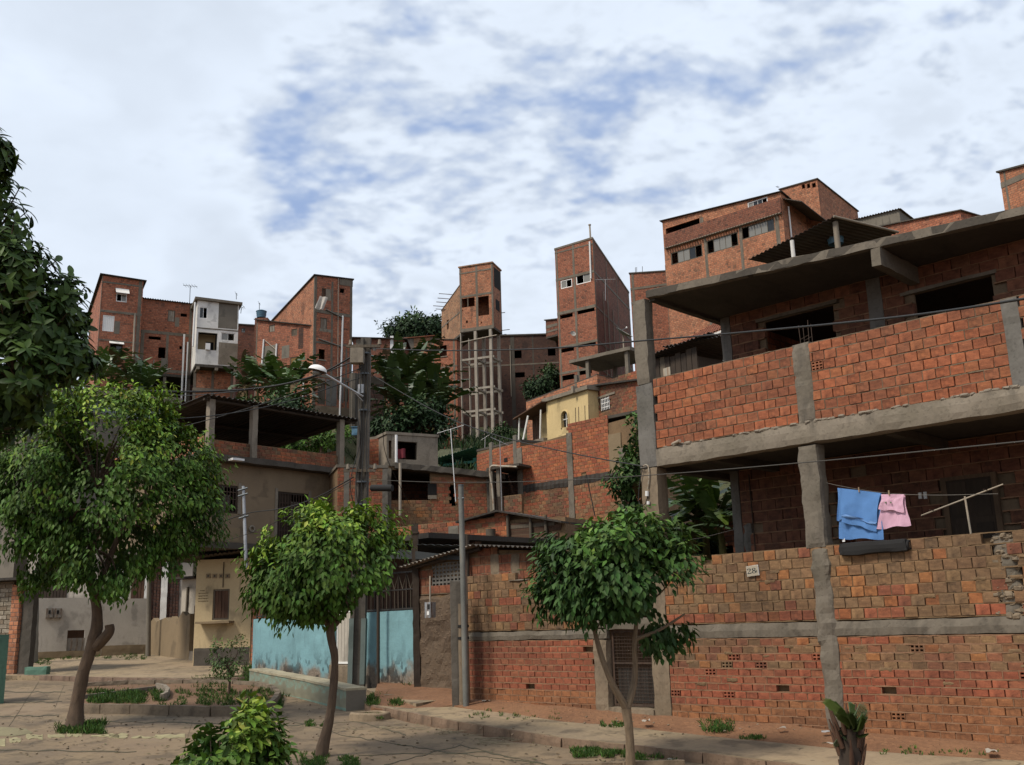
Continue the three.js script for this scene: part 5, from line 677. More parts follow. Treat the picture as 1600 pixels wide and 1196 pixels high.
{
  const base = gy(34.5) - .3, F = new Facade(304, 34.5, 392, 34.1, 960, base), R0 = thing('kiosk_house', 'yellow rendered ground floor with closed hatch and ledge', 'house', F.pos(), F.turn), L = F.L, yT = F.at(345, 874)[1], h = F.rect(332, 921, 358, 969);
  part(R0, 'wall', wallGeo([[0, 0], [L, 0], [L, yT], [0, yT]], [h], .15, 0), M.yellow); part(R0, 'wall', bx(0, .15, 0, yT, -3, -.152), M.yellow); part(R0, 'wall', bx(L - .15, L, 0, yT, -3, -.152), M.yellow); part(R0, 'upper_wall', bx(.3, L - .1, yT + .12, F.at(345, 850)[1], -1.2, -1), M.beige);
  fitWindow(F, R0, h, 0, 'shutter', { m: M.woodBrown, frame: M.woodGrey, leaves: 2 }); part(R0, 'ledge', rough(F.at(313, 972)[0], F.at(366, 972)[0], F.at(340, 975)[1], F.at(340, 971)[1], -.02, .38, .008, .15), M.beige);
  part(R0, 'roof', corrugated([-.5, yT + .02, .6], [L + 1.8, .28, 0], [0, .05, -3], .16, .02, .01), M.sheet); for (let i = 0; i < 4; i++) { const q = F.rect(322 + i * 10, 897, 329 + i * 10, 904); const v = part(R0, 'vent_block', bx(q.u0, q.u1, q.y0, q.y1, .0, .02), M.beige); part(v, 'vent_hole', bx(q.u0 + .05, q.u1 - .05, q.y0 + .04, q.y1 - .04, .02, .024), M.concreteDark); }
  part(R0, 'conduit', rod([F.at(350, 880)[0], yT - .1, .03], [F.at(350, 880)[0], h.y1 + .05, .03], .014), M.woodDark); part(R0, 'plinth_stain', rough(.02, L, 0, F.at(345, 1012)[1], -.02, .012, .01, .1), M.concreteDark);
  { const cv = document.createElement('canvas'); cv.width = 256; cv.height = 256; const c = cv.getContext('2d'); c.clearRect(0, 0, 256, 256); c.fillStyle = '#6b5a36'; const r = mulberry(4); for (let l = 0; l < 5; l++) { let x = 10 + (l === 0 ? 40 : 0); while (x < 236 - (l === 0 ? 80 : 0)) { const w = 8 + r() * 14; c.fillRect(x, 30 + l * 44, w, 7 + r() * 9); x += w + 4 + r() * 6; } } const tx = new THREE.CanvasTexture(cv); tx.colorSpace = THREE.SRGBColorSpace; const q = F.rect(309, 920, 326, 944), g = new THREE.PlaneGeometry(q.u1 - q.u0, q.y1 - q.y0); g.translate((q.u0 + q.u1) / 2, (q.y0 + q.y1) / 2, .006); part(R0, 'painted_lettering', g, mat([1, 1, 1], { map: tx, alphaMap: null, transparent: true })); }
  single('brick_pier', 'narrow exposed brick pier between yellow wall and blue wall', 'pier', (() => { const g = rough(0, .55, 0, F.at(392, 880)[1], -.3, .05, .012, .15); g.rotateY(F.turn); const p = F.world(L + .04, 0, 0); g.translate(p.x, p.y, p.z); return g; })(), M.brick_orange);
}
// ---------------------------------------------------------------- blue garden wall
{
  const base = gy(27) - .3, F = new Facade(394, 30, 646, 24.7, 1010, base), R0 = thing('blue_garden_wall', 'weathered blue garden wall with dark zigzag grille on top', 'wall', F.pos(), F.turn), L = F.L, yT = (F.at(420, 966)[1] + F.at(620, 957)[1]) / 2, g0 = F.at(522, 1000)[0], g1 = F.at(548, 1000)[0], g2 = F.at(567, 1000)[0];
  // paint worn away along the foot: its own texture, cut to the wall
  const blue = texture(1024, [8, 2.2], (u, v) => { const n = fbm(u * 20, v * 7, 81, 5, 20), d = fbm(u * 40, v * 3, 82, 4, 40), f = fbm(u * 200, v * 70, 83, 2, 200), hgt = v * 2.2, foot = sstep(.95, .62, hgt + (n - .5) * .55 + (d - .5) * .5), mould = sstep(.52, .66, fbm(u * 60, v * 12, 84, 4, 60)) * sstep(1.35, .6, hgt), fade = .85 + .3 * (n - .5); let c = [.27 * fade, .50 * fade, .54 * fade]; const b = [.30 * (.6 + .5 * f), .235 * (.6 + .5 * f), .175 * (.6 + .5 * f)]; c = c.map((q, i) => lerp(q, b[i], foot)); c = c.map((q) => q * (1 - .72 * mould) * (.93 + .14 * f) * (1 - .15 * sstep(.55, .75, d))); return [...c, .5 + .3 * (f - .5) - .3 * foot]; }, 512);
  const bm = tm(blue, [.82, .82, .82], .006); bm.color.setRGB(.72, .72, .72);
  const uvOff = (g) => { const p = g.attributes.position, uv = g.attributes.uv; for (let i = 0; i < p.count; i++) uv.setXY(i, p.getX(i), p.getY(i)); return g; };
  part(R0, 'wall', uvOff(rough(0, g0, -.1, yT, -.18, 0, .008, .25)), bm); part(R0, 'wall', uvOff(rough(g2, L, -.1, yT + .03, -.18, 0, .008, .25)), bm);
  const gb = F.at(535, 1038)[1], gate = part(R0, 'gate', [bx(g0 + .01, g1 + .22, gb, gb + .05, -.12, -.07), bx(g0 + .01, g0 + .05, gb + .05, yT + .1, -.12, -.07), bx(g1 + .18, g1 + .22, gb + .05, yT + .1, -.12, -.07), bx(g0 + .05, g1 + .18, yT + .05, yT + .1, -.12, -.07)], M.plateWhite); for (let i = 0; i < 6; i++) part(gate, 'gate_slat', bx(lerp(g0 + .05, g1 + .18, i / 6) + .006, lerp(g0 + .05, g1 + .18, (i + 1) / 6) - .006, gb + .05, yT + .05, -.11, -.085), M.white);
  part(R0, 'door_step', rough(g0 - .1, g2 + .05, 0, gb - .02, -.4, .1, .015, .15), M.cementTan);
  for (const [a, b, k] of [[.05, g0 - .05, 1], [g2 + .05, L - .05, 1]]) { const y0 = yT + .005, y1 = yT + .95, n = Math.round((b - a) / .34), fr = part(R0, 'grille', [bx(a, b, y0 + .04, y0 + .08, -.12, -.07), bx(a, b, y1 - .04, y1, -.12, -.07), bx(a, b, y0 + .5, y0 + .53, -.115, -.075)], M.iron); for (let i = 0; i <= n; i++) { const x = lerp(a, b, i / n); part(fr, 'grille_bar', bx(x - .018, x + .018, y0 + .001, y1, -.112, -.078), M.woodDark); if (i < n) { const x2 = lerp(a, b, (i + 1) / n), xm = (x + x2) / 2; part(fr, 'zigzag_bar', [rod([x, y1 - .05, -.095], [xm, y0 + .52, -.095], .014, .014, 5), rod([x2, y1 - .05, -.095], [xm, y0 + .52, -.095], .014, .014, 5), rod([xm, y0 + .52, -.095], [xm, y0 + .08, -.095], .014, .014, 5)], M.woodGrey); } } }
  const W2 = thing('shaded_house', 'house in deep shade behind the blue wall grille', 'house', F.world(0, 0, -2).toArray(), F.turn); part(W2, 'wall', bx(0, L, 0, yT + 1.7, -.2, 0), M.woodBrown); part(W2, 'roof', bx(-.1, L + .1, yT + 1.72, yT + 1.85, -4, 1.6), M.sheetDark); part(W2, 'side_wall', bx(0, .15, 0, yT + 1.7, .002, 1.5), M.brick_dark); for (const x of [1.2, 4.2]) { const d = part(W2, 'door', bx(x, x + .9, 0, 2.3, .002, .05), M.woodDark); part(d, 'frame', [bx(x - .07, x, 0, 2.36, 0.001, .08), bx(x + .9, x + .97, 0, 2.36, .001, .08)], M.wood); }
  const aw = thing('awning_sheet', 'dark tarpaulin awning over the right end of the blue wall', 'awning', F.pos(), F.turn); { const p = [[592, 851, .3], [652, 842, .3], [746, 866, .3]].map(([x, y, z]) => [...F.at(x, y, z), z]); part(aw, 'sheet', corrugated([F.at(590, 850, .2)[0], F.at(590, 850, .2)[1], .3], [3.3, -.3, 0], [0, -.25, -1.6], .3, .012, .01), M.blueTarp); part(aw, 'fascia', prism([[F.at(590, 851, .2)[0], F.at(600, 872, .2)[1], .3], [F.at(590, 851, .2)[0] + 3.3, F.at(690, 876, .2)[1] - .05, .3], [F.at(590, 851, .2)[0] + 3.3, F.at(690, 866, .2)[1] - .12, .3], [F.at(590, 851, .2)[0], F.at(600, 853, .2)[1], .3]], .02, [0, 0, 1]), M.blueTarp); for (const u of [.1, 3.4]) part(aw, 'pole', rod([F.at(590, 850, .2)[0] + u, 0, .25], [F.at(590, 850, .2)[0] + u, F.at(600, 853, .2)[1], .25], .04), M.woodDark); }
}
// ---------------------------------------------------------------- far side of the plaza
{
  const base = gy(41.5) - .3, F = new Facade(56, 40.5, 231, 42.4, 980, base), R0 = thing('white_boundary_wall', 'long pale rendered wall with two meter boxes across the plaza', 'wall', F.pos(), F.turn), L = F.L, yT = (F.at(80, 931)[1] + F.at(220, 937)[1]) / 2, h = F.rect(104, 985, 132, 1024), step = F.at(160, 980)[0];
  part(R0, 'wall', wallGeo([[0, 0], [L, 0], [L, yT - .06], [step, yT - .06], [step, yT], [0, yT]], [h], .18, 0), M.white); part(R0, 'foot_stain', rough(step, L, 0, F.at(200, 1008)[1], -.02, .014, .008, .15), M.beige); part(R0, 'foot_stain', rough(0, step, 0, F.at(90, 1018)[1], -.02, .014, .008, .15), M.beige);
  part(R0, 'hatch_panel', bx(h.u0, h.u1, h.y0, lerp(h.y0, h.y1, .68), -.1, -.04), M.sheetPale); part(R0, 'hatch_recess', bx(h.u0, h.u1, h.y0, h.y1, -.5, -.45), M.woodBrown);
  for (const [x, lab] of [[71, 'left'], [84, 'right']]) { const q = F.rect(x, 951, x + 11.5, 967), b = thing('meter_box', lab === 'left' ? 'left electricity meter box on pale wall' : 'right electricity meter box on pale wall', 'meter box', F.world((q.u0 + q.u1) / 2, q.y0, .0).toArray(), F.turn, 'meter boxes on the pale wall'), w = (q.u1 - q.u0) / 2, hh = q.y1 - q.y0; part(b, 'case', rough(-w, w, 0, hh, .003, .14, .004, .2), M.sheetPale); part(b, 'dial_window', bx(-w * .35, w * .25, hh * .45, hh * .8, .141, .15), M.dark); part(b, 'lid', bx(-w * .85, w * .85, hh * .1, hh * .36, .141, .148), M.sheetPale); }
  const B = new Facade(233, 42, 294, 37.8, 1000, base), W2 = thing('broken_low_wall', 'low stained beige wall with jagged top beside the yellow house', 'wall', B.pos(), B.turn), pts = [[0, 0], [B.L, 0]]; for (let i = 12; i >= 0; i--) pts.push([B.L * i / 12, B.at(262, 968 - (i > 9 ? 6 : 0))[1] + rr(-.12, .1)]); part(W2, 'wall', wallGeo(pts, [], .2, 0), M.beige); part(W2, 'pillar', rough(B.L - .05, B.L + .28, 0, B.at(290, 960)[1], -.2, .06, .015, .15), M.beige);
  const gp1 = thing('plank_gate', 'narrow dark plank gate between low wall and yellow house', 'gate', B.world(B.L + .3, 0, -.1).toArray(), B.turn); for (let i = 0; i < 5; i++) part(gp1, 'plank', bx(i * .17, i * .17 + .155, .6, 2.1 + rr(-.1, .1), 0, .03), M.woodBrown); part(gp1, 'door_step', rough(-.1, 1.1, 0, .58, -.3, .15, .02, .15), M.concretePale);
  // houses behind that wall
  const H = new Facade(40, 44.5, 300, 45.5, 900, base), r3 = thing('row_house', 'white and brown row house with metal gates behind the pale wall', 'house', H.pos(), H.turn), yt = H.at(160, 835)[1], seg = (a, b) => [H.at(a, 900)[0], H.at(b, 900)[0]];
  part(r3, 'wall', bx(0, H.L, 0, yt, -.2, 0), M.white); part(r3, 'roof', bx(-.2, H.L, yt + .003, yt + .15, -5, .7), M.concreteDark);
  for (const [a, b, m, nm] of [[60, 106, M.woodDark, 'gate'], [153, 187, M.sheetPale, 'gate'], [206, 232, M.woodBrown, 'gate'], [236, 256, M.brick_deep, 'gate'], [262, 281, M.brick_deep, 'gate']]) { const [u0, u1] = seg(a, b), n = Math.round((u1 - u0) / .14), g = part(r3, nm, [bx(u0, u1, 0, yt - .6, .002, .02)], m); for (let i = 0; i < n; i++) part(g, 'slat', bx(lerp(u0, u1, i / n) + .012, lerp(u0, u1, (i + 1) / n) - .012, 0, yt - .6, .02, .05), m); }
  for (const px of [188, 232, 258]) { const u = H.at(px, 900)[0]; part(r3, 'column', rough(u - .14, u + .14, 0, yt, -.1, .12, .01, .2), M.whiteHouse); }
  const K = new Facade(283, 39.5, 309, 39, 930, base), r4 = thing('whitewashed_lean_to', 'whitewashed lean-to with dark pipe beside the yellow house', 'shed', K.pos(), K.turn), kt = K.at(296, 905)[1]; part(r4, 'wall', rough(0, K.L, 0, kt, -1.5, 0, .01, .3), M.white); part(r4, 'roof', bx(-.25, K.L + .1, kt + .003, kt + .08, -1.6, .3), M.sheetDark); part(r4, 'pipe', rod([K.L * .4, kt - 1.6, .05], [K.L * .42, kt - .3, .05], .04), M.grey);
  house({ n: 'flat_roof_house', label: 'flat roofed bluish house half hidden behind the big street tree', x: [40, 260], d: [46, 52], top: [612, 632], deep: 8, m: M.grey, base: .5, roof: { over: .5, t: .3, m: M.concretePale }, wins: [[250, 650, 262, 672, 'void'], [90, 700, 130, 740, 'shutter', { m: M.woodBrown }], [160, 700, 190, 745, 'pane']], beams: [[760, .3]], patch: [[140, 628, 250, 652, M.paleBlue, .02]] });
  const G = new Facade(-25, 33.5, 17, 33.2, 950, base), r5 = thing('painted_brick_wall', 'white painted brick wall with orange pier at the left edge', 'wall', G.pos(), G.turn), yt5 = G.at(0, 910)[1]; part(r5, 'wall_core', bx(0, G.L, 0, yt5, -.3, -.03), M.mortar); { const c = courses({ u0: 0, u1: G.L, y0: .1, rows: Math.floor((yt5 - .1) / .14), bl: .3, bh: .122, jt: .018, vj: .02, pal: [[.62, .58, .50], [.56, .52, .44], [.66, .62, .55], [.45, .38, .30]] }); const core = r5.children[0]; for (const b of c.bricks) { const m = part(core, 'brick', brickGeo(b.L, b.h, .085, b.v), clay(b.c)); m.position.set(b.x, b.y, b.z); m.scale.x = b.l / b.L; } } part(r5, 'pier', rough(G.L + .003, G.L + .35, 0, yt5 - .1, -.3, .05, .015, .2), M.brick_orange); part(r5, 'roof', bx(-.2, G.L + 1.2, yt5 + .02, yt5 + .1, -2, .4), M.sheetDark); part(r5, 'side_wall', rough(G.L + .36, G.L + .8, 0, yt5 - .3, -.3, -.05, .015, .2), M.concreteDark);
  const Q = new Facade(-44, 26, -9, 25.2, 1030, gy(26) - .3), r6 = thing('turquoise_wall', 'turquoise slatted wall end at the left edge', 'wall', Q.pos(), Q.turn), y6 = Q.at(4, 992)[1], core = part(r6, 'wall_core', bx(0, Q.L, 0, y6, -.3, -.03), M.turq); const k = 13; for (let i = 0; i < k; i++) part(core, 'block', rough(0, Q.L + .01, lerp(.05, y6, i / k), lerp(.05, y6, (i + .86) / k), -.1, .012, .006, .12), M.turq);
  const lw = gp(8, 1068, 0), lw2 = gp(30, 1060, 0); single('low_turquoise_kerb_wall', 'low faded turquoise wall stub by the left edge', 'wall', (() => { const g = rough(0, .7, -.1, .42, -.2, .1, .015, .1); g.translate(lw[0], gy(lw[1]), -lw[1] - 1.2); return g; })(), M.turq);
}
// ---------------------------------------------------------------- paving, pavement, kerbs, planting beds
const street = (d) => gy(d);
const plaza = [[-24, 2], [12, 2], [12, 10], [6.5, 13], ...[[1200, 1196], [978, 1172], [800, 1160], [640, 1130], [572, 1112], [573, 1085], [640, 1072], [640, 1066], [520, 1062], [395, 1052], [330, 1046], [290, 1040]].map(([x, y]) => gp(x, y)), [-13.6, 43], [-24, 43]];
sheet(plaza, (d) => gy(d), M.pave, 'plaza', .06, .9);
const roadMesh = sheet([gp(26, 1063), gp(140, 1065), gp(300, 1068), gp(392, 1062), gp(395, 1050), [-6.6, 33], [-9, 36], [-12, 43.5], [-21, 43.5], [-21, 32]], (d) => gy(d) + .13, M.walk, 'road', .14, .9);
const kerbM1 = tm(T.concrete, [.33, .24, .19], .008), kerbM2 = tm(T.concrete, [.36, .26, .19], .01);
const kerbLine = (pts, w, h, yf, name, m, lift = 0) => { const L = []; for (let i = 0; i < pts.length - 1; i++) { const [x0, d0] = pts[i], [x1, d1] = pts[i + 1], len = Math.hypot(x1 - x0, d1 - d0), n = Math.max(1, Math.round(len / .9)); for (let k = 0; k < n; k++) { const a = [lerp(x0, x1, k / n), lerp(d0, d1, k / n)], b = [lerp(x0, x1, (k + 1) / n), lerp(d0, d1, (k + 1) / n)], l = Math.hypot(a[0] - b[0], a[1] - b[1]), ya = yf(a[1]) + lift, yb = yf(b[1]) + lift, g = rough(.004, l - .004, -.12, h, -w / 2, w / 2, .009, .09, 9); g.rotateZ(Math.atan2(yb - ya, l)); g.rotateY(Math.atan2(b[1] - a[1], b[0] - a[0])); g.translate(a[0], ya, -a[1]); L.push(g); } } return L; };
for (const g of kerbLine([gp(28, 1062), gp(140, 1066), gp(300, 1070), gp(388, 1066)], .14, .145, gy)) part(roadMesh, 'kerb_stone', g, kerbM1);
// pavement along the brick walls
const edge = [[572, 1100], [640, 1113], [719, 1128], [800, 1140], [880, 1153], [978, 1163], [1100, 1176], [1200, 1189], [1320, 1203], [1500, 1226], [1750, 1258]].map(([x, y]) => gp(x, y, .14)), inner = [[1750, 1208], [1600, 1190], [1450, 1181], [1320, 1172], [1200, 1160], [1100, 1150], [978, 1136], [880, 1128], [800, 1116], [716, 1103], [640, 1107], [590, 1103]].map(([x, y]) => gp(x, y, .14));
const walkMesh = sheet([...edge, ...inner], (d, x) => gy(d) + .14 + .012 * (vn(x * 1.3, d * 1.3, 4) - .5), M.walk, 'pavement', .12, .5);
for (const g of kerbLine(edge, .1, .142, gy)) part(walkMesh, 'kerb_stone', g, kerbM2);
// bare earth at the foot of the walls, banked up against them
const wallFoot = [[1760, 1172], [1600, 1163], [1300, 1138], [1040, 1112], [930, 1103], [735, 1085], [700, 1068], [640, 1062], [570, 1062]].map(([x, y]) => gp(x, y, .18)); for (const p of wallFoot) { p[0] += .35; p[1] += .35; }
sheet([...inner.slice().reverse().map(([x, d]) => [x - .12, d - .12]), ...wallFoot], (d, x) => gy(d) + .115 + .11 * sstep(.2, 1.6, ((x - 2.6) * .682 + (d - 18.05) * .731) + 1.5) + .05 * (fbm(x * 2.2, d * 2.2, 91, 4) - .5), tm(T.soil, [.38, .2, .105], .03), 'earth_strip', .2, .3);
for (const [pl, h] of [[[[566, 1077], [640, 1071], [700, 1075], [690, 1084], [602, 1087]], .2], [[[622, 1093], [692, 1086], [703, 1092], [650, 1100]], .19], [[[600, 1086], [660, 1080], [676, 1088], [616, 1096]], .16]]) sheet(pl.map(([x, y]) => gp(x, y, h)), (d, x) => gy(d) + h + .02 * (vn(x * 2, d * 2, 8) - .5), M.walk, 'broken_slab', .12, .4);
{ // mossy joints and long cracks in the plaza
  const m = tm(T.soil, [.12, .11, .065], .01), jl = [[[-10, 1082], [110, 1082]], [[-10, 1098], [105, 1097]], [[-10, 1120], [100, 1118]], [[60, 1066], [10, 1140]], [[100, 1070], [84, 1110]], [[430, 1120], [540, 1150], [700, 1176], [900, 1200]], [[440, 1135], [560, 1128], [640, 1150]], [[560, 1180], [760, 1176], [860, 1196]], [[150, 1128], [420, 1132]], [[-10, 1172], [230, 1176]], [[600, 1196], [720, 1165], [800, 1185]], [[300, 1128], [280, 1196]]];
  for (const l of jl) { const P2 = []; for (let i = 0; i < l.length - 1; i++) for (let k = 0; k < 14; k++) P2.push([lerp(l[i][0], l[i + 1][0], k / 14), lerp(l[i][1], l[i + 1][1], k / 14) + rr(-1.2, 1.2)]); const w = (i) => .2 + .6 * vn(i * .5, l[0][0], 12), poly = [...P2.map(([x, y], i) => gp(x, y - w(i), .004)), ...P2.slice().reverse().map(([x, y], i) => gp(x, y + w(P2.length - i), .004))]; sheet(poly, (d) => gy(d) + .005, m, 'joint', .004, 1.2); } }
// flush painted edging across the plaza, worn into pieces
{ const m = tm(T.concrete, [.60, .58, .36], .006); const row = [[-30, 1160, 14], [14, 1157, 10], [40, 1152, 10], [74, 1151, 8], [104, 1149, 8], [142, 1151, 7], [170, 1150, 9], [205, 1152, 5], [242, 1151, 9]]; row.forEach(([x, y, h], i) => { const w = 12 + 22 * hash(i, 1, 3), pts = []; for (let k = 0; k < 11; k++) { const t = k / 10; pts.push([x + t * w * 1.4, y - h / 2 + 3 * vn(t * 6, i, 5)]); } for (let k = 10; k >= 0; k--) { const t = k / 10; pts.push([x + t * w * 1.4, y + h / 2 - 3.5 * vn(t * 6, i + 9, 6)]); } sheet(pts.map(([a, b]) => gp(a, b, .006)), (d) => gy(d) + .008, m, 'painted_edging', .007, .3); });
  sheet([[-20, 1141], [0, 1136], [40, 1139], [52, 1146], [20, 1151], [-20, 1150]].map(([a, b]) => gp(a, b, .006)), (d) => gy(d) + .006, tm(T.concrete, [.38, .36, .22], .006), 'painted_edging', .005, .3); }
// planting bed with kerb
{
  const front = [[112, 1115], [205, 1116], [330, 1120], [410, 1118], [428, 1106], [434, 1094], [424, 1084], [402, 1078], [330, 1074], [200, 1075], [128, 1079]].map(([x, y]) => gp(x, y)), t = thing('planting_bed', 'kerbed planting bed of earth and grass beside the big tree', 'planter', [front[1][0], gy(front[1][1]), -front[1][1]]);
  const mv = (g) => { g.translate(-t.position.x, -t.position.y, -t.position.z); return g; }; for (const g of kerbLine([...front, front[0]], .13, .2, gy)) part(t, 'kerb', mv(g), tm(T.concrete, [.31, .26, .20], .01)); part(t, 'earth', mv(sheet(front, (d, x) => gy(d) + .1 + .06 * (fbm(x * 2, d * 2, 92, 4) - .5), tm(T.soil, [.29, .17, .095], .03), null, .12, .3)), tm(T.soil, [.29, .17, .095], .03));
  const c2 = [[244, 1078], [256, 1080], [262, 1086], [258, 1093], [252, 1096]].map(([x, y]) => gp(x, y, .1)); for (const g of kerbLine(c2, .1, .26, gy)) part(t, 'inner_kerb', mv(g), M.concretePale);
  const c3 = [[130, 1093], [244, 1078]].map(([x, y]) => gp(x, y, .1)); for (const g of kerbLine(c3, .1, .2, gy)) part(t, 'inner_kerb', mv(g), M.concrete);
}
// curved bench
{
  const base = [[389, 1073], [420, 1081], [460, 1090], [508, 1103], [541, 1112]].map(([x, y]) => gp(x, y)), c = new THREE.CatmullRomCurve3(base.map(([x, d]) => new THREE.Vector3(x, 0, -d))), n = 28, t = thing('curved_bench', 'low curved turquoise masonry bench with pale seat top', 'bench', [base[2][0], gy(base[2][1]), -base[2][1]]), sec = [];
  for (let i = 0; i <= n; i++) { const p = c.getPoint(i / n), q = c.getTangent(i / n), b = new THREE.Vector3(q.z, 0, -q.x); sec.push([p, b.normalize().multiplyScalar(b.z < 0 ? 1 : -1)]); }
  const mk = (y0, y1, o0, o1, amp) => { const L = []; const pt = ([p, b], o, y, i) => [p.x + b.x * o - t.position.x, gy(-p.z) + y + amp * (vn(i * .7, y * 9 + o * 5, 6) - .5) - t.position.y, p.z + b.z * o - t.position.z]; for (let i = 0; i < n; i++) { const A = sec[i], B = sec[i + 1]; const f = (o, y) => [pt(A, o, y, i), pt(B, o, y, i + 1)]; const [a0, b0] = f(o0, y0), [a1, b1] = f(o0, y1), [a2, b2] = f(o1, y1), [a3, b3] = f(o1, y0); L.push([a0, b0, b1, a1], [a1, b1, b2, a2], [a2, b2, b3, a3]); if (i === 0) L.push([a0, a1, a2, a3]); if (i === n - 1) L.push([b0, b3, b2, b1]); } return quads(L); };
  const turqWorn = texture(512, [3, .6], (u, v) => { const n2 = fbm(u * 12, v * 5, 85, 5, 5), d = fbm(u * 30, v * 3, 86, 4, 3), w = sstep(.62, .2, v + (n2 - .5) * 1.1 + (d - .5) * .6) * .75 + .45 * sstep(.5, .72, d); return [lerp(.30, .38, clamp(w)), lerp(.49, .34, clamp(w)), lerp(.45, .25, clamp(w)), .5 + .3 * n2].map((q, i) => i < 3 ? q * (.75 + .5 * n2) : q); }, 256);
  const bodyM = tm(turqWorn, [1, 1, 1], .006); const g = mk(-.1, .40, 0, .42, .012); const uv = g.attributes.uv, p = g.attributes.position; for (let i = 0; i < p.count; i++) uv.setXY(i, p.getX(i) * .7 + p.getZ(i) * .7, p.getY(i) - .02 + p.getX(i) * .05);
  part(t, 'base', g, bodyM); part(t, 'seat', mk(.403, .45, -.015, .44, .012), tm(T.concrete, [.62, .60, .46], .006));
  { const [p2, b2] = sec[n], q = c.getTangent(1), e = (o, s) => [p2.x + b2.x * o + q.x * s - t.position.x, p2.z + b2.z * o + q.z * s - t.position.z]; const A = e(-.01, .004), B = e(.425, .004), y = gy(-p2.z) - t.position.y; part(t, 'worn_end', quads([[[A[0], y - .05, A[1]], [B[0], y - .05, B[1]], [B[0], y + .4, B[1]], [A[0], y + .4, A[1]]]]), M.grey); }
}
// ring of a former tree pit
{ const c = gp(578, 1124), t = thing('tree_pit_ring', 'low round concrete ring with grass inside near the kerb', 'planter', [c[0], gy(c[1]), -c[1]]), pts = [[.30, -.05], [.30, .1], [.33, .125], [.37, .12], [.39, .09], [.4, -.05]].map((p) => new THREE.Vector2(...p)); const g = new THREE.LatheGeometry(pts, 36), p = g.attributes.position; for (let i = 0; i < p.count; i++) p.setY(i, p.getY(i) + .02 * (n3(p.getX(i) * 5, p.getZ(i) * 5, 1, 4))); g.computeVertexNormals(); part(t, 'ring', metricUV(g), tm(T.concrete, [.44, .36, .26], .008)); const e = new THREE.CircleGeometry(.31, 24); e.rotateX(-Math.PI / 2); e.translate(0, .05, 0); part(t, 'earth', metricUV(e), M.soil); }
{ const c = gp(960, 1192), t = thing('kerbed_grass_pit', 'shallow kerbed pit of grass at the foot of the forked tree', 'planter', [c[0], gy(c[1]), -c[1]]); const L = kerbLine([[-.75, -.55], [.9, -.5]].map(([x, d]) => [c[0] + x, c[1] + d]), .12, .1, gy); for (const g of L) { g.translate(-c[0], -gy(c[1]), c[1]); part(t, 'kerb', g, tm(T.concrete, [.40, .32, .23], .01)); } }
// ---------------------------------------------------------------- foliage
const leafMat = (o = {}) => mat([1, 1, 1], { phys: true, vertexColors: true, side: THREE.DoubleSide, roughness: .62, specularIntensity: .45, transmission: .16, thickness: 0, ...o });
M.leaf = leafMat(); M.leafDull = leafMat({ roughness: .7 }); for (const k of ['leaf', 'leafDull']) M[k].color.setRGB(.95, .95, .95);
class Leaves {                                          // many folded leaves collected into one geometry
  constructor() { this.p = []; this.c = []; this.i = []; }
  add(o, axis, up, len, wid, col, curl = .25) {
    const s = axis.clone().cross(up).normalize(), n = s.clone().cross(axis).normalize(), k = this.p.length / 3, q = (t, w, h) => { const v = o.clone().addScaledVector(axis, len * t).addScaledVector(s, wid * w).addScaledVector(n, len * h); this.p.push(v.x, v.y, v.z); this.c.push(...col); };
    q(0, 0, 0); q(.4, .5, .02); q(.38, 0, -.07); q(.4, -.5, .02); q(.75, .3, -.04 - curl * .1); q(.75, -.3, -.04 - curl * .1); q(1, 0, -.1 - curl * .25);
    this.i.push(k, k + 2, k + 1, k, k + 3, k + 2, k + 1, k + 2, k + 4, k + 2, k + 3, k + 5, k + 2, k + 6, k + 4, k + 2, k + 5, k + 6);
  }
  build() { const g = new THREE.BufferGeometry(); g.setAttribute('position', new THREE.Float32BufferAttribute(this.p, 3)); g.setAttribute('color', new THREE.Float32BufferAttribute(this.c, 3)); g.setAttribute('uv', new THREE.Float32BufferAttribute(new Float32Array(this.p.length / 3 * 2), 2)); g.setIndex(this.i); g.computeVertexNormals(); return g; }
}
const V3 = (x, y, z) => new THREE.Vector3(x, y, z), rv = () => { let v; do v = V3(rr(-1, 1), rr(-1, 1), rr(-1, 1)); while (v.lengthSq() > 1 || v.lengthSq() < .01); return v.normalize(); };
const mixc = (a, b, t) => a.map((q, i) => lerp(q, b[i], t));
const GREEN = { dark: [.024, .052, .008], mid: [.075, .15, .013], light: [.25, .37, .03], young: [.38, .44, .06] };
// a sprig of hanging leaves round c; out points away from the crown
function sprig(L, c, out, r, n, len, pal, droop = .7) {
  const topLit = clamp(.04 + .75 * out.y + rr(-.25, .3));  // upward sprigs painted lighter, as if lit from above
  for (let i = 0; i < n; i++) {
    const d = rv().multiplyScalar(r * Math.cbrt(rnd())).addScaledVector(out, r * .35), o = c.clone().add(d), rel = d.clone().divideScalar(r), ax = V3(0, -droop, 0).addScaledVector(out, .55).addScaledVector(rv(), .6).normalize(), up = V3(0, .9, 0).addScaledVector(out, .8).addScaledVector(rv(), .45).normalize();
    const tip = clamp(rel.dot(out) * .5 + .35 + rr(-.2, .2)); let col = mixc(pal.dark, pal.mid, tip); col = mixc(col, pal.light, clamp(topLit * tip * 1.5 - .15)); if (rnd() < .06 * topLit) col = mixc(col, pal.young, rr(.4, 1));  // inner leaves painted darker: crown shade is in the vertex colour
    L.add(o, ax, up, len * rr(.7, 1.2), len * rr(.42, .55), col.map((q) => q * rr(.85, 1.15)), rr(0, .6));
  }
}
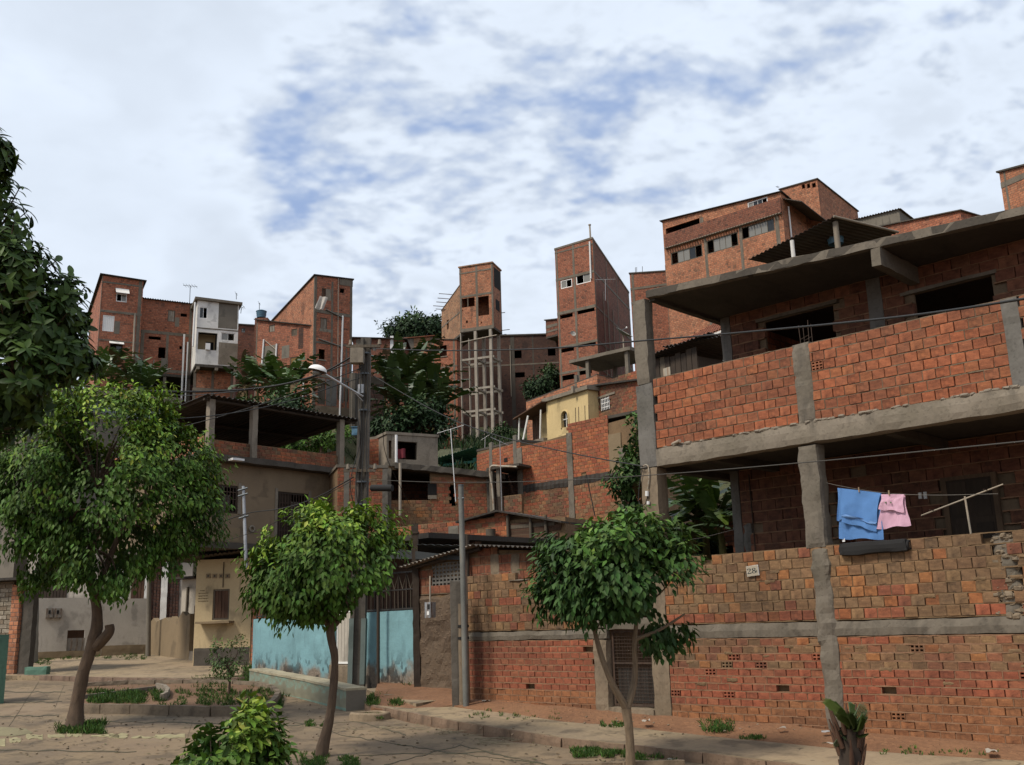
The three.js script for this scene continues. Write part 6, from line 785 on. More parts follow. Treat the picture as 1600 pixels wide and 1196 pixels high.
// crown of lobes [[centre, radii]]: sprigs over an uneven shell, with gaps
function crown(lobes, nSprig, perSprig, len, pal, sr = .2, droop = .7, gap = .36) {
  const L = new Leaves(), tips = [], mid = lobes.reduce((a, l) => a.add(l[0]), V3(0, 0, 0)).divideScalar(lobes.length), vol = lobes.map((l) => Math.pow(l[1].x * l[1].y * l[1].z, .72)), tot = vol.reduce((a, b) => a + b);
  let guard = 0; while (tips.length < nSprig && guard++ < nSprig * 20) {
    let k = rnd() * tot, li = 0; while (k > vol[li] && li < lobes.length - 1) k -= vol[li++]; const [c, r] = lobes[li], d = rv(), f = (rnd() < .78 ? rr(.78, 1.02) : rnd() < .45 ? rr(1.02, 1.22) : rr(.35, .78)) * (.62 + .66 * vn(d.x * 2.2 + li * 7 + 20, d.y * 2.2 + d.z * 1.9 + 20, 41)), o = V3(c.x + d.x * r.x * f, c.y + d.y * r.y * f, c.z + d.z * r.z * f);
    if (lobes.some((q, j) => j !== li && Math.hypot((o.x - q[0].x) / q[1].x, (o.y - q[0].y) / q[1].y, (o.z - q[0].z) / q[1].z) < .6)) continue;
    if (vn(o.x * 1.7 + 30, o.y * 2.1 + o.z * 1.1 + 30, 17) < gap) continue;
    const out = o.clone().sub(mid).normalize().add(d).normalize(); tips.push([o, out]); sprig(L, o, out, sr * rr(.75, 1.35), Math.round(perSprig * rr(.7, 1.3)), len, pal, droop);
  }
  return [L.build(), tips];
}
const lobe = (px, py, d, rx, ry, rz, base) => { const p = P(px, py, d), s = d / 1645; return [p.sub(base), V3(rx * s, ry * s, (rz ?? rx) * s)]; };
function tree(name, label, base, trunkPts, trunkR, lobes, o) {
  const t = thing(name, label, 'tree', base.toArray()); const T0 = trunkPts.map((p) => p.clone().sub(base)), lb = lobes.map((l) => lobe(...l.slice(0, 5), l[3], base));
  const limbs = [limb(T0, trunkR, 11, .13)]; const [g, tips] = crown(lb, o.sprigs, o.per, o.len, o.pal ?? GREEN, o.sr, o.droop, o.gap);
  const forks = o.forks.map((f) => f.clone().sub(base)); const br = [];
  for (let i = 0; i < tips.length; i += o.every ?? 9) { const q = tips[i][0], f = forks.reduce((a, b) => a.distanceTo(q) < b.distanceTo(q) ? a : b), m = f.clone().lerp(q, .5).add(rv().multiplyScalar(.12)).add(V3(0, .08, 0)); br.push(limb([f, m, q], [o.tw ?? .022, .012, .005], 5, .05)); }
  const tr = part(t, 'trunk', merge([...limbs, ...(o.extra ?? []).map(([p, r]) => limb(p.map((q) => q.clone().sub(base)), r, 9, .12))]), o.bark ?? M.bark); part(t, 'branches', merge(br), o.bark ?? M.bark); part(t, 'crown', g, M.leaf); return t;
}
{ // big street tree at the left
  const b = onGround(118, 1141), d = -b.z, q = (x, y, k = 0) => P(x, y, d + k);
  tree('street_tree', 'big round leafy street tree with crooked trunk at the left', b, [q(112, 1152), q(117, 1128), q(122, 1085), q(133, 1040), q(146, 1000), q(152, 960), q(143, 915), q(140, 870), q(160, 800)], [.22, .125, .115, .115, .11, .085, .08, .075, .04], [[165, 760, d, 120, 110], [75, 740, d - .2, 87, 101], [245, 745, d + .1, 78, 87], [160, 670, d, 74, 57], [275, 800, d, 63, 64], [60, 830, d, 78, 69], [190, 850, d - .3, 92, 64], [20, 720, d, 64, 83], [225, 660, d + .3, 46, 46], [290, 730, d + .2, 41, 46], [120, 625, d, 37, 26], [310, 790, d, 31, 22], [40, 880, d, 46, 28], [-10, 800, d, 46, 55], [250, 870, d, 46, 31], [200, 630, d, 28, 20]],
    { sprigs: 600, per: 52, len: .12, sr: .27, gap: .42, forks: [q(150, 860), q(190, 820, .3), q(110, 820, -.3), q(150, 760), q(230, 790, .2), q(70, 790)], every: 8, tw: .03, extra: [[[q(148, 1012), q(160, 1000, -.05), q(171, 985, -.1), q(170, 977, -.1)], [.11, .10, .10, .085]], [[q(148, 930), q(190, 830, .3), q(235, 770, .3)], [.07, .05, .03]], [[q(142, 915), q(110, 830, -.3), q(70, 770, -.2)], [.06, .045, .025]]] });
}
{ // middle tree
  const b = onGround(503, 1183), d = -b.z, q = (x, y, k = 0) => P(x, y, d + k);
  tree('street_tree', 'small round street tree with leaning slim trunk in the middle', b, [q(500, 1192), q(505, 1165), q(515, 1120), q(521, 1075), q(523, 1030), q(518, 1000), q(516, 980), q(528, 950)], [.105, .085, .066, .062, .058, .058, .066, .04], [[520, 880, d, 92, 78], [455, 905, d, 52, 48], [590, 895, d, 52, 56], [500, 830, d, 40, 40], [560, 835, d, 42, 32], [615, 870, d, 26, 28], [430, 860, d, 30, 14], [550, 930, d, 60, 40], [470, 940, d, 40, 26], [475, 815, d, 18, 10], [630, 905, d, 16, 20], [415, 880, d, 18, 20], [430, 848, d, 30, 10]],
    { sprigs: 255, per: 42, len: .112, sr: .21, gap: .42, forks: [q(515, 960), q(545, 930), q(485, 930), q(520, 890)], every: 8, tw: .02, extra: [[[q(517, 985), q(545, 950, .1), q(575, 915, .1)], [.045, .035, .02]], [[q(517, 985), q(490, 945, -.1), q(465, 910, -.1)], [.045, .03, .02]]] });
}
{ // forked tree in front of the brick wall
  const b = onGround(986, 1205), d = -b.z, q = (x, y, k = 0) => P(x, y, d + k), pal = { dark: [.022, .05, .012], mid: [.045, .10, .017], light: [.10, .19, .025], young: [.22, .30, .05] };
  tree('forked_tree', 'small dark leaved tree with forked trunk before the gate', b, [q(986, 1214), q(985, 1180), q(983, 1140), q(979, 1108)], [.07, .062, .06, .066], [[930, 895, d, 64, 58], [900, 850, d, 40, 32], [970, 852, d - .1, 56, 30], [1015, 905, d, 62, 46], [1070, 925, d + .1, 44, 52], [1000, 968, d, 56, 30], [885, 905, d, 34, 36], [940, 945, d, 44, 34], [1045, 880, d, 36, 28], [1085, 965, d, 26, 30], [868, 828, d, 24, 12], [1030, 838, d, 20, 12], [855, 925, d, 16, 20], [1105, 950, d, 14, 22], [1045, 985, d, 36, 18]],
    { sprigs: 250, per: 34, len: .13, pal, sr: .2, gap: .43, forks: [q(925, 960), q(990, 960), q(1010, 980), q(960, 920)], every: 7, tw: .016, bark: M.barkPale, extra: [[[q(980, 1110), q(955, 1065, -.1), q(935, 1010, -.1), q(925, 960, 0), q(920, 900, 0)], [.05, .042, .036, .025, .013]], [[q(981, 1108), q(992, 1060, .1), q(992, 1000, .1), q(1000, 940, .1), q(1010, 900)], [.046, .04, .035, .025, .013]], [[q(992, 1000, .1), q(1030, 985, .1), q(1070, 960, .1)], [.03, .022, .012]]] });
}
// ---------------------------------------------------------------- dark broad-leaved tree at the left edge: the nearest leaves one by one
{
  const d = 12.5, b = V3(-9.4, gy(12.5), -12.8), t = thing('broadleaf_tree', 'dark tall tree with large leathery leaves at the left edge', 'tree', b.toArray()), shape = (v) => { const r = mulberry(v * 7 + 3), pos = [], idx = [], n = 6, fold = .16 + .2 * r(), droop = .25 + .35 * r(); for (let i = 0; i <= n; i++) { const s = i / n, w = .5 * .42 * Math.pow(Math.sin(Math.PI * Math.pow(s, .8)), .8), y = -droop * s * s * .6; for (const [k, h] of [[-1, fold * w], [0, 0], [1, fold * w]]) pos.push(k * w + (r() - .5) * .01, y + h + (r() - .5) * .012 * (k !== 0), s); } for (let i = 0; i < n; i++) for (let k = 0; k < 2; k++) { const a = i * 3 + k, c = a + 3; idx.push(a, c, a + 1, a + 1, c, c + 1); } const g = new THREE.BufferGeometry(); g.setAttribute('position', new THREE.Float32BufferAttribute(pos, 3)); g.setAttribute('uv', new THREE.Float32BufferAttribute(new Float32Array(pos.length / 3 * 2), 2)); g.setIndex(idx); g.computeVertexNormals(); return g; };
  const shapes = [0, 1, 2, 3].map(shape), mats = [[.05, .115, .022], [.07, .145, .026], [.04, .085, .018], [.10, .19, .032]].map((c) => mat(c, { phys: true, side: THREE.DoubleSide, roughness: .55, specularIntensity: .35, transmission: .12, thickness: 0 })), young = mat([.14, .19, .03], { phys: true, side: THREE.DoubleSide, roughness: .5, transmission: .25, thickness: 0 });
  const lobes = [[-20, 300, 60, 95], [5, 430, 85, 95], [-10, 560, 100, 110], [100, 480, 42, 62], [60, 520, 65, 70], [110, 560, 40, 38], [30, 620, 60, 60], [-40, 650, 70, 60], [-15, 235, 34, 44], [35, 420, 45, 55], [-10, 350, 70, 90], [20, 500, 90, 70], [-20, 460, 80, 90], [40, 580, 70, 60], [90, 545, 60, 60]].map(([x, y, rx, ry]) => lobe(x, y, d + rr(-.3, .3), rx, ry, Math.max(rx, 60), b));
  const list = [], br = []; let n = 0; while (n < 800) { const [c, r] = lobes[Math.floor(rnd() * lobes.length)], u = rv(), f = rr(.55, 1); const o = V3(c.x + u.x * r.x * f, c.y + u.y * r.y * f, c.z + u.z * r.z * f); n++; const out = u.clone().add(V3(.15, .35, .25)).normalize(); const k = Math.round(rr(5, 9)), a0 = rnd() * 6.28, s1 = out.clone().cross(V3(.3, 1, .2)).normalize(), s2 = out.clone().cross(s1); const yg = rnd() < .05; br.push(rod(o.clone().addScaledVector(out, -.35).add(V3(0, -.05, 0)), o, .012, .006, 5)); for (let i = 0; i < k; i++) { const a = a0 + i * 2.4, ax = s1.clone().multiplyScalar(Math.cos(a)).addScaledVector(s2, Math.sin(a)).addScaledVector(out, rr(.15, .7)).add(V3(0, rr(-.45, .05), 0)).normalize(); list.push({ o: o.clone().addScaledVector(out, rr(-.08, .02)), ax, up: out.clone().add(V3(0, .5, 0)).normalize(), l: rr(.13, .215), s: Math.floor(rnd() * 4), m: yg ? young : pick(mats) }); } }
  const mtx = (q) => { const z = q.ax, x = q.up.clone().cross(z).normalize(), y = z.clone().cross(x); return new THREE.Matrix4().makeBasis(x, y, z).scale(V3(q.l, q.l, q.l)).setPosition(q.o); };
  for (const q of list) { const w = q.o.clone().add(b); q.d = w.distanceTo(camera.position) + (visible(w) ? 0 : 1000); } list.sort((p, q) => p.d - q.d);
  const rest = {}; list.forEach((q, i) => { if (i < 300 && q.d < 900) { const m = part(t, 'leaf', shapes[q.s], q.m); m.applyMatrix4(mtx(q)); } else { const k = mats.indexOf(q.m) < 0 ? 1 : mats.indexOf(q.m); (rest[k] ??= []).push(shapes[q.s].clone().applyMatrix4(mtx(q))); } });
  for (const k in rest) { const m = part(t, 'foliage', mergeGeometries(rest[k].map((g) => g.toNonIndexed())), mats[k]); m.userData.kind = 'stuff'; }
  part(t, 'trunk', [limb([V3(0, -.3, 0), V3(.1, 1.5, 0), V3(.3, 3, .1), V3(.6, 5, .1), V3(1.0, 8, 0)], [.3, .24, .2, .16, .06], 10), limb([V3(.3, 3, .1), V3(1.4, 4.2, .2), V3(2.6, 5.2, .2)], [.14, .1, .04], 8), limb([V3(.4, 3.6, .1), V3(1.2, 5.2, .2), V3(1.8, 6.5, .1)], [.12, .09, .03], 8), limb([V3(.2, 2.4, 0), V3(.9, 3.2, .2), V3(1.8, 3.8, .2)], [.1, .08, .03], 8)], M.bark); part(t, 'twigs', br, M.bark);
}
// ---------------------------------------------------------------- shrub, sapling, small plants near the camera
{
  const d = 8.2, b = V3(P(345, 1200, d).x, gy(8.2), -d), t = thing('leafy_shrub', 'bright green leafy shrub at the bottom left of centre', 'shrub', b.toArray()), lb = [[335, 1158, 60, 46], [284, 1178, 44, 44], [385, 1180, 44, 44], [262, 1188, 24, 34], [415, 1195, 26, 30], [287, 1112, 14, 18], [325, 1122, 28, 20], [395, 1134, 24, 20], [345, 1215, 95, 40], [285, 1210, 36, 34]].map(([x, y, rx, ry]) => lobe(x, y, d, rx, ry, rx, b));
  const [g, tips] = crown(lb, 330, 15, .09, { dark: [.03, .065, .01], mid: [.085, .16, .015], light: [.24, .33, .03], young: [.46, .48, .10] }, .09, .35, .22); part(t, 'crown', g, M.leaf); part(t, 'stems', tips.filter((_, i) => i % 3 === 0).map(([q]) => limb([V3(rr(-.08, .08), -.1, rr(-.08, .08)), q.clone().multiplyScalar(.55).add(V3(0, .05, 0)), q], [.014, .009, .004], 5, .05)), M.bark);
}
{ const b = onGround(357, 1083, .15), d = -b.z, t = thing('young_sapling', 'thin young sapling standing in the planting bed', 'tree', b.toArray()), lb = [[350, 1022, 24, 16], [370, 1008, 10, 10], [332, 1010, 12, 12], [358, 1040, 24, 14]].map(([x, y, rx, ry]) => lobe(x, y, d, rx, ry, rx, b)); const [g, tips] = crown(lb, 75, 9, .085, { dark: [.04, .07, .02], mid: [.09, .14, .035], light: [.16, .21, .05], young: [.25, .26, .09] }, .11, .4, .15); part(t, 'crown', g, M.leaf); part(t, 'trunk', limb([V3(0, -.1, 0), V3(.02, .35, 0), V3(-.03, .7, 0)], [.035, .025, .02], 7), M.bark); part(t, 'branches', tips.filter((_, i) => i % 4 === 0).map(([q]) => limb([V3(-.02, .55, 0), q.clone().multiplyScalar(.8), q], [.012, .008, .003], 5)), M.bark); }
{ // small palm at the lower right
  const b = V3(P(1330, 1196, 9.6).x, gy(9.6) + .06, -9.6), t = thing('small_palm', 'stubby young palm with cut back fronds at the lower right', 'palm', b.toArray()), top = P(1325, 1117, 9.6).sub(b); part(t, 'trunk', limb([V3(.02, -.3, 0), V3(.0, top.y * .5, 0), V3(top.x, top.y * .9, 0)], [.13, .105, .085], 12, .22), M.woodDark);
  const L = []; for (let i = 0; i < 46; i++) { const a = i * 2.4, y = rr(-.1, top.y * .9); L.push(limb([V3(Math.cos(a) * .08, y, Math.sin(a) * .08), V3(Math.cos(a) * .12, y + .12, Math.sin(a) * .12), V3(Math.cos(a) * .15, y + .22, Math.sin(a) * .15)], [.025, .018, .005], 5)); } part(t, 'frond_stubs', L, M.woodBrown);
  const fm = [[.10, .18, .035], [.16, .25, .06], [.07, .13, .025]].map((c) => mat(c, { phys: true, side: THREE.DoubleSide, roughness: .5, transmission: .2, thickness: 0 }));
  for (const [ex, ey, w, z] of [[1286, 1090, 17, -.1], [1292, 1099, 15, .12], [1300, 1095, 15, -.15], [1288, 1112, 12, .2], [1351, 1096, 18, 0], [1346, 1104, 13, .2], [1338, 1098, 13, -.2], [1306, 1106, 14, .25], [1330, 1108, 12, .3], [1353, 1118, 9, .1], [1297, 1168, 9, .1], [1311, 1152, 8, .2], [1302, 1140, 8, .22], [1344, 1142, 8, .25]]) { const e = P(ex, ey, 9.6).sub(b).add(V3(0, 0, z)), s = V3(top.x, top.y * .88, 0), g = frondGeo(s, e, w / 1645 * 9.6, ey > 1130 ? -.05 : .07); part(t, 'frond', g, ey > 1130 ? fm[2] : pick(fm)); }
}
function frondGeo(s, e, w, arch) {                      // folded fan of narrow leaflets between two points
  const ax = e.clone().sub(s), L = ax.length(); ax.normalize(); const side = ax.clone().cross(V3(.2, .3, 1)).normalize(), up = side.clone().cross(ax).normalize(), pos = [], n = 8;
  for (let i = 0; i < n; i++) { const k0 = ((i + .12) / n - .5) * 2, k1 = ((i + .88) / n - .5) * 2, m = (k0 + k1) / 2, q = (t, k, h) => s.clone().addScaledVector(ax, L * t).addScaledVector(side, k * w * .5 * Math.sin(Math.PI * Math.min(1, t * .75 + .08))).addScaledVector(up, h + arch * Math.sin(Math.PI * t)); for (const [a, c] of [[0, .45], [.45, .8]]) { const A = q(a, k0, 0), B = q(c, k0, 0), C = q(c, m, .014), D = q(a, m, .012), E = q(c, k1, 0), F = q(a, k1, 0); pos.push(A, B, C, A, C, D, D, C, E, D, E, F); } const A = q(.8, k0, 0), B = q(.8, m, .014), C = q(.8, k1, 0), D = q(1 - Math.abs(m) * .15 + rr(-.05, .03), m * 1.1, 0); pos.push(A, D, B, B, D, C); }
  const g = new THREE.BufferGeometry(); g.setAttribute('position', new THREE.Float32BufferAttribute(pos.flatMap((v) => v.toArray()), 3)); g.computeVertexNormals(); g.setAttribute('uv', new THREE.Float32BufferAttribute(new Float32Array(pos.length * 2), 2)); return g;
}
{ const b = V3(P(45, 1200, 9).x, gy(9) - .02, -9), t = thing('spiky_plant', 'dark spiky leaved plant at the bottom left corner', 'plant', b.toArray()); for (let i = 0; i < 16; i++) { const a = rr(0, 6.28), e = V3(Math.cos(a) * rr(.1, .5), rr(.12, .24), Math.sin(a) * rr(.1, .4)); part(t, 'leaf', frondGeo(V3(0, 0, 0), e, .045, .03), mat([.03, .05, .02], { side: THREE.DoubleSide, roughness: .5 })); } }
// ---------------------------------------------------------------- banana plants: every blade a part
function bananaLeaf(len, wid, rise, droop, v) {
  const r = mulberry(v * 13 + 1), n = 12, pos = [], idx = []; let k = 0;
  for (const sd of [-1, 1]) for (let i = 0; i < n; i++) {
    const t0 = i / n, t1 = (i + 1) / n, torn = r() < .35 ? rr(.02, .05) : 0, W = (t) => wid * .5 * Math.pow(Math.sin(Math.PI * clamp(t * .93 + .05)), .6), c = (t) => [0, rise * t - droop * t * t, len * t * (1 - .12 * t)], fl = .12 + .25 * r(), A = c(t0), B = c(t1 - torn), w0 = W(t0), w1 = W(t1) * (1 - torn);
    pos.push(...A, ...B, sd * w1, B[1] - fl * w1, B[2] + w1 * .3, sd * w0, A[1] - fl * w0, A[2] + w0 * .3); sd > 0 ? idx.push(k, k + 1, k + 2, k, k + 2, k + 3) : idx.push(k, k + 2, k + 1, k, k + 3, k + 2); k += 4;
  }
  const g = new THREE.BufferGeometry(); g.setAttribute('position', new THREE.Float32BufferAttribute(pos, 3)); g.setAttribute('uv', new THREE.Float32BufferAttribute(new Float32Array(pos.length / 3 * 2), 2)); g.setIndex(idx); g.computeVertexNormals(); return g;
}
const bLeaf = [0, 1, 2, 3, 4].map((v) => bananaLeaf(1, .27, [.55, .9, .3, .7, .1][v], [.45, .55, .6, .3, .5][v], v)), bMat = [[.09, .2, .035], [.125, .25, .04], [.06, .14, .03], [.19, .32, .055]].map((c) => mat(c, { phys: true, side: THREE.DoubleSide, roughness: .45, transmission: .25, thickness: 0 })), bDry = mat([.16, .11, .05], { side: THREE.DoubleSide });
const bDark = bMat.map((m) => { const k = m.clone(); k.color.multiplyScalar(.55); return k; });  // darkened copies of the leaf materials, shade put into the colour
function banana(base, h, n, len, label, tilt = 0, mats = bMat) {
  const t = thing('banana_plant', label, 'banana plant', base.toArray(), rr(0, 6)); part(t, 'stem', limb([V3(0, -1, 0), V3(tilt * .4, h * .5, 0), V3(tilt, h, 0)], [.11, .085, .05], 8), M.stem);
  for (let i = 0; i < n; i++) { const m = part(t, 'leaf', bLeaf[Math.floor(rnd() * 5)], rnd() < .06 ? bDry : pick(mats)); m.position.set(tilt, h - rr(0, .3), 0); m.rotation.set(0, i * 2.399 + rr(-.3, .3), 0); m.rotateX(-rr(-.35, .85)); const s = len * rr(.7, 1.15); m.scale.set(s, s, s); }
  return t;
}
const whereB = { 0: 'in the clump below the white house', 1: 'in the clump left of the concrete stilts', 2: 'in the clump below the tall left house', 3: 'seen through the corner of the verandah' };
const pos4 = ['leftmost tall', 'second from left', 'tallest', 'fourth from left', 'fifth from left', 'low rightmost', 'low front left'];
[[0, [[385, 640, 64, 2.0], [402, 632, 62, 2.3], [424, 640, 63, 2.7], [446, 645, 60, 1.9], [462, 640, 62, 2.4], [434, 660, 58, 1.6]]], [1, [[600, 640, 68, 2.6], [622, 625, 70, 3.2], [640, 640, 66, 2.8], [658, 628, 70, 2.8], [676, 650, 66, 2.4], [690, 660, 64, 1.6], [612, 668, 62, 2.0], [652, 672, 61, 2.2]]], [2, [[152, 618, 66, 1.7], [172, 608, 68, 2.6], [190, 622, 64, 2.2], [208, 625, 66, 1.6], [226, 632, 64, 1.6]]], [3, [[1056, 880, 22.0, .75], [1078, 870, 22.6, 1.2], [1106, 878, 23, 1.0], [1132, 870, 22.4, .9]]]].forEach(([g, l]) => l.forEach(([x, y, d, h], i) => { const p = P(x, y, d); banana(p, g === 3 ? h : h * .8, g === 3 ? 14 : 17, g === 3 ? 1.75 : g === 1 ? 3.0 : 2.5, (i === l.length - 1 ? (g === 1 ? 'low front middle' : 'rightmost') : pos4[i]) + ' banana plant ' + whereB[g], rr(-.4, .4), g === 3 ? bMat : g === 1 ? bDark : bMat.slice(0, 3)); }));  // verandah clump gets the lightest blades to make up for blocked light
// ---------------------------------------------------------------- trees and bushes on the hill
function bush(name, label, cat, px, py, d, lobes, sprigs, per, len, pal, sr) { const b = P(px, py, d), t = thing(name, label, cat, b.toArray()), lb = lobes.map(([x, y, rx, ry]) => lobe(x, y, d, rx, ry, Math.min(rx, 60), b)), [g, tips] = crown(lb, sprigs, per, len, pal, sr, .3, .25); part(t, 'crown', g, M.leafDull); const lo = V3(0, 0, 0); part(t, 'trunk', merge([limb([lo.clone().add(V3(0, -1.5, 0)), lo, lb[0][0].clone().multiplyScalar(.8)], [.18, .14, .06].map((q) => q * d / 60), 7), ...tips.filter((_, i) => i % 12 === 0).map(([q]) => limb([lo, q.clone().multiplyScalar(.5), q], [.06, .04, .02].map((w) => w * d / 60), 5))]), M.bark); return t; }
const HILLG = { dark: [.012, .028, .010], mid: [.026, .055, .016], light: [.055, .10, .025], young: [.08, .12, .03] };
bush('hill_tree', 'round dark tree on the skyline behind the small houses', 'tree', 650, 532, 118, [[650, 520, 38, 20], [630, 518, 16, 12], [672, 516, 18, 14], [648, 508, 18, 10]], 260, 22, .5, HILLG, .9);
bush('hill_bush', 'dark bush against the brick house left of the tall tower', 'bush', 850, 612, 84, [[850, 595, 20, 18], [866, 590, 14, 14], [838, 604, 14, 12]], 120, 22, .32, HILLG, .55);
bush('hill_bush', 'low bush at the feet of the concrete stilts', 'bush', 770, 700, 66, [[770, 692, 18, 12], [786, 684, 14, 12], [742, 702, 16, 9]], 110, 22, .24, HILLG, .42);
bush('hill_bush', 'dark thicket beneath the banana clump on the slope', 'bush', 640, 668, 60, [[610, 668, 26, 16], [645, 665, 30, 20], [680, 672, 24, 16], [630, 640, 24, 16], [665, 645, 26, 16]], 210, 20, .32, HILLG, .55);
bush('hill_bush', 'dark thicket beneath the bananas below the white house', 'bush', 420, 650, 57, [[395, 648, 28, 14], [430, 648, 30, 16], [460, 642, 22, 14]], 120, 22, .3, HILLG, .5);
bush('climber', 'leafy climber beside the corner pillar of the big house', 'plant', 985, 800, 22.5, [[985, 700, 16, 24], [975, 670, 18, 12], [992, 740, 14, 26], [975, 755, 18, 12], [1000, 660, 10, 10], [985, 820, 20, 26], [1000, 790, 12, 20]], 150, 18, .15, { dark: [.02, .05, .013], mid: [.05, .10, .02], light: [.10, .17, .03], young: [.16, .22, .05] }, .2);
bush('garden_bush', 'dark bush behind the verandah below the bananas', 'bush', 1090, 850, 24, [[1060, 848, 22, 16], [1045, 840, 18, 16], [1100, 850, 24, 14]], 80, 18, .16, HILLG, .22);
bush('hill_bush', 'overhanging shrub on the wall behind the terrace canopy', 'bush', 500, 690, 48, [[470, 690, 40, 10], [420, 690, 30, 8], [520, 682, 30, 10]], 130, 18, .22, GREEN, .3);
// ---------------------------------------------------------------- grass and weeds
function blades(list, hgt, name, cols, label) { const L = new Leaves(); for (const [v, s] of list) { const k = Math.round(rr(4, 8)); for (let i = 0; i < k; i++) { const ax = V3(rr(-.6, .6), 1, rr(-.6, .6)).normalize(); L.add(v.clone().add(V3(rr(-.06, .06) * s, -.01, rr(-.06, .06) * s)), ax, rv(), hgt * s * rr(.5, 1.2), .012 + .02 * hgt * s, pick(cols).map((q) => q * rr(.7, 1.2)), rr(0, 1.2)); } } const o = part(scene, numbered(name), L.build(), M.leafDull); o.userData = { label, category: 'grass', kind: 'stuff' }; return o; }
const GC = [[.05, .11, .015], [.07, .14, .02], [.035, .08, .012], [.10, .16, .03]];
{ const l = []; const patch = (x0, y0, x1, y1, n, off, s = 1) => { for (let i = 0; i < n; i++) { const x = rr(x0, x1), y = rr(y0, y1); if (vn(x * .06, y * .16, 19) > .38) l.push([onGround(x, y, off), s * rr(.6, 1.3)]); } };
  patch(135, 1082, 250, 1100, 700, .1, 1); patch(250, 1078, 425, 1104, 520, .1, .8); patch(300, 1060, 395, 1078, 420, .05, .9); patch(180, 1070, 300, 1078, 200, .03, .6); patch(60, 1020, 228, 1032, 260, .13, .8); patch(20, 1030, 80, 1040, 120, .13, .7); patch(575, 1088, 628, 1104, 420, .12, .8); patch(628, 1060, 705, 1078, 420, .13, 1.5); patch(895, 1166, 985, 1184, 620, .02, .55); patch(990, 1178, 1060, 1192, 140, .02, .5); patch(1100, 1125, 1145, 1145, 160, .16, .8); patch(560, 1117, 600, 1124, 140, .05, .4); patch(470, 1178, 560, 1204, 420, .0, .5); patch(90, 1132, 165, 1148, 320, 0, 1.0); patch(442, 1072, 460, 1090, 110, 0, 1.1); patch(418, 1088, 440, 1108, 120, 0, .9); patch(478, 1128, 508, 1136, 90, 0, .5); patch(1155, 1150, 1200, 1156, 60, .14, .4); patch(940, 1130, 985, 1138, 90, .14, .5); patch(385, 1040, 400, 1062, 120, .1, 1.6); patch(730, 1105, 900, 1125, 60, .15, .5); patch(1380, 1165, 1560, 1180, 60, .15, .4);
  blades(l, .13, 'grass', GC, 'short green grass and weeds round the plaza kerbs'); }
{ const l = []; for (let i = 0; i < 9000; i++) { const x = rr(-30, 6), d = rr(38, 95); if (vn(x * .25, d * .25, 23) < .3) continue; const y = land(x, d); if (y < 3.2) continue; const q = V3(x, y, -d); if (visible(q)) l.push([q, rr(.6, 1.8)]); } blades(l, .42, 'hillside_scrub', [[.022, .05, .012], [.03, .065, .015], [.05, .08, .02], [.06, .07, .03]], 'rough grass and scrub covering the hillside'); }
// ---------------------------------------------------------------- poles, lamp, cables
const along = (a, b) => { const d = b.clone().sub(a); return { L: d.length(), q: new THREE.Quaternion().setFromUnitVectors(V3(0, 1, 0), d.normalize()) }; };
const PD = 25.6, poleA = onGround(557, 1067), poleB = P(572, 529, PD); poleA.z = -PD; poleA.copy(P(557, 1070, PD));
{
  const { L, q } = along(poleA, poleB), t = thing('utility_pole', 'tall grey concrete utility pole in front of the blue wall', 'utility pole', poleA.toArray()); t.quaternion.copy(q);
  const pbM = tm(T.plaster, [.30, .42, .46], .004), sec = (y, w) => [[-w, y, -w * .8], [w, y, -w * .8], [w, y, w * .8], [-w, y, w * .8]], taper = (x0, x1, z0, z1, k0, k1) => quads((() => { const f = (k, y) => [[x0 * k, y, z0 * k], [x1 * k, y, z0 * k], [x1 * k, y, z1 * k], [x0 * k, y, z1 * k]], A = f(k0, -.4), B = f(k1, L); return [[A[0], B[0], B[1], A[1]], [A[1], B[1], B[2], A[2]], [A[2], B[2], B[3], A[3]], [A[3], B[3], B[0], A[0]], [B[0], B[3], B[2], B[1]]]; })());
  part(t, 'shaft', [taper(-.2, -.09, -.14, .14, 1, .62), taper(.09, .2, -.14, .14, 1, .62), taper(-.0895, .0895, -.06, .06, 1, .62)], M.poleConc); for (const s of [[-.207, -.085], [.085, .207]]) part(t, 'painted_base', rough(s[0], s[1], .0, 1.55, -.146, .147, .004, .2), pbM);
  const y = (py) => (1070 - py) / 540 * L; part(t, 'junction_box', rough(-.34, .0, y(577), y(552), .14, .42, .008, .2), M.concretePale); part(t, 'lamp_bracket', rough(-.16, .02, y(624), y(609), .13, .2, .006, .1), M.steel);
  for (const [py, w] of [[546, .5], [748, .45]]) { part(t, 'cross_arm', rough(-w, w * .8, y(py) - .04, y(py) + .04, .13, .2, .005, .15), M.woodGrey); for (const s of [-1, 1]) part(t, 'insulator', rod([s * w * .75, y(py) + .04, .165], [s * w * .75, y(py) + .17, .165], .05, .035, 10), M.concretePale); }
  for (const [py, r] of [[556, .1], [590, .12], [650, .13], [765, .14], [800, .15]]) part(t, 'band', rod([0, y(py) - .02, 0], [0, y(py) + .02, 0], .22 * (1 - y(py) / L * .36), .22 * (1 - y(py) / L * .36), 12), M.darkSteel);
  for (let i = 0; i < 4; i++) part(t, 'hanging_cable', tube([[-.1 + i * .06, y(575), .3], [-.18 + i * .1, y(640), .24], [-.05 + i * .05, y(700), .22], [-.25 + i * .14, y(770), .3], [-.1 + i * .09, y(815), .24]], .012, 24, 5), M.wire);
}
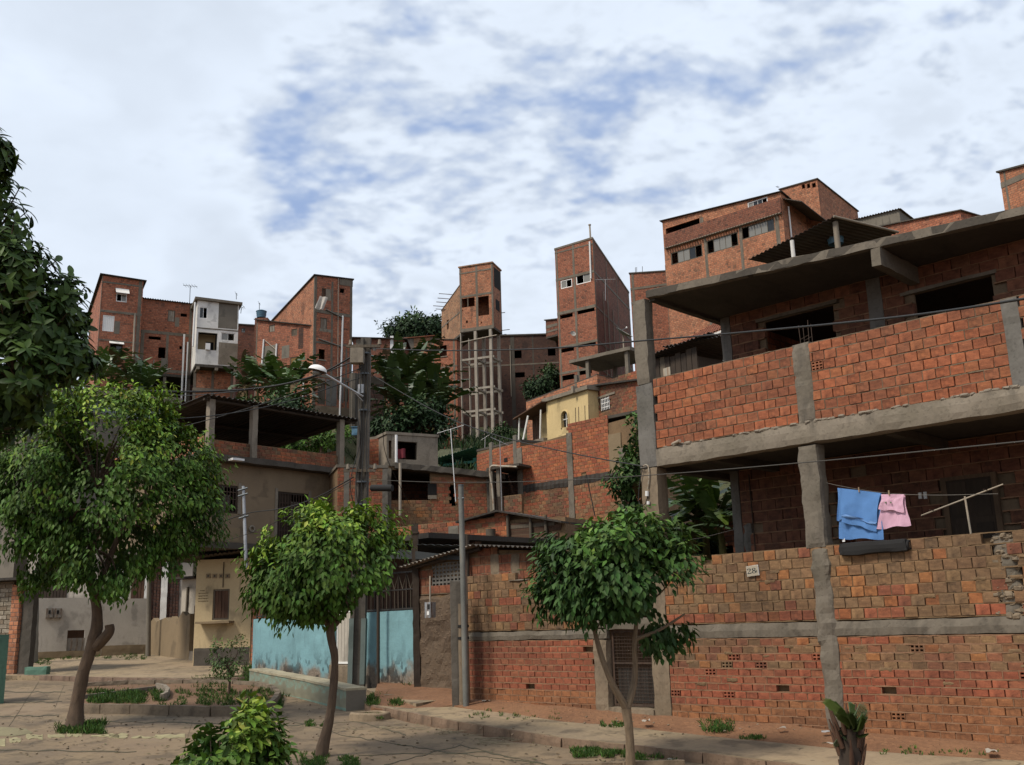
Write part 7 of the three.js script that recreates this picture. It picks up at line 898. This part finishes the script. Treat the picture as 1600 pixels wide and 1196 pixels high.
{ // street lamp
  const a = P(567, 620, PD - .25), e = P(506, 584, PD - .75), t = thing('street_lamp', 'white shaded street lamp on a slanting arm of the pole', 'street lamp', a.toArray()), v = e.clone().sub(a), h = P(484, 574, PD - .9).sub(a);
  part(t, 'arm', rod(V3(0, 0, 0), v, .03, .028), M.steel); part(t, 'brace', rod(V3(0, -.12, 0), v.clone().multiplyScalar(.25), .012), M.steel);
  const g = new THREE.SphereGeometry(1, 22, 12, 0, Math.PI * 2, 0, Math.PI / 2), dir = h.clone().sub(v), l = dir.length(); g.scale(l * .62, .15, .16); const shade = part(t, 'shade', g, M.plateWhite); shade.position.copy(v.clone().lerp(h, .45)); shade.rotation.z = Math.atan2(dir.y, dir.x) + Math.PI + .12; const r2 = new THREE.CylinderGeometry(1, 1, .02, 22); r2.scale(l * .6, 1, .15); part(shade, 'reflector', r2, M.woodBrown); const bulb = new THREE.SphereGeometry(.06, 12, 8); bulb.scale(1.6, 1, 1); bulb.translate(0, -.05, 0); part(shade, 'bulb', bulb, M.glassPale);
}
function post(name, label, cat, x0, y0, x1, y1, d, r0, r1, m, sides = 8, group) { const a = P(x0, y0, d), b = P(x1, y1, d), { L, q } = along(a, b), t = thing(name, label, cat, a.toArray(), 0, group); t.quaternion.copy(q); const g = sides === 4 ? rough(-r0, r0, -.3, L, -r0, r0, .012, .12) : new THREE.CylinderGeometry(r1, r0, L + .3, sides, 6); if (sides !== 4) { g.translate(0, L / 2 - .15, 0); metricUV(g); } part(t, 'shaft', sides === 4 ? g : metricUV(g), m); return [t, L]; }
{ const [t, L] = post('wooden_post', 'dark weathered square timber post at the right end of the blue wall', 'post', 652, 1064, 648, 818, 24.2, .085, .08, M.woodDark, 4); part(t, 'cap_band', rough(-.1, .1, L - .25, L - .2, -.1, .1, .004, .1), M.rustIron); }
{ const [t, L] = post('concrete_post', 'stout round topped concrete post left of the grey metal pole', 'post', 716, 1094, 712, 908, 20.9, .12, .1, M.poleConc, 4); part(t, 'sleeve', rod([.11, -.2, .02], [.11, L * .8, .02], .13, .12, 12), M.cementTan); for (const k of [.5, .6]) part(t, 'strap', rod([.11, L * k, .02], [.11, L * k + .05, .02], .135, .135, 12), M.black); }
{ const [t, L] = post('metal_pole', 'slim grey metal pole beside the brick boundary wall', 'pole', 728, 1092, 720, 760, 20.6, .062, .055, tm(T.rust, [.30, .33, .34], .001, { roughness: .6 }), 14); part(t, 'cap', rod([0, L, 0], [0, L + .03, 0], .06, .06, 14), M.darkSteel); part(t, 'cable_hook', rod([-.06, L - .25, 0], [.06, L - .25, .05], .02), M.darkSteel); }
{ const [t, L] = post('antenna_pole', 'thin grey pole with cable fittings before the pink house', 'pole', 384, 872, 380, 760, 32, .055, .05, M.steel, 10); for (const k of [.55, .86, .94]) part(t, 'fitting', rod([-.16, L * k, .05], [.14, L * k + .06, .05], .03), M.darkSteel); }
post('painted_post', 'pale concrete post with blue painted foot at far left', 'post', 48, 1032, 50, 905, 38.5, .19, .18, tm(T.concrete, [.42, .45, .44], .004), 4);
post('mossy_post', 'greenish pole at the right end of the pale wall', 'post', 231, 1029, 233, 890, 40.5, .1, .08, M.grey, 10);
{ // meter box on the mud rendered wall
  const p = P(670, 966, 22.9), t = thing('meter_box', 'grey electricity meter box beside the wooden post', 'meter box', p.toArray(), A28.turn); part(t, 'case', rough(-.1, .1, 0, .34, -.12, .04, .005, .08), M.steel); part(t, 'dial_window', bx(.0, .075, .18, .29, .04, .047), M.black); part(t, 'label', bx(-.01, .06, .06, .14, .041, .046), M.plateWhite); part(t, 'conduit', rod([0, .34, -.04], [0, .9, -.05], .02), M.pvcDirty); }
const cable = (label, pts, r, m = M.wire) => single('overhead_cable', label, 'cable', tube(pts.map(([x, y, d]) => P(x, y, d)), r, pts.length * 10, 5), m);
cable('heavy black cable from pole top to the upper right corner', [[578, 545, 25.5], [690, 548, 23.3], [850, 545, 20], [1000, 533, 17], [1190, 517, 14], [1450, 490, 11], [1640, 461, 9.6]], .015);
cable('grey cable crossing the verandah at pillar head height', [[576, 750, 25.5], [690, 754, 23], [850, 752, 20], [1000, 744, 17.4], [1270, 722, 13.4], [1640, 686, 10]], .008, mat([.09, .088, .085]));
cable('thin cable sagging from the pole to the corner pillar', [[580, 586, 25.5], [690, 648, 23.5], [780, 682, 21.5], [900, 710, 19.6], [1004, 729, 18]], .012);
cable('heavy black cable from pole top to the left past the lamp', [[568, 546, 25.4], [505, 582, 26], [410, 606, 27], [250, 612, 26], [0, 589, 24], [-60, 580, 23]], .026);
cable('thin cable across the big street tree', [[565, 590, 25.4], [420, 635, 24], [260, 655, 22], [60, 641, 20], [-40, 632, 19]], .012);
cable('thin cable descending left from the lamp bracket', [[565, 575, 25.4], [470, 612, 27], [330, 655, 30], [280, 668, 31]], .012);
cable('black service cable from pole waist to the antenna pole', [[552, 746, 25.4], [500, 775, 27], [440, 795, 30], [381, 804, 31.9], [330, 822, 32.4]], .016);
cable('thin cable running low from pole waist to pink wall', [[553, 750, 25.4], [470, 795, 28], [400, 830, 31], [330, 852, 32.6]], .009);
cable('thin cable dropping from pole behind the rooftop room', [[580, 600, 25.5], [596, 660, 28], [606, 720, 32], [640, 790, 34]], .01);
cable('thin cable from pole head to the left hillside houses', [[566, 560, 25.4], [450, 600, 36], [300, 618, 50], [260, 616, 60]], .02);
single('cable_splice_tube', 'black cylindrical cable splice tube hanging near the pole', 'cable fitting', merge([rod(P(581, 763, 24.6), P(613, 763, 24.4), .08, .08, 14), rod(P(578, 763, 24.6), P(581, 763, 24.6), .04, .07, 14)]), M.black);
single('leaning_cable', 'dark cable slanting down the long brick wall', 'cable', tube([A28.world(0, 0, 0), A28.world(0, 0, 0)].map((_, i) => P([916, 930][i], [742, 808][i], 33)), .018, 6, 5), M.wire);
single('wire_line', 'slack pale wire across the open verandah side', 'wire', tube([P(1042, 846, 18.2), P(1090, 842, 19), P(1148, 828, 20)], .008, 14, 5), M.wirePale);
// ---------------------------------------------------------------- washing on the verandah
{
  const F = A28, W = -.16, at = (x, y) => F.at(x, y, W), line = [at(1300, 757), at(1377, 770), at(1450, 774)];
  single('clothes_line', 'thin cord on the verandah carrying two towels', 'cord', tube([at(1282, 752), ...line, at(1560, 772)].map((p) => F.world(p[0], p[1], W)), .004, 24, 5), M.wirePale);
  const sheetOf = (tl, tr, br, bl, z0, wave, n = 16) => { const g = new THREE.PlaneGeometry(1, 1, n, n), p = g.attributes.position, uv = g.attributes.uv; for (let i = 0; i < p.count; i++) { const s = p.getX(i) + .5, v = .5 - p.getY(i), x = lerp(lerp(tl[0], tr[0], s), lerp(bl[0], br[0], s), v), y = lerp(lerp(tl[1], tr[1], s), lerp(bl[1], br[1], s), v); p.setXYZ(i, x + .012 * Math.sin(v * 5 + s * 3), y - .012 * Math.sin(s * 9) * v, W + z0 + wave * Math.sin(s * 8 + v * 2) * v + .012 * Math.sin(s * 19 + 1) * v + .02 * (fbm(s * 7 + z0 * 90 + 3, v * 5 + 3, 55, 3) - .5)); uv.setXY(i, x, y); } g.computeVertexNormals(); return g; };
  const cloth = (c) => tm(T.cloth, c, .003, { side: THREE.DoubleSide, roughness: 1 });
  { const t = thing('blue_towel', 'blue towel folded over the cord beside the pink one', 'towel', F.pos(), F.turn), m = cloth([.18, .46, 1.15]); part(t, 'front_fold', sheetOf(at(1311, 763), at(1377, 771), at(1369, 831), at(1320, 816), .02, .03), m); part(t, 'back_fold', sheetOf(at(1310, 763), at(1377, 771), at(1379, 843), at(1313, 842), -.02, .025), m); part(t, 'side_fold', sheetOf(at(1310, 763), at(1317, 764), at(1320, 812), at(1311, 814), .026, .01, 6), m); const s = at(1317, 843); part(t, 'care_label', bx(s[0] - .012, s[0] + .03, s[1] - .04, s[1] + .01, W - .012, W - .006), M.plateWhite); part(t, 'woven_band', sheetOf(at(1318, 803), at(1372, 817), at(1371, 821), at(1319, 807), .034, .025, 10), cloth([.24, .5, 1.1])); }
  { const t = thing('pink_towel', 'pale pink towel hanging right of the blue one', 'towel', F.pos(), F.turn), m = cloth([1.2, .78, 1.15]); part(t, 'front_fold', sheetOf(at(1378, 773), at(1414, 773), at(1413, 801), at(1376, 796), .022, .012), m); part(t, 'back_fold', sheetOf(at(1378, 773), at(1414, 773), at(1422, 821), at(1372, 827), -.016, .02), m); for (const px of [1386, 1394]) { const s = at(px, 786); part(t, 'embroidered_flower', rod([s[0], s[1], W + .03], [s[0], s[1], W + .042], .012, .012, 8), cloth([.25, .35, .25])); } }
  for (const [px, py, c, lab] of [[1344, 766, [.55, .42, .3], 'wooden peg on the blue towel'], [1391, 771, [.6, .5, .35], 'wooden peg on the pink towel']]) { const s = at(px, py), t = thing('clothes_peg', lab, 'clothes peg', F.world(s[0], s[1], W).toArray(), F.turn); part(t, 'jaw', bx(-.008, -.001, -.035, .04, .026, .04), mat(c)); part(t, 'jaw', bx(.001, .008, -.035, .04, .026, .04), mat(c)); }
  { const q = F.rect(1314, 845, 1420, 866, .03), t = thing('rolled_mat', 'black rolled mat lying along the top of the brick wall', 'mat', F.world(q.u0, q.y0, .03).toArray(), F.turn), L = q.u1 - q.u0, g = rough(0, L, 0, .19, -.12, .07, .012, .06, 7); part(t, 'roll', g, M.black); for (const u of [.001, L - .001]) part(t, 'rolled_end', (() => { const e = new THREE.TorusGeometry(.055, .02, 6, 16); e.rotateY(Math.PI / 2); e.translate(u, .095, -.02); return e; })(), M.black); }
  { const W2 = -.5, a = (x, y) => { const p = F.at(x, y, W2); return [p[0], p[1], W2]; }, t = thing('bent_antenna', 'bent antenna bar on a short mast inside the verandah', 'antenna', F.pos(), F.turn); part(t, 'boom', rod(a(1440, 806), a(1568, 757), .012), M.pvcDirty); part(t, 'mast', rod(a(1518, 838), a(1508, 776), .016), M.pvcDirty); for (const [x, y] of [[1459, 798], [1543, 766]]) part(t, 'element', rod([a(x, y)[0], a(x, y)[1], W2 - .12], [a(x, y)[0], a(x, y)[1], W2 + .14], .007), M.rustIron); }
}
// ---------------------------------------------------------------- antennas, dishes, tanks, pipes on the houses
function antenna(label, x, y0, y1, d, w, n, m = M.steel, tiltX = 0, tilt = .1) { const a = P(x, y0, d), b = P(x + tiltX, y1, d), t = thing('tv_antenna', label, 'antenna', a.toArray()), v = b.clone().sub(a), s = d / 1645, r = s * .55; part(t, 'mast', rod(V3(0, 0, 0), v, Math.max(r, .015), Math.max(r, .015), 6), m); const L = w * s; part(t, 'boom', rod(v.clone().add(V3(-L / 2, -L * tilt / 2, 0)), v.clone().add(V3(L / 2, L * tilt / 2, 0)), r * .8, r * .8, 5), m); for (let i = 0; i < n; i++) { const k = (i + .5) / n - .5, c = v.clone().add(V3(L * k, L * tilt * k, 0)); part(t, 'element', rod(c.clone().add(V3(0, -.02, -.4)), c.clone().add(V3(0, .02, .4)), r * .5, r * .5, 4), m); } }
antenna('thin aerial on the roof left of the white house', 296, 474, 447, 75, 24, 5, M.darkSteel, 1, -.12); antenna('short aerial behind the white house', 376, 490, 481, 76, 11, 4, M.darkSteel, 1, .25); antenna('stick aerial on the white house roof', 369, 468, 459, 73, 3, 1, M.darkSteel); antenna('aerial above the blue tank', 405, 487, 474, 71, 3, 1, M.darkSteel);
antenna('tall white aerial mast in front of the verandah house', 712, 784, 671, 33, 44, 6, M.pvc, -8, .28); antenna('thin grey aerial mast beside the white gutter pipe', 784, 800, 690, 34, 30, 5, M.steel, -3, -.5); antenna('aerial on the dark side of the tallest tower', 946, 470, 437, 76, 34, 6, M.steel, 0, 0); antenna('small aerial left of the yellow house', 757, 722, 684, 42, 14, 3, M.steel, 1, .6);
single('white_standpipe', 'upright white pipe in front of the dark verandah', 'pipe', rod(P(625, 806, 33.5), P(625, 724, 33.5), .045, .045, 10), M.pvcDirty);
single('white_wall_pipe', 'slim white pipe on the rooftop room', 'pipe', rod(P(619, 734, 36.6), P(619, 680, 36.6), .05, .05, 10), M.pvc);
single('leaning_pole', 'thin leaning pole beside the yellow house porch', 'pole', rod(P(817, 690, 42.5), P(825, 650, 42.5), .04, .04, 8), M.whiteHouse);
function dish(label, x, y, d, r, ax, mesh) { const c = P(x, y, d), t = thing('satellite_dish', label, 'satellite dish', c.toArray()), pts = []; for (let i = 0; i <= 8; i++) pts.push(new THREE.Vector2(r * i / 8 + .001, r * .32 * (i / 8) ** 2)); const q = new THREE.Quaternion().setFromUnitVectors(V3(0, 1, 0), ax.clone().normalize()); t.quaternion.copy(q); part(t, 'dish', metricUV(new THREE.LatheGeometry(pts, 24)), mat(mesh ? [.30, .30, .29] : [.6, .62, .64], { side: THREE.DoubleSide, roughness: .6 })); const f = V3(0, r * .75, 0); for (let i = 0; i < 3; i++) { const a = i * 2.1; part(t, 'strut', rod(V3(Math.cos(a) * r * .8, r * .2, Math.sin(a) * r * .8), f, r * .025, r * .025, 5), M.darkSteel); } part(t, 'receiver', rod(f, f.clone().add(V3(0, r * .16, 0)), r * .09, r * .09, 8), M.plateWhite); if (mesh) { for (let i = 0; i < 8; i++) { const a = i * Math.PI / 4; part(t, 'rib', rod(V3(0, -.01, 0), V3(Math.cos(a) * r, r * .31, Math.sin(a) * r), r * .02, r * .02, 4), M.darkSteel); } } return t; }
dish('small round dish on the front of the tallest tower', 895, 522, 78.2, .24, V3(.4, .35, 1)); dish('large mesh dish beside the tallest tower', 973, 523, 62, .62, V3(.55, .85, .35), true); single('dish_mast', 'thin mast holding the large mesh dish', 'mast', rod(P(975, 560, 62), P(974, 524, 62), .045, .045, 8), M.pvcDirty);
dish('tiny white dish on top of the large high house', 1215, 293, 64, .14, V3(.2, .9, .4));
function tank(label, x0, y0, x1, y1, d) { const a = P((x0 + x1) / 2, y1, d), s = d / 1645, r = (x1 - x0) / 2 * s, h = (y1 - y0) * s, t = thing('water_tank', label, 'water tank', a.toArray()), pts = [[r * .8, 0], [r * .82, h * .05], [r * .93, h * .7], [r * .95, h * .72], [r * 1.0, h * .75], [r * 1.0, h * .82], [r * .96, h * .83], [r * .5, h * .97], [r * .001, h]].map((p) => new THREE.Vector2(...p)); part(t, 'body', new THREE.LatheGeometry(pts.slice(0, 6), 28), M.tank); part(t, 'lid', new THREE.LatheGeometry(pts.slice(5), 28), mat([.16, .34, .52], { roughness: .5 })); for (const k of [.3, .5]) part(t, 'rib', (() => { const g = new THREE.TorusGeometry(r * (.82 + k * .17), r * .025, 6, 28); g.rotateX(Math.PI / 2); g.translate(0, h * k, 0); return g; })(), M.tank); return t; }
tank('faded blue water tank above the low brick house', 399, 483, 417, 497, 71); tank('blue water tank under the rooftop canopy on the right', 1291, 352, 1322, 382, 37.5);
single('tank_stand', 'brick stand under the faded blue water tank', 'stand', (() => { const a = P(398, 499, 70.4), b = P(418, 499, 70.4); const g = bx(0, b.x - a.x, -3, .1, -1.2, 0); g.translate(a.x, a.y, a.z); return g; })(), M.brick_dark);
{ // canopy on the roof behind the concrete house
  const n = P(1303, 339, 36), l = atY(1169, 406, n.y - .6), r = atY(1404, 363, n.y - .25), f = l.clone().add(r).sub(n), t = thing('rooftop_canopy', 'dark tin canopy over a blue tank behind the concrete roof', 'canopy', n.toArray()), q = (v) => v.clone().sub(n).toArray();
  part(t, 'roof_sheet', corrugated([0, 0, 0], q(l), q(r), .2, .03, .012), M.sheetDark); part(t, 'pale_edge', rod([0, 0.02, 0], q(r), .05, .05, 6), M.concretePale);
  const col = (x, y0, y1, d, w, m) => { const a = P(x, y1, d).sub(n), b = P(x, y0, d).sub(n); part(t, 'post', rod(V3(a.x, a.y - 2, a.z), V3(a.x, b.y, a.z), w, w, 8), m); }; col(1310, 347, 390, 36.3, .11, M.concretePale); col(1240, 376, 400, 37.2, .08, M.whiteHouse); col(1261, 366, 396, 39, .04, M.darkSteel);
  const a = P(1327, 357, 38).sub(n), b = P(1372, 357, 40).sub(n); part(t, 'brick_room', bx(a.x, b.x, a.y - 3, a.y + .02, b.z - 2, b.z), M.brick_orange); const w = P(1255, 400, 39).sub(n); part(t, 'brick_base', bx(w.x - 1, w.x + 3.2, w.y - 3, w.y + .1, w.z - 3, w.z), M.brick_orange); }
{ const p = P(506, 466, 66), t = thing('white_cloth', 'white cloth draped below a high window of the tall brick house', 'cloth', p.toArray()); const g = clothGeo(.55, .95, .12, 10); g.rotateZ(-.35); g.translate(0, .1, 0); part(t, 'sheet', g, mat([.78, .78, .8], { side: THREE.DoubleSide })); }
{ const p = P(835, 690, 42.9), t = thing('porch_laundry', 'small pink and blue washing on the yellow house porch', 'laundry', p.toArray()); [[-.25, [.55, .2, .3]], [.05, [.2, .25, .5]], [.32, [.6, .35, .4]]].forEach(([x, c]) => { const g = clothGeo(.24, .3, .04, 5); g.translate(x, 0, 0); part(t, 'garment', g, mat(c, { side: THREE.DoubleSide })); }); }
{ const p = P(559, 678, 40), t = thing('blue_crate', 'small blue plastic tub on the slope beside the pole', 'tub', p.toArray()); part(t, 'tub', rough(-.22, .22, -.1, .22, -.2, .2, .01, .1), M.tank); part(t, 'rim', rough(-.25, .25, .22, .26, -.23, .23, .005, .2), M.tank); }
// ---------------------------------------------------------------- litter on the ground
{ const p = onGround(690, 1073, .16), t = thing('plastic_bag', 'crumpled light blue plastic bag by the concrete post', 'bag', p.toArray()); const g = new THREE.IcosahedronGeometry(.2, 3); { const q = g.attributes.position; for (let i = 0; i < q.count; i++) { const x = q.getX(i), y = q.getY(i), z = q.getZ(i), k = 1 + .5 * n3(x * 9 + 3, y * 9, z * 9, 5); q.setXYZ(i, x * k * 1.4, Math.max(-.02, y * k * .6), z * k); } g.computeVertexNormals(); } part(t, 'bag', g, mat([.25, .52, .58], { roughness: .5, side: THREE.DoubleSide })); part(t, 'bag_handle', tube([[.2, .08, 0], [.32, .14, .03], [.3, .03, .06]], .012, 8, 5), mat([.25, .52, .58], { roughness: .5 })); }
const scrap = (x, y, off, w, label, c = [.6, .58, .55]) => { w *= .62; const p = onGround(x, y, off), g = new THREE.PlaneGeometry(w, w * .7, 5, 4); g.rotateX(-Math.PI / 2); const q = g.attributes.position; for (let i = 0; i < q.count; i++) q.setY(i, .02 + .35 * w * Math.abs(n3(q.getX(i) * 14 + x, q.getZ(i) * 14, 2, 6))); g.computeVertexNormals(); g.rotateY(x); g.translate(p.x, p.y, p.z); single('paper_scrap', label, 'litter', g, mat(c, { side: THREE.DoubleSide })); };
scrap(672, 1062, .2, .22, 'white scrap in the weeds behind the blue bag'); scrap(760, 1098, .2, .26, 'white scrap on earth by the metal pole'); scrap(1222, 1142, .2, .2, 'white scrap on earth below the middle pillar'); scrap(1291, 1147, .2, .2, 'white scrap just left of the small palm', [.6, .64, .72]); scrap(1294, 1165, .17, .24, 'white scrap at the pavement edge left of the palm'); scrap(1158, 1142, .2, .12, 'tiny white scrap below the number plate'); scrap(1050, 1190, 0, .28, 'white scrap at the kerb right of the forked tree'); scrap(168, 1067, .02, .16, 'white scrap in the grass behind the planting bed'); scrap(238, 1066, .1, .16, 'round white scrap at the far end of the planting bed'); scrap(1010, 1130, .2, .3, 'pale rubble scrap below the gate'); scrap(1550, 1178, .18, .3, 'pale scrap at lower right by the wall');
{ const piles = [[620, 1136, 26, 'cut palm twigs lying by the round concrete ring'], [700, 1146, 34, 'flattened twig heap by the kerb'], [770, 1160, 40, 'long strewn twigs along the kerb before the brick wall']]; for (const [x, y, n, lab] of piles) { const L = []; for (let i = 0; i < n * .6; i++) { const p = onGround(x + rr(-30, 30), y + rr(-5, 5)), a = rr(-.7, .7), l = rr(.08, .4); L.push(rod(p.clone().add(V3(0, .012, 0)), p.clone().add(V3(Math.cos(a) * l, rr(.008, .03), Math.sin(a) * l)), .006, .003, 4)); } const o = single('twig_litter', lab, 'twigs', merge(L), mat([.42, .38, .28])); o.userData.kind = 'stuff'; } }
{ const L = []; for (let i = 0; i < 420; i++) { const x = rr(0, 1600), y = i % 3 ? rr(1100, 1196) : rr(1120, 1165), on = x > 720 && y < 1150; const p = onGround(x, y, on ? .2 : .01), s = rr(.008, .03); const g = new THREE.TetrahedronGeometry(s, 1); g.scale(1, .55, 1); g.rotateY(rr(0, 6)); g.translate(p.x, p.y + .004, p.z); L.push(metricUV(g)); } const o = single('pebbles', 'scattered pebbles and crumbs on the ground', 'pebbles', merge(L), M.cementTan); o.userData.kind = 'stuff'; }
{ const L = new Leaves(); for (let i = 0; i < 340; i++) { const x = rr(20, 1100), y = rr(1105, 1196), p = onGround(x, y, .014); L.add(p, V3(rr(-1, 1), .05, rr(-1, 1)).normalize(), V3(0, 1, 0), rr(.05, .1), .035, pick([[.12, .075, .03], [.17, .11, .045], [.07, .05, .025], [.10, .11, .03]]), 0); } const o = single('fallen_leaves', 'dry fallen leaves scattered on the plaza', 'leaves', L.build(), M.leafDull); o.userData.kind = 'stuff'; }
renderer.render(scene, camera);
